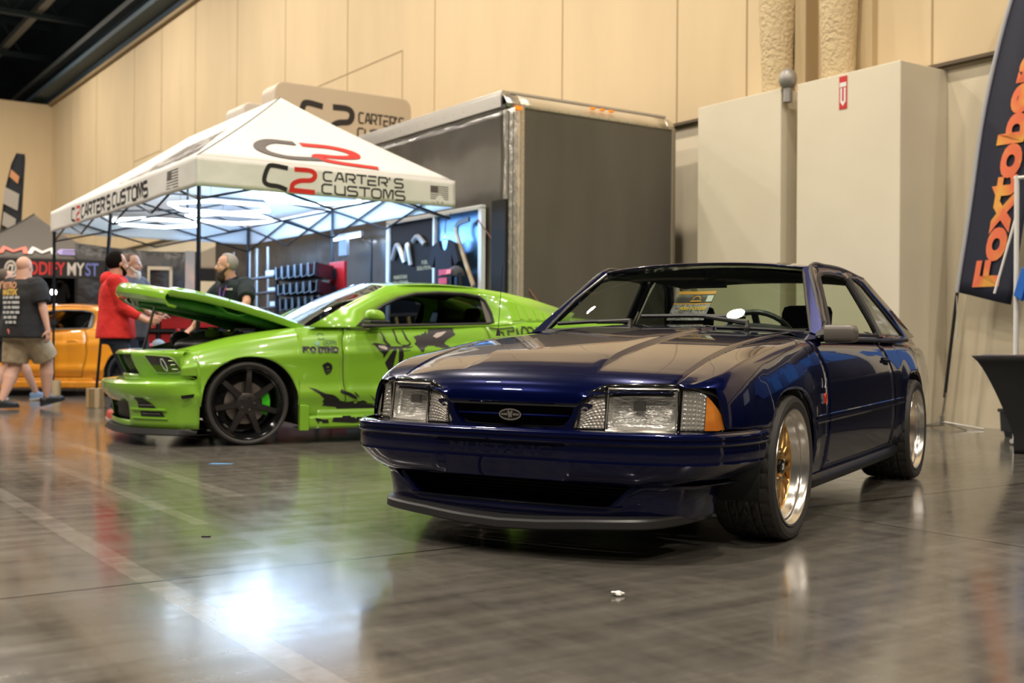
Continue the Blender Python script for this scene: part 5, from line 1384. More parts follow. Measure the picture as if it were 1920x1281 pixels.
    P(MB().grid([[(-3.80 - .04 * (1 - (y / .9) ** 2) * 1, y, z) for z in (.25, .5, .7, .93)] for y in linspace(-.80, .80, 9)]), 'rear_fascia', paint, solid=.004)
    for s in (-1, 1): P(MB().box((-3.87, s * .52 - .22, .72), (-3.82, s * .52 + .22, .86)), 'tail_lamp', M('tail_lamp_red', (.35, .01, .01), .2), smooth=0)
    wb = cr([(-.50, -.74, .925), (-.36, -.4, .935), (-.30, 0, .94), (-.36, .4, .935), (-.50, .74, .925)], 5)
    if not hood_open: pass
    wt_ = cr([(-1.24, -.60, 1.283), (-1.20, -.3, 1.315), (-1.19, 0, 1.325), (-1.20, .3, 1.315), (-1.24, .60, 1.283)], 5)
    wb = [(x - .12, y, z) for x, y, z in wb]
    P(MB().grid([[tuple(Vector(a).lerp(Vector(b), t) + Vector((.02, 0, .02)) * math.sin(math.pi * t)) for t in linspace(0, 1, 9)] for a, b in zip(wb, wt_)]), 'windshield', glass('green_car_glass', (.55, .60, .60), 0, 1.8), smooth=180)
    P(MB().tube([(a[0], a[1], a[2]) for a in wb], .012, 6), 'cowl_seal', blackp)
    for s in (0, -1): P(MB().grid([[tuple(wb[s]), tuple(Vector(wb[s]).lerp(Vector(wt_[s]), .5) + Vector((.02, 0, .02))), tuple(wt_[s])], [(-.50, (-1 if s == 0 else 1) * .86, .925), (-.86, (-1 if s == 0 else 1) * .76, 1.11), (-1.24, (-1 if s == 0 else 1) * .615, 1.277)]]), 'front_pillar', paint, smooth=0, solid=.01)
    # fascia
    def c2(y): return .845 - .30 * (abs(y) / .8) ** 2
    def rg(y): return .945 - .40 * (abs(y) / .9) ** 3
    SIDE = [(.52, .895), (.47, .915), (.42, .925), (.372, .93)]
    LV = [(.738, 'c', -.06), (.732, 'c', -.025), (.715, 'c', -.004), (.70, 'c', 0), (.68, 'c', -.002), (.62, 'c', -.028), (.545, 'c', -.068), (.515, 'c', -.062), (.50, 'm', 0), (.490, 'r', -.02), (.475, 'r', -.002), (.45, 'r', .0), (.40, 'r', -.016), (.375, 'r', -.035), (.335, 'r', -.070), (.26, 'r', -.082), (.19, 'r', -.088), (.135, 'r', -.09)]
    def fpt(y, z, o=0):
        # surface x for given y,z
        tab = []
        for zz, m, of in LV[::-1]:
            X = (c2(y) if m == 'c' else rg(y) if m == 'r' else (c2(y) + rg(y)) / 2 - .02) + of
            tab.append((zz, X))
        return (pw(tab, z) + o, y, z)
    ylist_ = sorted(set([round(q, 3) for q in linspace(-.875, .875, 51)] + [-.35, .35, -.46, .46]))
    rows = [[fpt(y, z) for z, m, of in LV] for y in ylist_]
    # corners wrap round to the arches
    def wrapc(s):
        out = []
        last = [fpt(s * .875, z) for z, m, of in LV]
        for t in (.33, .66, 1):
            r = []
            for (x0, y0, z) in last:
                xe = .372 if z < .54 else .50
                q = t
                x = lerp(x0, xe, q); y = s * (GY(min(.55, x), z) if q > .5 else lerp(.875, GY(.46, z), q / .66 * .9))
                r.append((x, y, z if z < .7 else lerp(z, .70, t)))
            out.append(r)
        return out
    rows = wrapc(-1)[::-1] + rows + wrapc(1)
    # leave real openings for the grille and lower intake by skipping quads
    nC = len(LV); vs_ = [p for r in rows for p in r]; fs = []
    def hole(y, z):
        if abs(y) < .35 and .545 < z < .70: return True
        if abs(y) < .46 and .19 < z < .335: return True
        return False
    for i in range(len(rows) - 1):
        for j in range(nC - 1):
            a = i * nC + j; q = [vs_[a], vs_[a + 1], vs_[a + nC], vs_[a + nC + 1]]
            cy = sum(p[1] for p in q) / 4; cz = sum(p[2] for p in q) / 4
            if hole(cy, cz): continue
            fs.append((a, a + 1, a + nC + 1, a + nC))
    P(MB().add(vs_, fs), 'front_fascia', paint, smooth=38, solid=.004)
    for nm, y0, z0, z1 in (('grille_mesh', .36, .53, .71), ('intake_mesh', .48, .18, .35)):
        P(MB().grid([[(fpt(y, z)[0] - .06, y, z) for z in linspace(z0, z1, 8)] for y in linspace(-y0, y0, 18)]), nm, M('black_mesh', (.012, .013, .012), .5), solid=.004)
    P(MB().grid([[(x - .07, y, z) for x, y, z in [fpt(y, .72), fpt(y, .73)]] + [(.2, y, .73)] for y in linspace(-.55, .55, 11)]), 'radiator_cover', blackp, solid=.01)
    for s in (-1, 1):
        hl = empty('headlight'); hl.parent = root
        poly = [(.54, .696), (.66, .693), (.765, .687), (.80, .665), (.825, .60), (.820, .562), (.70, .560), (.585, .560)]
        fl_ = lambda u, v, w: (fpt(min(u, .874), v)[0] + .8 * w, s * (u + .5 * w), v)
        sg_ = lambda u, v, w: (u, s * (GY(min(.50, u), v) + w), v)
        decal('lamp_body', [poly], M('smoked_lamp', (.010, .010, .011), .06, coat=1), fl_, .007, hl, .02)
        P(MB().tube([fl_(.70 + .018 * math.cos(q), .622 + .046 * math.sin(q), .012) for q in linspace(0, 2 * math.pi, 25)[:-1]], .005, 6, closed=True), 'halo_ring', M('halo_white', (.8, .8, .82), .2, .4), hl)
        for z in (.655, .625, .590): P(MB().tube([fl_(.755, z, .010), fl_(.80, z, .010)], .0035, 5), 'lamp_bar', chrome, hl)
        P(MB().tube([fl_(a, b, .006) for a, b in resample(poly + [poly[0]], .05)[:-1]], .005, 6, closed=True), 'lamp_rim', M('lamp_rim_pale', (.30, .42, .16), .3), hl)
        for poly2 in ([(.585, .368), (.66, .368), (.735, .292), (.585, .292)], [(.60, .265), (.765, .265), (.785, .228), (.60, .228)]):
            v_ = decal('brake_vent', [poly2], M('black_mesh', (.012, .013, .012), .5), fl_, .007, root, .02)
            P(MB().tube([fl_(lerp(poly2[3][0], poly2[2][0], .1), poly2[3][1] + .02, .010), fl_(lerp(poly2[3][0], poly2[2][0], .85), poly2[3][1] + .02, .010)], .004, 6), 'vent_bar', M('vent_bar_grey', (.1, .1, .1), .4), v_)
        P(MB().tube([fl_(y, .279 - .004 * 0, .012) for y in (.50, .60, .70, .80)], .011, 8), 'vent_lip', paint)
        P(MB().tube([fl_(y, .212, .010) for y in (.50, .60, .70, .80)], .008, 8), 'vent_lip', paint)
        decal('side_marker', [[(.52, .405), (.415, .406), (.425, .370), (.50, .366)]], blackg, lambda u, v, w: ((u, s * (GY(min(.47, u), v) + w - .01 * max(0, (u - .45) / .07)), v)), .006, root, .03)
    # splitter
    rows = []
    for y in [-.9] + linspace(-.875, .875, 25) + [.9]:
        x = rg(min(.875, abs(y))) - .05 if abs(y) < .89 else .38
        rows.append([(x - .10, y, .135), (x - .005, y, .135), (x + .012, y * 1.01, .095), (x + .0, y * 1.01, .088), (x - .12, y, .092)])
    P(MB().grid(rows), 'splitter', blackp, smooth=30, solid=.004)
    # hood
    hood = empty('hood_assembly') if hood_open else None
    if hood: hood.parent = root
    def hp(x, y, bot=False):
        zc = sm([(-.62, .925), (-.3, .915), (0, .892), (.3, .853), (.55, .80), (.72, .757), (.80, .735)], x)
        e = abs(y) / .745
        z = zc + .018 - .045 * e ** 2 + (.018 if .22 < abs(y) < .40 and x < .5 else 0)
        return z
    rows = []
    for y in linspace(-.745, .745, 43):
        xf = .80 - .30 * (abs(y) / .8) ** 2 + .03
        r = [(lerp(-.60, xf, t), y, hp(lerp(-.60, xf, t), y)) for t in linspace(0, 1, 24)]
        x, _, z = r[-1]; r += [(x + .02, y, z - .018), (x + .028, y, z - .05), (x + .02, y, z - .085), (x - .02, y, z - .11), (x - .08, y * .99, z - .10)]
        rows.append(r)
    edge = lambda r: [(x, y * 1.006, z - (.05 if i < 24 else .02)) for i, (x, y, z) in enumerate(r)]
    rows = [edge(rows[0])] + rows + [edge(rows[-1])]
    under = [[(x - .02 * 0, y * .97, z - .05 - .035 * (1 if (i % 12 in (0, 1, 2)) else 0)) for i, (x, y, z) in enumerate(r[:24])] for r in rows[1:-1:3]]
    if hood_open:
        H0 = Vector((-.60, 0, .93)); Tm = Matrix.Translation(H0) @ Matrix.Rotation(-R(21.0), 4, 'Y') @ Matrix.Translation(-H0)
        MB().grid([[tuple(Tm @ Vector(p)) for p in r] for r in rows]).build('hood', paint, hood, smooth=40, solid=.006)
        und = noise_col(M('hood_underside_paint', (.05, .30, .03), .30), (.03, .22, .02), (.08, .38, .04), 7)
        MB().grid([[tuple(Tm @ Vector(p)) for p in r] for r in under]).build('hood_underside', und, hood, smooth=30, solid=.01)
        MB().tube([tuple(Tm @ Vector((x, y, hp(x, y) - .09))) for x, y in ((.60, -.55), (.72, 0), (.60, .55), (0, .62), (-.45, .6), (-.5, 0), (-.45, -.6), (0, -.62))], .04, 8, closed=True).tube([tuple(Tm @ Vector((.6, -.5, .70))), tuple(Tm @ Vector((-.4, .4, .86)))], .03, 8).tube([tuple(Tm @ Vector((.6, .5, .70))), tuple(Tm @ Vector((-.4, -.4, .86)))], .03, 8).build('hood_bracing', und, hood, smooth=60)
        MB().tube([(.66, .12, .72), (.60, .30, 1.085)], .011, 8).build('prop_rod', steel, root)
    else:
        MB().grid(rows).build('hood', paint, root, smooth=40, solid=.006)
    # cabin
    P(MB().box((-2.9, -.78, .22), (-.55, .78, .28)).box((-.62, -.72, .28), (-.55, .72, .90)).box((-2.9, -.75, .28), (-2.85, .75, .95)), 'cabin_floor', blackf, smooth=0)
    for s in (-1, 1): P(MB().box((-2.85, s * .82 - .03, .28), (-.62, s * .82 + .03, .90)), 'door_card', blackf, smooth=0)
    P(MB().grid([[(-.55, y, .90), (-.80, y, .93), (-1.02, y, .90), (-1.05, y, .7)] for y in linspace(-.72, .72, 5)]), 'dashboard', blackf, solid=.01)
    for s in (-1, 1):
        T = Matrix.Translation((-1.95, s * .38, .42)) @ Matrix.Rotation(R(-18), 4, 'Y')
        P(MB().box((-.06, -.25, 0), (.07, .25, .55), T=T).box((-.05, -.12, .56), (.04, .12, .74), T=T), 'seat_back', M('black_leather', (.018, .018, .02), .4), smooth=0, bevel=.05)
        P(MB().box((-1.95, s * .38 - .25, .38), (-1.45, s * .38 + .25, .52)), 'seat_cushion', M('black_leather'), smooth=0, bevel=.04)
    kr = .327
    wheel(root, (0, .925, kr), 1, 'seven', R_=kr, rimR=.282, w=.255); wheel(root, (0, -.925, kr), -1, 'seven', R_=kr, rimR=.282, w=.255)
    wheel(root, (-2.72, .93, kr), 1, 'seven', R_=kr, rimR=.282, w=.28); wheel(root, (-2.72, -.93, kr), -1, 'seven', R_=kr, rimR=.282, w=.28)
    return G3

GYAW = R(63)
green = empty('green_coupe', (-2.462, 9.629, 0), math.atan2(-math.cos(GYAW), -math.sin(GYAW)), 'lime green coupe with its hood propped open and black vinyl graphics on the side', 'car')
pony_coupe(green, lime, True, True)
# engine bay
MB().box((-.55, -.70, .30), (.50, .70, .60)).build('engine_bay', blackf, green, smooth=0)
MB().box((.42, -.60, .60), (.55, .60, .705)).build('radiator', M('radiator_grey', (.16, .15, .14), .4), green, smooth=0, bevel=.01)
MB().grid([[(.60 - .35 * (abs(y) / .7) ** 2, y, .712), (.80 - .33 * (abs(y) / .7) ** 2, y, .722)] for y in linspace(-.62, .62, 15)]).build('radiator_shroud', M('shroud_grey', (.13, .12, .11), .4), green, smooth=60, solid=.02)
MB().ball((.28, .42, .77), (.19, .16, .075), 20, 12).cyl((.12, .40, .79), (-.05, .24, .82), .05, 12).build('air_filter_box', blackp, green)
MB().ball((.32, -.1, .82), (.09, .09, .07), 16, 10).cyl((.32, -.1, .6), (.32, -.1, .82), .05, 12).build('belt_pulley_cover', blackp, green)
MB().tube(cr([(.05, .56, .72), (.02, .52, .82), (-.08, .46, .87), (-.2, .35, .86)], 5), .045, 12).build('intake_hose', blackp, green)
MB().tube(cr([(.36, .1, .74), (.26, .18, .83), (.12, .14, .86), (-.05, .05, .84)], 5), .04, 12).build('supercharger_pipe', M('dull_alloy', (.22, .21, .2), .35, .6), green)
MB().box((-.45, -.22, .70), (.10, .22, .82)).build('engine_cover', blackp, green, smooth=0, bevel=.02)
for y in (.46, .52): MB().tube([(.40, y, .72), (.37, y, .78), (.34, y, .79)], .014, 8).build('chrome_fitting', chrome, green)
MB().tube([(-.30, .62, .86), (.02, .30, .865), (.03, -.3, .865), (-.30, -.62, .86)], .022, 10).build('strut_brace', M('lime_cap', (.36, .58, .06), .3), green)
MB().ball((.12, .18, .855), (.075, .06, .055), 14, 10).cyl((.12, .18, .88), (.12, .18, .925), .03, 12).build('coolant_tank', M('lime_cap'), green)
MB().box((-.16, .36, .84), (-.02, .52, .915)).build('battery_box', M('pale_box', (.5, .55, .6), .5), green, smooth=0, bevel=.01)
MB().cyl((-.22, .50, .88), (-.42, .60, .98), .010, 8).build('gas_strut', steel, green)
MB().grid([[(-.40, y, .88), (-.52, y, .92), (-.64, y, .93)] for y in linspace(-.72, .72, 5)]).build('cowl_panel', M('hood_underside_paint'), green, solid=.01)
# side graphics (vinyl), mapped on the door and fender skin
def onside(u, v, w=0): return (u, GY(u, v) + .003 + w, v)
def onrear(u, v, w=0):
    t = max(0, (v - .93) / .36); return (u, (lerp(.868, .60, min(1.1, t) ** 1.1) if v > .955 else GY(u, v)) + .013 + w, v)

GP = {
    'splash1': [(-0.478, 0.445), (-0.519, 0.444), (-0.581, 0.41), (-0.647, 0.385), (-0.689, 0.384), (-0.756, 0.327), (-0.811, 0.322), (-0.836, 0.333), (-0.887, 0.304), (-0.887, 0.341), (-0.921, 0.324), (-0.942, 0.336), (-0.985, 0.311), (-1.054, 0.285), (-1.11, 0.308), (-1.111, 0.214), (-0.807, 0.221), (-0.761, 0.238), (-0.715, 0.267), (-0.719, 0.279), (-0.664, 0.296), (-0.635, 0.291), (-0.577, 0.302), (-0.615, 0.309), (-0.594, 0.334), (-0.614, 0.351), (-0.581, 0.378), (-0.569, 0.394)],
    'splash2': [(-0.718, 0.396), (-0.739, 0.403), (-0.743, 0.419), (-0.759, 0.431), (-0.772, 0.415), (-0.823, 0.402), (-0.878, 0.369), (-0.887, 0.341), (-0.857, 0.349), (-0.815, 0.37), (-0.785, 0.387), (-0.751, 0.395)],
    'splash2b': [(-0.831, 0.404), (-0.861, 0.406), (-0.891, 0.381), (-0.908, 0.357), (-0.891, 0.365), (-0.861, 0.394), (-0.836, 0.398)],
    'spike': [(-0.985, 0.388), (-1.028, 0.351), (-1.067, 0.313), (-1.067, 0.293), (-1.045, 0.322)],
    'skirt': [(-0.521, 0.198), (-0.537, 0.203), (-0.545, 0.195), (-0.632, 0.185), (-0.657, 0.172), (-0.624, 0.159), (-0.595, 0.16), (-0.583, 0.174), (-0.554, 0.163), (-0.545, 0.175)],
    'skirt2': [(-0.682, 0.204), (-0.816, 0.213), (-0.867, 0.195), (-0.943, 0.21), (-1.072, 0.215), (-1.073, 0.162), (-0.944, 0.165), (-0.85, 0.155), (-0.774, 0.165), (-0.67, 0.164)],
    'claw1': [(-1.206, 0.764), (-1.125, 0.639), (-1.163, 0.568), (-1.195, 0.591), (-1.231, 0.764)],
    'claw2': [(-1.244, 0.758), (-1.245, 0.603), (-1.274, 0.627), (-1.289, 0.693), (-1.282, 0.758)],
    'band': [(-0.993, 0.792), (-1.049, 0.804), (-1.143, 0.787), (-1.219, 0.776), (-1.282, 0.782), (-1.359, 0.794), (-1.314, 0.836), (-1.288, 0.913), (-1.3, 0.914), (-1.333, 0.836), (-1.366, 0.791), (-1.283, 0.752), (-1.206, 0.758), (-1.156, 0.74), (-1.112, 0.675), (-1.106, 0.716), (-1.068, 0.74), (-1.049, 0.781)],
    'line1': [(-1.095, 0.899), (-1.117, 0.858), (-1.117, 0.823), (-1.149, 0.787), (-1.181, 0.782), (-1.142, 0.817), (-1.13, 0.852), (-1.107, 0.888)],
    'line2': [(-1.205, 0.918), (-1.218, 0.871), (-1.231, 0.812), (-1.282, 0.782), (-1.244, 0.818), (-1.231, 0.871), (-1.224, 0.919)],
    'mass': [(-1.384, 0.861), (-1.475, 0.879), (-1.507, 0.91), (-1.508, 0.874), (-1.533, 0.922), (-1.758, 0.931), (-1.752, 0.888), (-1.785, 0.889), (-1.686, 0.833), (-1.653, 0.802), (-1.733, 0.76), (-1.666, 0.754), (-1.554, 0.783), (-1.489, 0.777), (-1.457, 0.723), (-1.424, 0.759), (-1.411, 0.783), (-1.385, 0.789), (-1.41, 0.825)],
    'white1': [(-1.531, 0.844), (-1.553, 0.88), (-1.592, 0.911), (-1.685, 0.918), (-1.679, 0.875), (-1.619, 0.841), (-1.573, 0.835)],
    'white2': [(-1.067, 0.781), (-1.124, 0.781), (-1.156, 0.758), (-1.137, 0.746), (-1.086, 0.757)],
    'str': [(-1.282, 0.758), (-1.385, 0.78), (-1.398, 0.777), (-1.308, 0.752)],
    'str2': [(-1.283, 0.743), (-1.347, 0.746), (-1.347, 0.74), (-1.289, 0.736)],
    'skull': [(-0.592, 0.618), (-0.612, 0.636), (-0.637, 0.646), (-0.662, 0.638), (-0.679, 0.616), (-0.679, 0.592), (-0.667, 0.568), (-0.65, 0.544), (-0.629, 0.542), (-0.613, 0.568), (-0.604, 0.6)],
}

for q_ in ('splash1', 'splash2', 'splash2b', 'spike'): decal('torn_splash_graphic', [GP[q_]], vinyl)
onskirt = lambda u, v, w=0: (u, GW(u) + .014 + w, v)
for q_ in ('skirt', 'skirt2'): decal('skirt_graphic', [GP[q_]], vinyl, onskirt)
for q_ in ('claw1', 'claw2', 'line1', 'line2', 'str', 'str2'): decal('claw_graphic', [GP[q_]], vinyl)
decal('band_graphic', [GP['band']], vinyl)
decal('jagged_graphic', [GP['mass']], M('dark_grey_vinyl', (.035, .03, .035), .5))
for q_ in ([(-1.545, .850), (-1.60, .892), (-1.69, .905), (-1.64, .866), (-1.59, .846)], GP['white2']): decal('pale_sliver', [q_], greyvinyl, w=.004)
decal('shield_sticker', [GP['skull']], vinyl)
decal('sticker_marks', [[(-.625, .605), (-.64, .598), (-.655, .605), (-.640, .612)], [(-.622, .58), (-.66, .582), (-.658, .575), (-.624, .573)], [(-.63, .56), (-.655, .562), (-.652, .555), (-.632, .553)]], M('green_marks', (.12, .22, .03), .5), w=.004)
k = MB(); put_text(k, 'PRO DYNO', .056, lambda u, v, w: (lambda q: (q[0], q[1] + w, q[2]))(onside(-.433 - u, .727 + v + u * .012 / .3 * 0 + .028 * u / .32 * 0, 0)), sx=1.02, bold=.006, extr=.001); k.build('pro_dyno_lettering', vinyl, green, smooth=0)
dkg = M('dark_green_print', (.07, .17, .05), .5)
k = MB(); put_text(k, 'GRIPPS', .040, lambda u, v, w: (lambda q: (q[0], q[1] + w, q[2]))(onside(-.60 - u, .785 + v)), sx=.95, extr=.001); put_text(k, 'GARAGE', .014, lambda u, v, w: (lambda q: (q[0], q[1] + w, q[2]))(onside(-.61 - u, .768 + v)), sx=1.6, extr=.001); k.build('sponsor_lettering', dkg, green, smooth=0)
k = MB(); ribbon(k, [(.028 * math.cos(a), .028 * math.sin(a)) for a in linspace(.5, 2.8, 10)], .008, lambda u, v, w: (lambda q: (q[0], q[1] + w, q[2]))(onside(-.59 - u, .848 + v)), .001, step=.02); ribbon(k, [(-.028 * math.cos(a), -.018 * math.sin(a) - .002) for a in linspace(.5, 2.8, 10)], .008, lambda u, v, w: (lambda q: (q[0], q[1] + w, q[2]))(onside(-.59 - u, .848 + v)), .001, step=.02)
k.prism([(-.615, .823), (-.705, .823), (-.705, .820), (-.615, .820)], 0, .002, lambda u, v, w: (u, GY(u, v) + .002 + w, v)); k.build('sponsor_emblem', dkg, green, smooth=0)
decal('sponsor_badge', [[(-.555 - .022 * math.cos(a), .795 + .022 * math.sin(a)) for a in linspace(0, 6.28, 14)[:-1]]], M('pale_teal', (.25, .5, .4), .4))
thf = lambda u, v, w: (lambda q: (q[0], q[1] + w, q[2]))(onrear(-2.16 - u, .868 + v))
k = MB()
ribbon(k, [(-.07, .072), (.02, .062), (.16, .078), (.16, .045), (.10, .045), (.11, -.02)], .011, thf, .002, step=.03); ribbon(k, [(.0, .060), (.03, .035), (.055, .03), (.062, -.02)], .011, thf, .002, step=.03)
ribbon(k, [(.19, .07), (.20, .0), (.235, -.01), (.235, .055), (.255, .088), (.285, .085), (.30, .03), (.335, .03)], .014, thf, .002, step=.03)
ribbon(k, [(.30, .085), (.345, .085), (.355, .03), (.38, .03), (.385, .085), (.44, .087)], .012, thf, .002, step=.03)
k.build('outlined_lettering', vinyl, green, smooth=0)

# the orange coupe beyond the canopy
OC = Vector((-8.22, 17.1, 0))
orng = empty('orange_coupe', OC, R(-178), 'orange coupe parked at the far left behind the walking bald man', 'car')
pony_coupe(orng, orange, False, False)
# ================================================================== PEOPLE
def ik(a, b, l1, l2, hint):
    a, b, hint = Vector(a), Vector(b), Vector(hint)
    d = (b - a).length; d = min(d, (l1 + l2) * .999); t = (b - a).normalized()
    x = (l1 * l1 - l2 * l2 + d * d) / (2 * d); h = math.sqrt(max(0, l1 * l1 - x * x))
    n = (hint - t * hint.dot(t)).normalized()
    return a + t * x + n * h, a + t * d
def hand(mb, wrist, dirv, palm_n, s, curl=.5, side=1):
    """palm with five separate fingers; dirv along the hand, palm_n out of the palm"""
    w = Vector(wrist); d = Vector(dirv).normalized(); n = (Vector(palm_n) - Vector(palm_n).dot(d) * d).normalized(); c = d.cross(n) * side
    mb.capsule(tuple(w), tuple(w + d * .03), .027 * s, .030 * s, 10)
    for k in (-1.2, -.4, .4, 1.2): mb.capsule(tuple(w + d * .02 + c * k * .013), tuple(w + d * .088 * s + c * k * .020), .015 * s, .0135 * s, 8)
    for k, L in ((-1.2, .066), (-.4, .080), (.4, .076), (1.2, .060)):
        p = w + d * .088 * s + c * k * .021; dd = d.copy(); r = .0100
        for q in range(3):
            ang = curl * (.45 + .35 * q)
            dd2 = (dd * math.cos(ang) + n * math.sin(ang)).normalized()
            p2 = p + dd2 * L * s * (.42, .33, .25)[q]
            mb.capsule(tuple(p), tuple(p2), r * s, (r - .001) * s, 8); p = p2; dd = dd2; r -= .001
    p = w + d * .02 + c * -.022; t = (d * .7 - c * .75 + n * .35).normalized(); p2 = p + t * .045 * s; p3 = p2 + (t * .6 + d * .6 + n * .3).normalized() * .032 * s
    mb.capsule(tuple(p), tuple(p2), .014 * s, .012 * s, 8); mb.capsule(tuple(p2), tuple(p3), .011 * s, .009 * s, 8)
def head_shape(mb, c, fwd, s=1, jaw=1, tilt=0):
    c = Vector(c); f = Vector(fwd).normalized(); u = Vector((0, 0, 1)); u = (u + f * tilt).normalized(); f = (f - u * f.dot(u)).normalized(); l = u.cross(f)
    Rm = Matrix((f, l, u)).transposed()
    P = lambda x, y, z: tuple(c + Rm @ Vector((x * s, y * s, z * s)))
    mb.ball(P(-.012, 0, .030), (.098 * s, .078 * s, .092 * s), 20, 14, rot=Rm)
    mb.ball(P(.030, 0, -.030), (.062 * s, .062 * s, .085 * s), 18, 12, rot=Rm)
    mb.ball(P(.052, 0, -.083), (.036 * s, .038 * s * jaw, .026 * s), 14, 8, rot=Rm)
    mb.capsule(P(.086, 0, .012), P(.108, 0, -.028), .010 * s, .016 * s, 10)
    mb.ball(P(.100, .010, -.034), .010 * s, 8, 6); mb.ball(P(.100, -.010, -.034), .010 * s, 8, 6)
    mb.capsule(P(.078, .035, .022), P(.084, .012, .020), .011 * s, .010 * s, 8); mb.capsule(P(.078, -.035, .022), P(.084, -.012, .020), .011 * s, .010 * s, 8)
    for y in (-1, 1):
        mb.ball(P(-.002, y * .082, -.005), (.018 * s, .009 * s, .031 * s), 12, 8, rot=Rm)
        mb.ball(P(.060, y * .040, -.03), (.026 * s, .018 * s, .026 * s), 10, 8, rot=Rm)
    mb.capsule(P(.086, -.018, -.056), P(.086, .018, -.056), .009 * s, .009 * s, 8)
    return P, Rm
def face_parts(root, P, Rm, s, lip=True):
    eb = M('eye_white', (.6, .58, .55), .2); pu = M('eye_dark', (.02, .015, .01), .2)
    for y in (-1, 1):
        e_ = MB().ball(P(.076, y * .031, .004), .0125 * s, 12, 8).build('eye', eb, root)
        MB().ball(P(.086, y * .031, .004), .0055 * s, 10, 6).build('iris', pu, e_)
    MB().capsule(P(.0935, -.017, -.056), P(.0935, .017, -.056), .0045 * s, .0045 * s, 8).build('mouth', M('lips', (.38, .13, .11), .4), root)
def shoe(root, ankle, fwd, mat, sole, s=1, pitch=0, lace=None):
    f = Vector(fwd).normalized(); l = Vector((-f.y, f.x, 0)); a = Vector(ankle)
    T = Matrix.Translation((a.x, a.y, a.z)) @ Matrix(((f.x, l.x, 0), (f.y, l.y, 0), (0, 0, 1))).to_4x4() @ Matrix.Rotation(pitch, 4, 'Y')
    mb = MB(); rows = []
    for x, w, h in ((-.085, .022, .05), (-.075, .036, .075), (-.04, .042, .085), (.0, .042, .090), (.04, .043, .075), (.09, .048, .056), (.14, .048, .046), (.175, .036, .036), (.190, .012, .022)):
        rows.append([(x, w * math.copysign(abs(math.cos(q)) ** .7, math.cos(q)), -.085 + .022 + h * max(0, math.sin(q)) ** .8) for q in linspace(-.05, math.pi + .05, 12)])
    mb.grid([[tuple(T @ Vector(p)) for p in r] for r in rows], capends=True)
    sh = mb.build('shoe', mat, root, smooth=70)
    rows = [[(x, w * sg, z) for sg, z in ((1, -.085), (1.04, -.060), (-1.04, -.060), (-1, -.085))] for x, w in ((-.092, .025), (-.07, .042), (0, .044), (.09, .052), (.15, .050), (.185, .034), (.198, .012))]
    MB().grid([[tuple(T @ Vector(p)) for p in r] for r in rows], closed=True, capends=True).build('sole', sole, sh, smooth=50)
    if lace: MB().tube([tuple(T @ Vector(p)) for p in ((.03, .025, .005), (.05, -.02, 0), (.07, .025, -.012), (.09, -.02, -.02))], .004, 6).build('laces', lace, sh)
    return T
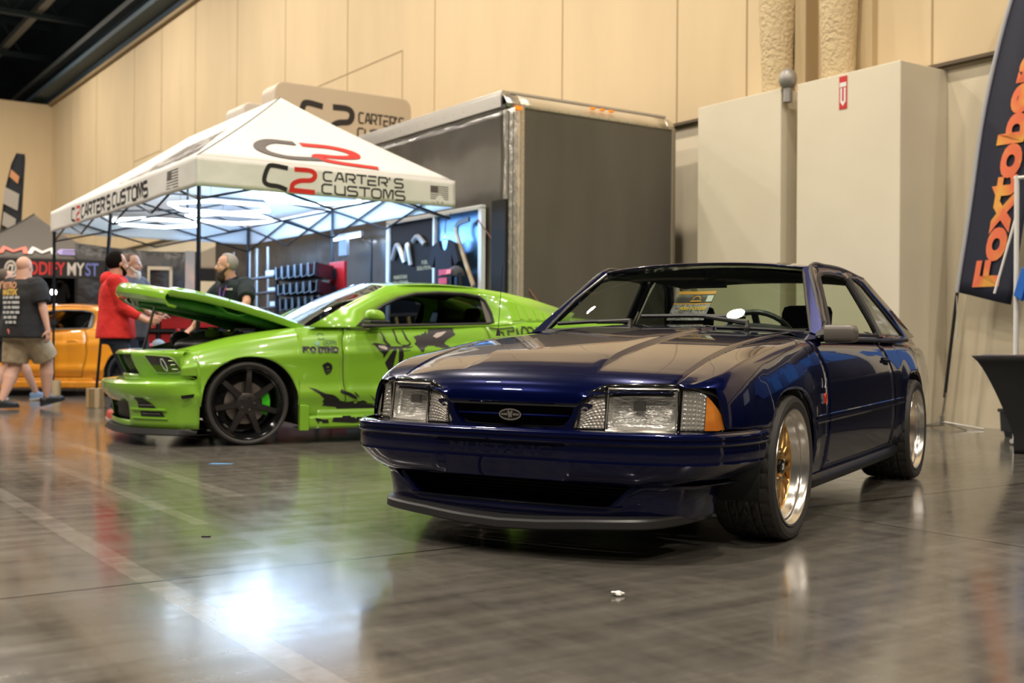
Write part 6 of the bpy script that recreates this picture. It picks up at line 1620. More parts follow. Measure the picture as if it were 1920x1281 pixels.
def person(name_label, loc, rz, H, feet, hands_, parts, fat=1.0, lean=0, headdir=(1, 0, 0), shoes=None, hip_z=None, shoulder_drop=0, curl=.5, group=None):
    """local frame: +x forward, +y left. feet/hands_: (left, right) positions"""
    s = H / 1.75
    root = empty('person', loc, rz, name_label, 'person', group)
    hz = (hip_z or .93) * s
    hip = Vector((0, 0, hz)); ch = hip + Vector((lean * .38, 0, .40 * s)); nk = hip + Vector((lean * .52, 0, .56 * s)); hd = nk + Vector((lean * .12 + .012, 0, .128 * s))
    sho = [ch + Vector((0, y * .185 * s * (1 + (fat - 1) * .4), (.10 - shoulder_drop) * s)) for y in (1, -1)]
    hipj = [hip + Vector((0, y * .095 * s, -.02)) for y in (1, -1)]
    body = MB(); J = {}
    # torso
    def torso(mb, g, z0=-.06, z1=1.0):
        secs = [(-.08, .135, .175), (.02, .140, .172), (.12, .128, .158), (.22, .125, .155), (.32, .130, .172), (.42, .128, .190), (.50, .105, .180), (.555, .07, .10)]
        rows = []
        for z, dx, wy in secs:
            t = z / .56; c = hip.lerp(nk, max(-.2, t)); ff = fat if z < .40 else 1 + (fat - 1) * .5
            rows.append([(c.x + (dx * ff * s * .92 + g) * math.cos(q) + (.015 * (fat - 1) * 10 * s if .0 < z < .35 and math.cos(q) > 0 else 0), (wy * (1 + (ff - 1) * .8) * s + g) * math.sin(q), hip.z + z * s * (1 - abs(lean) * .06)) for q in [2 * math.pi * k / 24 for k in range(24)]])
        mb.grid(rows, closed=True, capends=True)
    torso(body, 0)
    body.capsule(tuple(nk + Vector((-.005, 0, -.05 * s))), tuple(hd + Vector((-.01, 0, -.05 * s))), .070 * s * (1 + (fat - 1) * .8), .062 * s * (1 + (fat - 1) * .8), 16)
    P, Rm = head_shape(body, hd, headdir, s)
    limbs = {}
    for i, y in enumerate((1, -1)):
        ft = Vector(feet[i]); kn, ft2 = ik(hipj[i], ft, .43 * s, .43 * s, (1, y * .12, 0)); ft = Vector(feet[i])
        limbs['leg%d' % i] = (hipj[i], kn, ft)
        body.capsule(tuple(hipj[i]), tuple(kn), .086 * s * fat, .058 * s * (1 + (fat - 1) * .7), 14)
        body.capsule(tuple(kn), tuple(kn.lerp(ft, .35)), .056 * s * (1 + (fat - 1) * .7), .058 * s * (1 + (fat - 1) * .8), 12); body.capsule(tuple(kn.lerp(ft, .35)), tuple(ft), .057 * s * (1 + (fat - 1) * .8), .036 * s, 12)
        body.capsule(tuple(ft), tuple(ft + Vector((.10, 0, -.045))), .036 * s, .03 * s, 10)
        hpos, hdir, hint, pn = hands_[i]
        el, wr = ik(sho[i], hpos, .29 * s, .26 * s, hint)
        limbs['arm%d' % i] = (sho[i], el, wr)
        body.capsule(tuple(ch + Vector((0, y * .10 * s, .09 * s))), tuple(sho[i]), .068 * s, .062 * s, 12)
        body.capsule(tuple(sho[i]), tuple(el), .052 * s * (1 + (fat - 1) * .6), .041 * s, 12); body.capsule(tuple(el), tuple(wr), .041 * s * (1 + (fat - 1) * .5), .027 * s, 12)
        hand(body, wr, hdir, pn, s, curl, side=-y)
    body.build('body', skin, root, smooth=180, remesh=.0085, msmooth=3)
    face_parts(root, P, Rm, s)
    if shoes:
        for i in (0, 1):
            shoe(root, limbs['leg%d' % i][2] + Vector((0, 0, .0)), shoes.get('dir', ((1, 0, 0), (1, 0, 0)))[i], shoes['mat'], shoes['sole'], s, shoes.get('pitch', (0, 0))[i], shoes.get('lace'))
    L = dict(root=root, s=s, hip=hip, ch=ch, nk=nk, hd=hd, P=P, Rm=Rm, limbs=limbs, torso=torso, sho=sho, hipj=hipj, fat=fat)
    for fn in parts: fn(L)
    return L
def top(mat, sleeve=.62, hem=-.10, g=.016, collar=True, name='shirt', loose=.0, arm_g=.018):
    def f(L):
        s = L['s']; mb = MB(); secs = []
        hip, nk, fat = L['hip'], L['nk'], L['fat']
        for z, dx, wy in ((hem, .150, .195), (hem + .03, .150, .193), (.05, .145, .182), (.15, .134, .168), (.25, .130, .163), (.34, .132, .176), (.42, .128, .188), (.49, .106, .176), (.535, .075, .115), (.55, .066, .085)):
            t = z / .56; c = hip.lerp(nk, t); ff = fat if z < .40 else 1 + (fat - 1) * .5
            gg = g + loose * max(0, .4 - z)
            secs.append([(c.x + (dx * ff * s * .92 + gg) * math.cos(q) * (1 + .02 * math.sin(q * 7 + z * 9)), (wy * (1 + (ff - 1) * .8) * s + gg) * math.sin(q), hip.z + z * s) for q in [2 * math.pi * k / 28 for k in range(28)]])
        mb.grid(secs, closed=True, capends=True)
        for i, y in enumerate((1, -1)):
            a, e, w = L['limbs']['arm%d' % i]
            mb.capsule(tuple(L['ch'] + Vector((0, y * .10 * s, .09 * s))), tuple(a), .082 * s, .078 * s, 14)
            k = 1 + (fat - 1) * .6
            if sleeve <= 1: 
                q = a.lerp(e, sleeve); mb.tube([tuple(a), tuple(a.lerp(q, .5)), tuple(q)], [.072 * s * k, (.066 * k * s + arm_g), (.060 * s * k + arm_g)], 16)
            else:
                mb.capsule(tuple(a), tuple(e), .070 * s * k, .056 * s, 14)
                q = e.lerp(w, sleeve - 1); mb.capsule(tuple(e), tuple(q), .056 * s, .046 * s, 14)
        mb.build(name, mat, L['root'], smooth=180, remesh=.012, msmooth=3)
    return f
def pants(mat, length=.95, g=.016, name='trousers', wide=1.0):
    def f(L):
        s = L['s']; mb = MB(); hip, fat = L['hip'], L['fat']
        rows = []
        for z, dx, wy in ((-.14, .125, .18), (-.06, .142, .184), (.02, .142, .178), (.07, .136, .170)):
            rows.append([(hip.x + (dx * fat * s * .92 + g) * math.cos(q), (wy * (1 + (fat - 1) * .8) * s + g) * math.sin(q), hip.z + z * s) for q in [2 * math.pi * k / 24 for k in range(24)]])
        mb.grid(rows, closed=True, capends=True)
        for i in (0, 1):
            a, k, f_ = L['limbs']['leg%d' % i]
            if length <= .5:
                q = a.lerp(k, length * 2); mb.tube([tuple(a), tuple(a.lerp(q, .5)), tuple(q)], [.098 * s * fat, .094 * s * fat * wide, .090 * s * fat * wide], 18)
                mb.ball(tuple(a), .098 * s * fat, 14, 10)
            else:
                mb.capsule(tuple(a), tuple(k), .098 * s * fat, .074 * s * wide, 16)
                q = k.lerp(f_, (length - .5) * 2); mb.tube([tuple(k), tuple(k.lerp(q, .5)), tuple(q)], [.072 * s * wide, .068 * s * wide, .060 * s * wide], 16)
        mb.build(name, mat, L['root'], smooth=180, remesh=.012, msmooth=3)
    return f
def hair(mat, z0=.0, full=1.0, name='hair', back=True):
    def f(L):
        s = L['s']; P, Rm = L['P'], L['Rm']; mb = MB()
        rows = []
        for i in range(10):
            b = lerp(math.pi / 2, -1.1, i / 9)
            rows.append([P(-.016 + (.104 * full) * math.cos(b) * math.cos(a) - (.02 if math.cos(a) > .3 else 0) * (1 if b < .7 else 0) * (1.6), .084 * full * math.cos(b) * math.sin(a), max(.034 + (.098 * full) * math.sin(b), .050 if math.cos(a) > .55 else (-.015 if math.cos(a) > .0 else -.085))) for a in [2 * math.pi * k / 28 for k in range(28)]])
        mb.grid(rows, closed=True, capends=True).build(name, mat, L['root'], smooth=180)
    return f
def beard(mat, long=0):
    def f(L):
        s = L['s']; P, Rm = L['P'], L['Rm']; mb = MB()
        mb.ball(P(.050, 0, -.090 - long * .3), (.050 * s, .052 * s, (.040 + long * .5) * s), 16, 10, rot=Rm)
        for y in (-1, 1):
            mb.capsule(P(.060, y * .036, -.080), P(.010, y * .066, -.030), .022 * s, .012 * s, 10)
        mb.capsule(P(.094, -.024, -.046), P(.094, .024, -.046), .008 * s, .008 * s, 8)
        mb.build('beard', mat, L['root'], smooth=180, remesh=.008, msmooth=2)
    return f
def faceto(x, y): return math.atan2(y, x)
blackc = noise_bump(M('black_cotton', (.016, .016, .018), .9), 9, .5, .03, 3)
khaki = noise_bump(noise_col(M('khaki_cloth', (.36, .27, .17), .85), (.30, .22, .135), (.42, .33, .21), 7), 9, .5, .03, 3)
denim = noise_bump(M('dark_denim', (.012, .018, .035), .85), 10, .5, .02, 3)
redc = noise_bump(noise_col(M('red_fleece', (.62, .018, .016), .85), (.52, .012, .012), (.70, .025, .02), 5), 7, .6, .04, 3)
polo_m = M('polo_teal_black', (.012, .022, .028), .8)
bshoe = M('black_shoe', (.012, .012, .013), .35); bsole = M('black_sole', (.02, .02, .02), .6); wsole = M('white_sole', (.6, .57, .52), .5)

# bald man in the printed black T-shirt, walking to the right, back towards us
def back_print(L):
    s = L['s']; root = L['root']; hip = L['hip']
    fb = lambda u, v, w: (-(.158 * L['fat'] * s) - .012 - w + .05 * (u / .25) ** 2, -(u * .80 + .045), hip.z + .05 + v * .92)
    pr = empty('back_print'); pr.parent = root
    k = MB(); put_text(k, 'RETRO', .105, lambda u, v, w: fb(u - .175, v + .435, w), bold=.004, sx=.86, shear=.15); k.build('print_title', M('print_pink_gold', (.85, .42, .22), .6), pr, smooth=0)
    k = MB(); put_text(k, 'MASTIX', .10, lambda u, v, w: fb(u - .175, v + .35, w), bold=.004, sx=.84, shear=.15); k.build('print_title', M('print_gold', (.85, .55, .12), .6), pr, smooth=0)
    k = MB(); random.seed(3)
    for r_, row in enumerate(((-.17, -.10, -.02, .08, .17), (-.17, -.05, .03, .17), (-.15, -.06, .03, .17), (-.17, -.08, .0, .09, .17), (-.15, -.05, .05, .13), (-.10, -.03, .06, .12))):
        v = .30 - r_ * .062
        for a, b in zip(row, row[1:]):
            k.prism([(a + .008, v), (b - .012, v), (b - .012, v + .034), (a + .008, v + .034)], 0, .002, fb)
    k.build('print_marks', M('print_white', (.55, .55, .55), .6), pr, smooth=0)
    MB().prism([(.0 + .028 * math.cos(a) - .03, -.115 + .04 * math.sin(a)) for a in linspace(0, 6.28, 16)[:-1]], 0, .002, fb).build('print_dot', M('print_coral', (.8, .2, .18), .6), pr, smooth=0)
def cargo(L):
    s = L['s']
    for i, y in ((1, -1),):
        a, k, f_ = L['limbs']['leg%d' % i]; c = a.lerp(k, .70)
        MB().ball(tuple(c + Vector((0, y * .115, 0))), (.085, .035, .10), 14, 10).build('cargo_pocket', khaki, L['root'])
bald_at = Vector((-5.72, 13.30, 0))
person('bald man in a black T-shirt with printed back and khaki cargo shorts, walking', bald_at, R(66), 1.79,
       ((-.22, .10, .10), (.26, -.10, .125)), (((.10, .33, .80), (0.1, 0, -1), (-1, .5, 0), (0, -1, 0)), ((.02, -.40, .80), (.05, 0, -1), (-1, -.6, 0), (0, 1, 0))),
       [top(blackc, .80, -.12, .022, loose=.05, arm_g=.026), pants(khaki, .46, .02, 'shorts', 1.12), back_print, cargo], fat=1.42, headdir=(1, .12, 0),
       shoes=dict(mat=bshoe, sole=bsole, dir=((1, -.5, 0), (1, -.5, 0)), pitch=(0, R(-14))), curl=.7)
# a second walker mostly hidden behind him
person('person behind the bald man, short grey brown hair, dark shorts and blue grey shoes', Vector((-6.66, 14.9, 0)), R(40), 1.74,
       ((-.12, .09, .10), (.38, -.10, .10)), (((.1, .30, .82), (0, 0, -1), (-1, .4, 0), (0, -1, 0)), ((.0, -.32, .82), (0, 0, -1), (-1, -.4, 0), (0, 1, 0))),
       [top(M('dark_navy_cotton', (.012, .013, .02), .9), .7, -.10, .016), pants(M('dark_grey_shorts', (.03, .03, .04), .85), .46, .018, 'shorts'), hair(M('brown_grey_hair', (.10, .075, .055), .8))], fat=1.08, headdir=(1, -.1, 0),
       shoes=dict(mat=M('blue_grey_shoe', (.18, .28, .42), .6), sole=wsole, pitch=(0, R(-8)), dir=((1, -.3, 0), (1, -.3, 0))))
# man in the red hoodie
def hood_(L):
    s = L['s']; nk = L['nk']
    MB().ball(tuple(nk + Vector((-.075 * s, 0, -.035 * s))), (.085 * s, .125 * s, .085 * s), 18, 12).ball(tuple(nk + Vector((-.01, .0, -.02))), (.10 * s, .115 * s, .055 * s), 18, 10).build('hood', redc, L['root'], smooth=180, remesh=.01, msmooth=2)
person('man in a red hoodie and dark jeans standing beside the green coupe nose', Vector((-3.96, 11.35, 0)), R(14), 1.70,
       ((-.02, .10, .095), (.02, -.13, .095)), (((.30, .10, 1.02), (1, -.2, .1), (-.6, .6, -1), (0, -1, 0)), ((.30, -.16, 1.0), (1, .4, .05), (-.6, -.5, -1), (0, 1, 0))),
       [top(redc, 1.55, -.08, .034, loose=.03, name='hoodie'), pants(denim, .97, .016), hair(M('black_hair', (.008, .006, .006), .95, spec=.1), full=1.06), beard(M('black_hair')), hood_], fat=1.08, headdir=(.86, .5, .02),
       shoes=dict(mat=M('red_white_shoe', (.50, .08, .06), .5), sole=wsole, dir=((.7, -.7, 0), (.8, -.6, 0))))
# white-bearded man facing him
person('man with a white beard laughing behind the red hoodie, forearm showing', Vector((-4.18, 12.45, 0)), R(-14), 1.77,
       ((0, .10, .095), (0, -.10, .095)), (((.28, .12, 1.12), (.6, -.8, .1), (-.3, 1, -.6), (0, 0, -1)), ((.30, .02, 1.06), (.5, .8, .2), (-.3, -1, -.5), (0, 0, -1))),
       [top(M('grey_tshirt', (.10, .10, .12), .9), .75, -.10, .016), pants(denim, .97, .016), beard(M('white_beard', (.75, .70, .66), .8), .07), hair(M('short_grey_hair', (.16, .11, .09), .8), full=1.0)], fat=1.12, headdir=(1, .15, .05),
       shoes=dict(mat=bshoe, sole=bsole))
# bearded man in the dark polo leaning on the green car
def polo(L):
    s = L['s']; nk = L['nk']; ch = L['ch']; root = L['root']
    pm_ = M('polo_teal_black', (.012, .022, .028), .8)
    MB().tube([tuple(nk + Vector((.085, .0, -.10))), tuple(nk + Vector((.07, .055, -.03))), tuple(nk + Vector((-.02, .082, .012))), tuple(nk + Vector((-.07, 0, .02))), tuple(nk + Vector((-.02, -.082, .012))), tuple(nk + Vector((.07, -.055, -.03))), tuple(nk + Vector((.085, 0, -.10)))], .014, 8).build('collar', pm_, root)
    for y in (-1, 1): MB().tube([tuple(nk + Vector((.055, y * .06, .0))), tuple(ch + Vector((.150, y * .035, .02))), tuple(ch + Vector((.165, y * .012, -.10)))], .007, 6).build('lanyard', M('purple_lanyard', (.16, .07, .42), .6), root)
    put_text(MB(), 'CARTER\'S', .022, lambda u, v, w: (ch.x + .146 + w, ch.y + .06 + u, ch.z + .035 + v), bold=.001).build('chest_print', whitep, root, smooth=0)
    MB().ball((ch.x + .148, ch.y + .050, ch.z + .043), .009, 8, 6).build('chest_mark', M('print_orange_red', (.7, .06, .02), .5), root)
person('bearded man in a dark polo with purple lanyard leaning over the green coupe', Vector((-2.66, 11.30, 0)), R(-128), 1.67,
       ((-.05, .12, .095), (.05, -.12, .095)), (((.40, .34, .98), (.5, .2, -.7), (-.2, 1, .3), (0, 0, -1)), ((.36, -.36, .93), (.8, .3, -.35), (-.2, -1, .3), (0, 0, -1))),
       [top(M('polo_teal_black'), .80, -.10, .018, name='polo_shirt', arm_g=.022), pants(denim, .97, .016), beard(M('dark_beard', (.05, .032, .022), .8), .05), hair(M('grey_hair', (.34, .32, .31), .7), full=1.03), polo], fat=1.08, lean=.34, headdir=(.95, -.5, -.05),
       shoes=dict(mat=bshoe, sole=bsole))
# ================================================================== RACKS AND COUNTER UNDER THE CANOPY
D3 = Vector((HD.x, HD.y, 0)); N3 = Vector((HN.x, HN.y, 0))
rk = empty('tray_rack', tp(0, 0, 0), HALL, 'red upright rack of ribbed black trays under the canopy beside the trailer', 'rack')
blk_t = M('black_tray', (.014, .016, .022), .30, coat=.3); redm = M('red_rack_paint', (.42, .012, .012), .35)
edge_m = M('tray_edge', (.35, .38, .42), .3, .5)
MB().box((-.97, 2.12, .35), (-.93, 2.54, 1.80)).build('red_upright', redm, rk, smooth=0, bevel=.006)
MB().box((-.97, 2.54, .35), (-.93, 4.6, .45)).build('red_upright', redm, rk, smooth=0, bevel=.006)
for lv, (z0, z1) in enumerate(((1.60, 1.76), (1.40, 1.54), (1.20, 1.36), (.98, 1.14), (.76, .92))):
    x0 = -1.36 + .03 * lv
    t_ = empty('ribbed_tray'); t_.parent = rk
    # corrugated sheet: ribs along the tray depth
    prof_ = []
    for k in range(6):
        y = 2.10 + k * .20; prof_ += [(y, z1), (y + .02, z1), (y + .035, z0 + .02), (y + .185, z0), (y + .2, z1)]
    MB().grid([[(lerp(x0, -.99, q), y + .25 * q, z - .02 * q) for y, z in prof_] for q in (0, .5, 1)]).build('tray_shell', blk_t, t_, smooth=0, solid=.008)
    MB().grid([[(-.99, y, lerp(z0 + .01, z1 - .04, w_)) for w_ in (0, 1)] for y in (2.3, 3.5)]).build('tray_back', blackf, t_, smooth=0, solid=.006)
    MB().add([(x0, 2.09, z0), (x0, 2.09, z1 + .01), (-.98, 2.34, z1 - .05), (-.98, 2.34, z0 - .03)], [(0, 1, 2, 3)]).build('tray_side', blk_t, t_, smooth=0, solid=.01)
    MB().tube([(x0 - .004, y, z + .004) for y, z in prof_], .007, 5).build('tray_edge', edge_m, t_)
    MB().box((x0 - .01, 3.36, z0 + .07), (x0, 3.62, z1 - .03)).build('label_plate', M('label_pale', (.72, .76, .8), .4), t_, smooth=0)
    MB().cyl((x0, 3.34, z0 + .05), (x0, 5.2, z0 + .03), .02, 8).build('rail', blackp, t_)
MB().box((-1.34, 3.34, .02), (-1.30, 3.38, 1.74)).box((-1.34, 5.16, .02), (-1.30, 5.20, 1.74)).box((-1.34, 2.1, .02), (-1.30, 2.14, .8)).build('rack_post', blackp, rk, smooth=0)
# silver posts far under the canopy
for k, (d, n, w_) in enumerate(((5.9, -.40, .022), (6.3, -.42, .035), (6.65, -.40, .03), (7.2, -.45, .02))):
    o = MB().cyl((0, 0, 0), (0, 0, 2.25), w_, 10).cyl((0, 0, 0), (0, 0, .02), .14, 16).build('metal_post', alu); o.location = tp(n, d, 0)
    tag(o, ('thin silver post at the back of the canopy, first left of the tray rack', 'thick silver post at the back of the canopy beside the polo man', 'medium silver post at the back of the canopy behind the polo man', 'thin silver post at the back of the canopy, farthest left')[k], 'post', 'silver posts at the back of the canopy')
# black backdrop booth behind, with a framed panel and a pale banner
bb = empty('booth_backdrop', Vector((-7.15, 19.25, 0)), R(16), 'shiny black booth backdrop behind the canopy with a beige frame', 'backdrop')
bm_ = noise_bump(M('shiny_black_sheet', (.018, .017, .018), .42), 2.2, .6, .12, 3)
MB().grid([[(x, .02 * math.sin(x * 9), z) for z in linspace(0, 2.42 - .08 * math.sin(x * 1.3), 8)] for x in linspace(-.25, 1.80, 30)]).build('sheet', bm_, bb, smooth=180, solid=.01)
MB().box((.92, -.06, 1.25), (.96, -.02, 2.02)).box((1.28, -.06, 1.25), (1.33, -.02, 2.08)).box((.92, -.06, 2.02), (1.33, -.02, 2.08)).build('beige_frame', M('beige_trim', (.55, .48, .36), .5), bb, smooth=0)
MB().box((1.54, -.05, 1.3), (1.70, -.02, 2.36)).build('pale_banner', noise_col(M('peach_banner', (.5, .36, .30), .6), (.30, .32, .36), (.60, .42, .33), 2, 2), bb, smooth=0)
MB().box((-.3, -.5, 0), (-.25, .1, .04)).box((1.78, -.5, 0), (1.83, .1, .04)).build('foot', blackp, bb, smooth=0)
# shelf of red panels behind the engine bay
rp_k = empty('parts_shelf', Vector((-4.98, 14.9, 0)), R(6), 'black shelf holding red panels behind the green coupe engine bay', 'shelf')
for x in (0, .32, .78, 1.12): MB().box((x, 0, 0), (x + .03, .04, 1.42)).build('upright', blackp, rp_k, smooth=0)
for z in (.66, .92, 1.16, 1.36):
    MB().box((-.05, -.05, z), (1.2, .3, z + .035)).build('shelf_board', blackp, rp_k, smooth=0)
for x0, x1, z0, z1 in ((.04, .30, .96, 1.15), (.36, .76, .96, 1.14), (.36, .62, .71, .90), (.82, 1.10, .72, .90), (.82, 1.1, .98, 1.12), (.04, .30, .71, .9), (.64, .76, .71, .9)):
    MB().box((x0, .0, z0), (x1, .03, z1)).build('red_panel', redm, rp_k, smooth=0, bevel=.01)
for x, z in ((.58, 1.42), (.60, .95)):
    MB().ball((x, -.07, z - .01), (.035, .03, .03), 12, 8).build('red_knob', redm, rp_k)
MB().box((-.05, .26, .0), (1.2, .30, 1.4)).build('back_board', blackf, rp_k, smooth=0)
# counter
ct = empty('counter', Vector((-4.66, 13.6, 0)), R(4), 'counter with a wooden top and a beige front behind the green coupe engine bay', 'counter')
MB().box((.0, -.03, .66), (1.25, .5, .70)).build('wooden_top', wd_m, ct, smooth=0, bevel=.005)
MB().box((.28, 0, 0), (1.2, .45, .66)).build('cabinet', M('beige_cabinet', (.60, .54, .42), .5), ct, smooth=0)
MB().box((.03, -.01, .06), (.27, .45, .645)).build('grey_drawer_unit', M('grey_drawer', (.20, .19, .18), .5), ct, smooth=0, bevel=.005)
MB().box((.11, -.02, .56), (.23, -.008, .62)).build('drawer_label', M('label_frame', (.32, .32, .32), .4), ct, smooth=0)
cx, cy = -4.66, 13.6
def on_counter(name, x, y, label, cat, build):
    e_ = empty(name, Vector((-4.66 + x * math.cos(R(4)), 13.6 + x * math.sin(R(4)) + y, .7005)), 0, label, cat); build(e_); return e_
on_counter('workshop_cap', .36, .2, 'grey and red cap lying on the counter behind the green coupe', 'cap', lambda e_: (MB().ball((0, 0, .04), (.085, .08, .085), 16, 10).build('crown', M('grey_blue_cloth', (.20, .23, .27), .8), e_), MB().ball((-.085, -.02, .035), (.05, .05, .035), 12, 8).build('red_brim', redm, e_)))
for k in range(4):
    o = MB().lathe([(0, .001), (0, .028), (.05, .036), (.05, .033), (.003, .026)], 18, T=Matrix.Rotation(R(90), 4, 'X')).build('stacked_cup', M('white_cup', (.7, .68, .64), .5)); o.location = Vector((-4.05 + .012 * k, 13.86, .702 + .026 * k))
    tag(o, 'white cup in the nested stack on the counter', 'cup', 'nested white cups on the counter')
o = MB().lathe([(0, .001), (0, .04), (.075, .04), (.075, .001)], 20, T=Matrix.Rotation(R(90), 4, 'X')).build('blue_roll', M('pale_blue_roll', (.30, .45, .65), .5)); o.location = (-3.98, 13.74, .7005); tag(o, 'pale blue roll on the counter beside the stacked cups', 'roll')

# ================================================================== MMS CANOPY AT THE FAR LEFT
MT = empty('dark_canopy_tent', Vector((-9.45, 18.45, 0)), R(19), 'dark grey pop-up canopy tent lettered MMS behind the orange coupe', 'tent')
dgc = M('charcoal_canvas', (.085, .075, .066), .85); MW, MZ, MP_ = 2.9, 2.16, 3.05
for a, b in (((0, 0), (MW, 0)), ((MW, 0), (MW, MW)), ((MW, MW), (0, MW)), ((0, MW), (0, 0))):
    rows = []
    for s in linspace(0, 1, 13):
        e_ = Vector(a).lerp(Vector(b), s); c = Vector((MW / 2, MW / 2))
        rows.append([(e_.lerp(c, t).x, e_.lerp(c, t).y, MZ + (MP_ - MZ) * (.7 * t + .3 * t ** 2.5)) for t in linspace(0, 1, 10)])
    MB().grid(rows).build('roof_panel', dgc, MT, smooth=60, solid=.003)
MB().tube([(lerp(0, MW / 2, t), lerp(0, MW / 2, t), MZ + .004 + (MP_ - MZ) * (.7 * t + .3 * t ** 2.5)) for t in linspace(0, 1, 10)], .012, 6).build('roof_seam', M('seam_dark', (.03, .03, .03), .8), MT)
fv = lambda u, v, w: (u, -.012 - w, v)
MB().box((-.01, -.01, 1.85), (MW + .01, .0, MZ)).box((MW, 0, 1.85), (MW + .01, MW, MZ)).box((-.01, 0, 1.85), (0, MW, MZ)).build('valance', M('black_valance', (.012, .012, .014), .7), MT, smooth=0)
for txt, u, m_ in (('@', 1.09, M('txt_white', (.62, .60, .56), .6)), ('MODIFY', 1.30, M('txt_red', (.60, .03, .03), .6)), ('MY', 2.06, M('txt_white')), ('STANG', 2.35, M('txt_blue', (.14, .18, .50), .6))):
    if txt == 'STANG': txt = 'ST'
    k = MB(); put_text(k, txt, .30, lambda a, b, w: fv(u + a, 1.90 + b, w), sx=.66, bold=.006); k.build('valance_lettering', m_, MT, smooth=0)
def ms(u, v, w):    # on the front slope
    t = (v) * .50; h = MZ + (MP_ - MZ) * (.7 * t + .3 * t ** 2.5)
    return (u, t * MW / 2 - .02 - w * .5, h + .015 + w)
for pts, wd_2, m_ in (([[(1.02, .24), (1.06, .58), (1.21, .36), (1.37, .58), (1.41, .24)]], .075, M('coral_lettering', (.62, .10, .06), .6)), ([[(1.47, .24), (1.51, .58), (1.66, .34), (1.81, .58), (1.85, .24)]], .075, M('txt_white')), ([[(2.20, .52), (1.96, .52), (1.92, .40), (1.96, .27), (2.18, .27), (2.22, .38), (1.96, .40)]], .07, M('lilac_lettering', (.24, .19, .48), .6))):
    k = MB(); [ribbon(k, p, wd_2, ms, .003) for p in pts]; k.build('roof_lettering', m_, MT, smooth=0)
for x in (0.03, MW - .03):
    for y in (.03, MW - .03): MB().box((x - .02, y - .02, 0), (x + .02, y + .02, MZ)).build('leg', fr_m, MT, smooth=0)
# second dark canopy beyond, only its slope shows
M2 = empty('grey_canopy_tent', Vector((-6.9, 21.4, 0)), R(19), 'grey brown canopy slope rising behind the red hoodie man, right of the MMS tent', 'tent')
for a, b in (((0, 0), (3, 0)), ((3, 0), (3, 3)), ((3, 3), (0, 3)), ((0, 3), (0, 0))):
    rows = []
    for s in linspace(0, 1, 9):
        e_ = Vector(a).lerp(Vector(b), s); c = Vector((1.5, 1.5)); rows.append([(e_.lerp(c, t).x, e_.lerp(c, t).y, 2.18 + .62 * (.8 * t + .2 * t ** 2)) for t in linspace(0, 1, 6)])
    MB().grid(rows).build('roof_panel', M('grey_brown_canvas', (.16, .135, .105), .85), M2, smooth=60, solid=.003)
MB().box((0, 0, 1.95), (3, .01, 2.2)).build('valance', M('black_valance'), M2, smooth=0)
for x in (0.03, 2.97):
    for y in (.03, 2.97): MB().box((x - .02, y - .02, 0), (x + .02, y + .02, 2.18)).build('leg', fr_m, M2, smooth=0)
# dark drape wall under the MMS tent with hanging shirts
dr = empty('drape_backdrop', Vector((-11.8, 20.6, 0)), R(10), 'black drape wall under the dark canopy behind the orange coupe', 'backdrop')
MB().grid([[(x, .05 * math.sin(x * 14), z) for z in (0, 1.0, 2.1)] for x in linspace(0, 4.9, 120)]).build('drape', M('black_drape', (.012, .012, .014), .8), dr, smooth=60, solid=.01)
MB().cyl((0, 0, 2.12), (4.9, 0, 2.12), .02, 8).box((0, -.2, 0), (.05, .2, .03)).box((4.85, -.2, 0), (4.9, .2, .03)).build('top_pipe', alu, dr)
for k, x in enumerate((2.0, 2.5, 3.0, 3.5, 4.0)):
    s_ = shirt('hanging_garment', Vector((-11.8, 20.35, 1.88)) + x * Vector((math.cos(R(10)), math.sin(R(10)), 0)), R(10), .28, .62, M('grey_garment%d' % (k % 2), ((.10, .10, .11), (.035, .035, .04))[k % 2], .9), 'dark shirt hanging on the drape wall under the MMS canopy', 'shirts hanging under the dark canopy', cat='shirt')
o = MB().ball((0, 0, 0), .055, 14, 10).build('spot_lamp', M('spot_glow', (1, 1, 1), .5, emis=(1, .97, .92), es=14)); o.location = (-8.2, 20.3, 1.66); tag(o, 'small bright spot lamp glowing under the dark MMS canopy', 'lamp')
MB().cyl((0, 0, 0), (0, 0, .5), .008, 6).build('lamp_wire', blackp, o)
# dark car edge at the far left
# feather flag at the far left
def feather(name, loc, rz, pts_l, pts_r, mat, label, thick=.006):
    e_ = empty(name, loc, rz, label, 'flag')
    rows = []
    n = 30
    for i in range(n + 1):
        t = i / n; l = pw3(pts_l, t); r = pw3(pts_r, t)
        rows.append([(lerp(l[0], r[0], q), .025 * math.sin(q * 7 + t * 4) * q, lerp(l[1], r[1], q)) for q in linspace(0, 1, 12)])
    MB().grid(rows).build('flag_cloth', mat, e_, smooth=180, solid=thick)
    return e_
def pw3(P_, t):
    Q = cr([(a, b, 0) for a, b in P_], 6); x = t * (len(Q) - 1); i = min(int(x), len(Q) - 2); f = x - i
    return (lerp(Q[i][0], Q[i + 1][0], f), lerp(Q[i][1], Q[i + 1][1], f))
FLl = [(-.02, 2.35), (.06, 3.0), (.14, 3.7), (.26, 4.20), (.36, 4.42)]; FLr = [(.40, 2.35), (.42, 3.0), (.46, 3.7), (.50, 4.25), (.50, 4.40)]
lf_ = feather('feather_flag', Vector((-9.95, 22.0, 0)), 0, FLl, FLr, M('black_flag_cloth', (.012, .014, .02), .7), 'black feather flag with pale slanted patches at the far left by the wall')
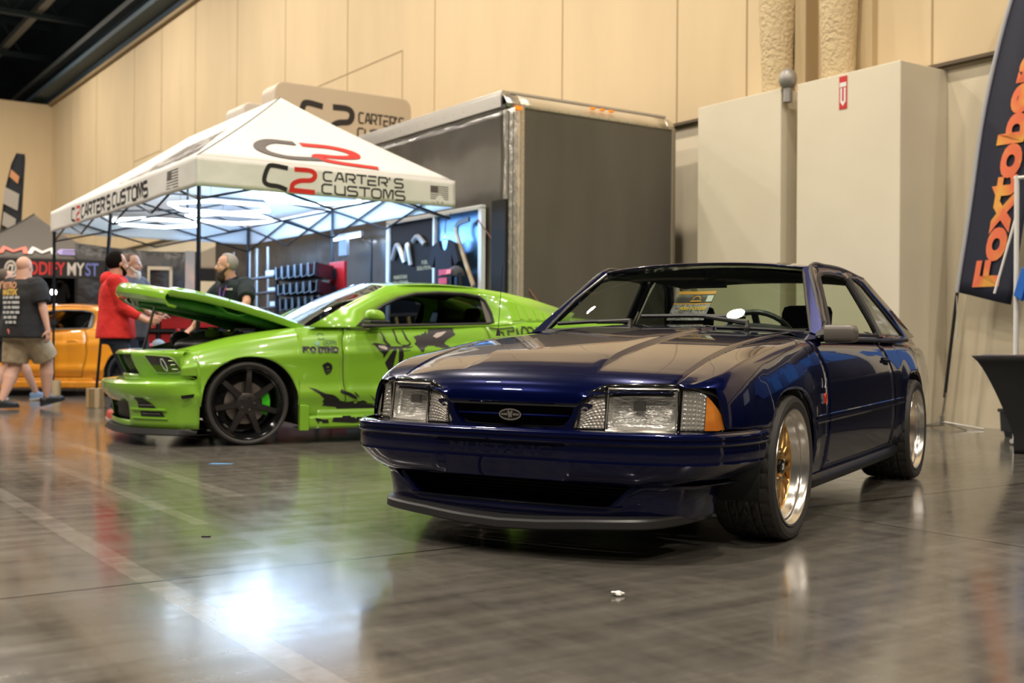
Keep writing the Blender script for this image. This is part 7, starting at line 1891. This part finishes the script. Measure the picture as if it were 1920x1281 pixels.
for c0, c1, z0, z1, m_ in ((.24, .40, 3.88, 4.10, M('orange_mark', (.6, .28, .12), .6)), (.12, .40, 3.36, 3.76, M('pale_patch', (.42, .38, .33), .7)), (.10, .34, 2.95, 3.28, M('pale_patch')), (.02, .34, 2.50, 2.88, M('pale_patch')), (.04, .2, 2.36, 2.46, M('coral_lettering'))):
    MB().prism([(c0, z1), (c1, z1 - .14), (c1 - .03, z0 - .06), (c0 - .03, z0 + .08)], .03, .034, lambda u, v, w: (u, -w, v)).build('patch', m_, lf_, smooth=0)
MB().tube([(-.06, 0, 0), (-.05, 0, 1.5)] + [(a - .02, 0, b) for a, b in FLl], .016, 8).build('pole', blackp, lf_)
MB().box((-.3, -.3, 0), (.2, .3, .03)).build('base_plate', blackp, lf_, smooth=0)

# ================================================================== RIGHT EDGE: flag, table, bin, shirts
WR = HALL - math.pi / 2     # local x runs along the wall to the viewer's right
fo = hall(-.30, .0)
Ll = [(.17, 1.335), (.30, 2.10), (.46, 3.10), (.72, 4.05), (.98, 4.55), (1.15, 4.75)]
Rl = [(.72, 1.20), (.86, 2.10), (1.02, 3.10), (1.16, 4.05), (1.20, 4.50), (1.20, 4.72)]
nf = M('navy_flag_cloth', (.012, .014, .032), .65)
rf = feather('feather_flag', fo, WR, Ll, Rl, nf, 'tall navy feather flag with orange lettering against the wall at the right')
MB().tube([(a - .012, .0, b) for a, b in cr([(p[0], p[1], 0) for p in Ll], 5) for a, b in [(a, b)]] if False else [(p[0] - .012, 0, p[1]) for p in cr([(a, b, 0) for a, b in Ll], 5)], .022, 8).build('pole_sleeve', M('grey_sleeve', (.42, .42, .45), .7), rf)
MB().cyl((.0, 0, .10), (.045, 0, .35), .014, 8).build('lower_pole', alu, rf)
MB().cyl((.03, 0, .30), (.165, 0, 1.36), .017, 10).build('pole', blackp, rf)
MB().cyl((0, 0, .03), (0, 0, .12), .028, 12).build('base_hub', alu, rf)
for a in (20, 140, 255, 330): MB().cyl((0, 0, .06), (.42 * math.cos(R(a)), .42 * math.sin(R(a)) * .7, .008), .008, 6).build('leg', steel, rf)
MB().tube([(.17, -.02, 1.30), (.185, -.03, 1.0), (.175, -.03, .92)], .004, 6).cyl((.175, -.03, .88), (.175, -.03, .93), .012, 8).build('cord', M('cord_white', (.5, .48, .44), .7), rf)
def onflag(a, b, w):     # letters turned to read upwards: a runs up the flag, b to the left
    z = 1.30 + a; l = pw([(q[1], q[0]) for q in Ll], z); r = pw([(q[1], q[0]) for q in Rl], z)
    x = l + .42 - b + (a * .02)
    q = (x - l) / max(.1, r - l)
    return (x, -.010 - w + .025 * math.sin(q * 7 + 1) * q - .012, z)
fl_m = M('orange_flag_lettering', (.80, .28, .04), .6); n_o, l_o, b_o = nodes(fl_m)
gx = n_o.new('ShaderNodeTexCoord'); sx_ = n_o.new('ShaderNodeSeparateXYZ'); l_o.new(gx.outputs['Object'], sx_.inputs[0])
wv = n_o.new('ShaderNodeTexNoise'); wv.inputs['Scale'].default_value = 3.5; l_o.new(gx.outputs['Object'], wv.inputs['Vector'])
rr_ = n_o.new('ShaderNodeValToRGB'); rr_.color_ramp.elements[0].position = .42; rr_.color_ramp.elements[1].position = .58; rr_.color_ramp.elements[0].color = (.80, .38, .06, 1); rr_.color_ramp.elements[1].color = (.80, .17, .07, 1)
l_o.new(wv.outputs[0], rr_.inputs[0]); l_o.new(rr_.outputs[0], b_o.inputs['Base Color'])
k = MB(); put_text(k, 'Foxtober', .36, lambda a, b, w: onflag(a + .06, b, w), sx=1.55, bold=.016); k.build('flag_lettering', fl_m, rf, smooth=0)
# table under a stretch cover
tb = empty('covered_table', Vector((3.48, 8.60, 0)), R(-31), 'table in a black stretch cover at the right edge with prints on top', 'table')
TLn, TDd = 1.83, .75
rows = []
for i in range(19):
    z = .735 * (1 - i / 18); t = 1 - z / .735
    ins = .28 * min(1, t * 1.25) ** .72 if t < .8 else .28 + .02 * (t - .8)
    if z > .70: ins = (.735 - z) * .3
    iy = ins * .45
    rows.append([(lerp(ins, TLn - ins, u), iy * (1 + .5 * math.sin(math.pi * u)), z) for u in linspace(0, 1, 14)] + [(TLn - ins + .0, lerp(iy, TDd - iy, u), z) for u in linspace(0, 1, 8)] + [(lerp(TLn - ins, ins, u), TDd - iy * (1 + .5 * math.sin(math.pi * u)), z) for u in linspace(0, 1, 14)] + [(ins + .07 * math.sin(math.pi * u) * t, lerp(TDd - iy, iy, u), z) for u in linspace(0, 1, 8)])
MB().grid(rows, closed=True).add([rows[0][i] for i in range(len(rows[0]))], [tuple(range(len(rows[0])))]).build('stretch_cover', M('black_spandex', (.005, .005, .005), .75, ), tb, smooth=50, solid=.004)
for x in (.36, TLn - .36):
    for y in (.18, TDd - .18): MB().cyl((x, y, 0), (x, y, .73), .016, 8).build('leg', steel, tb)
gloss = [M('print_lilac', (.35, .30, .48), .15, coat=1), M('print_grey', (.22, .24, .32), .15, coat=1), M('print_pink', (.45, .25, .32), .15, coat=1), M('print_dark', (.05, .06, .09), .15, coat=1)]
random.seed(11)
for k in range(9):
    x, y, a = .10 + .13 * (k % 5) + random.uniform(-.02, .02), .15 + .26 * (k // 5) + random.uniform(-.03, .03), random.uniform(-.5, .5)
    o = MB().box((-.055, -.08, 0), (.055, .08, .003)).build('glossy_print', gloss[k % 4], smooth=0)
    p = Vector((3.48 + x * math.cos(R(-31)) - y * math.sin(R(-31)), 8.6 + x * math.sin(R(-31)) + y * math.cos(R(-31)), .740 + .0035 * (k % 2)))
    o.location = p; o.rotation_euler = (0, 0, a - .5); tag(o, 'small glossy print lying on the black covered table', 'print', 'glossy prints on the covered table')
bn = empty('black_bin', Vector((4.52, 10.12, 0)), R(10), 'small black bin with a white liner behind the covered table', 'bin')
rows = [[(w_ * math.copysign(abs(math.cos(q)) ** .35, math.cos(q)), w_ * .8 * math.copysign(abs(math.sin(q)) ** .35, math.sin(q)), z) for q in [2 * math.pi * j / 32 for j in range(32)]] for w_, z in ((.10, 0), (.135, .22), (.155, .225), (.155, .25), (.14, .25), (.13, .05))]
MB().grid(rows, closed=True, capends=True).build('bin_shell', M('bin_black', (.014, .014, .014), .45), bn, smooth=40)
MB().grid([[(w_ * math.cos(q) * 1.0, w_ * .8 * math.sin(q), z + .01 * math.sin(q * 5)) for q in [2 * math.pi * j / 32 for j in range(33)]] for w_, z in ((.145, .262), (.12, .268), (.10, .24))]).build('liner', M('white_liner', (.7, .7, .68), .6), bn, smooth=180)
# garment rack with one visible blue shirt; the others added for paint reflections
GR = Vector((4.16, 9.38, 0))
gr = empty('garment_rack', GR, R(-50), 'white garment rack standing behind the covered table at the right edge', 'rack')
rkm = M('white_tube', (.72, .70, .66), .35)
for nm, a, b, r_ in (('post', (0, 0, .04), (0, 0, 2.22), .02), ('post', (2.2, 0, .04), (2.2, 0, 2.22), .02), ('cross_bar', (-.02, 0, 2.2), (2.22, 0, 2.2), .016), ('foot', (0, -.06, .03), (0, .3, .03), .018), ('foot', (2.2, -.3, .03), (2.2, .3, .03), .018), ('brace', (0, 0, 1.9), (-.16, -.05, 1.25), .010)):
    MB().cyl(a, b, r_, 12).build(nm, rkm, gr)
bsh = M('royal_blue_cotton', (.010, .12, .50), .8)
for k, x in enumerate((.24, .76, 1.28, 1.80)):
    p = GR + x * Vector((math.cos(R(-50)), math.sin(R(-50)), 0)) + Vector((-.02, -.02, 1.50 if k == 0 else 1.95))
    shirt('blue_tshirt', p, R(-50), .34, .72, bsh, 'royal blue T-shirt hanging on the white garment rack at the right edge', 'blue T-shirts on the garment rack')
    MB().cyl((0, 0, .09), (0, 0, .70 if k == 0 else .25), .003, 6).build('hanger_wire', chrome, bpy.data.objects[COL.objects[-1].name].parent if False else [o for o in COL.objects if o.name.startswith('blue_tshirt')][-1])
# unseen booth added past the right edge to reflect in the blue paint
nb = empty('added_booth', hall(-.75, -1.9), WR, 'added black drape booth wall out of view past the right edge, for reflections', 'backdrop')
MB().grid([[(x, .05 * math.sin(x * 13), z) for z in (0, 1.3, 2.75)] for x in linspace(0, 9.5, 200)]).build('drape', M('black_drape'), nb, smooth=60, solid=.01)
MB().cyl((0, 0, 2.76), (9.5, 0, 2.76), .02, 8).build('top_pipe', alu, nb)
for x in (0, 3.2, 6.4, 9.5): MB().cyl((x, .06, 0), (x, .06, 2.76), .02, 8).box((x - .2, -.2, 0), (x + .2, .2, .015)).build('upright', alu, nb)
MB().box((.4, -.10, 1.25), (2.6, -.07, 2.2)).build('blue_banner', M('booth_blue', (.008, .05, .25), .6), nb, smooth=0)  # added to put some blue into the coupe's reflections
MB().box((3.4, -.10, 1.3), (4.6, -.07, 2.3)).build('pale_banner', M('pale_blue_panel', (.45, .50, .6), .6), nb, smooth=0)
# ================================================================== SCRAPS ON THE FLOOR
random.seed(5)
mb = MB()
for k in range(7): mb.ball((random.uniform(-.014, .014), random.uniform(-.008, .008), .004 + random.uniform(0, .008)), (random.uniform(.006, .012), random.uniform(.004, .008), random.uniform(.003, .006)), 7, 5)
o = mb.build('paper_scrap', M('scrap_white', (.8, .78, .75), .7), smooth=0, remesh=.002); o.location = (.344, 3.645, .001); tag(o, 'crumpled white paper scrap on the floor in front of the dark blue coupe', 'paper scrap')
o = MB().prism([(-.018, -.004), (.012, -.007), (.02, .003), (-.010, .006)], 0, .004).build('black_chip', blackp, smooth=0); o.location = (-1.258, 4.69, .0005); tag(o, 'small black plastic chip on the floor left of the dark blue coupe', 'debris')
o = MB().prism([(-.075, -.02), (-.02, -.03), (.07, -.012), (.08, .012), (.0, .022), (-.06, .018)], 0, .002).build('blue_tape', M('blue_tape', (.10, .30, .62), .6), smooth=0); o.location = (-1.911, 7.479, .0005); tag(o, 'strip of light blue tape on the floor beside the green coupe', 'tape')
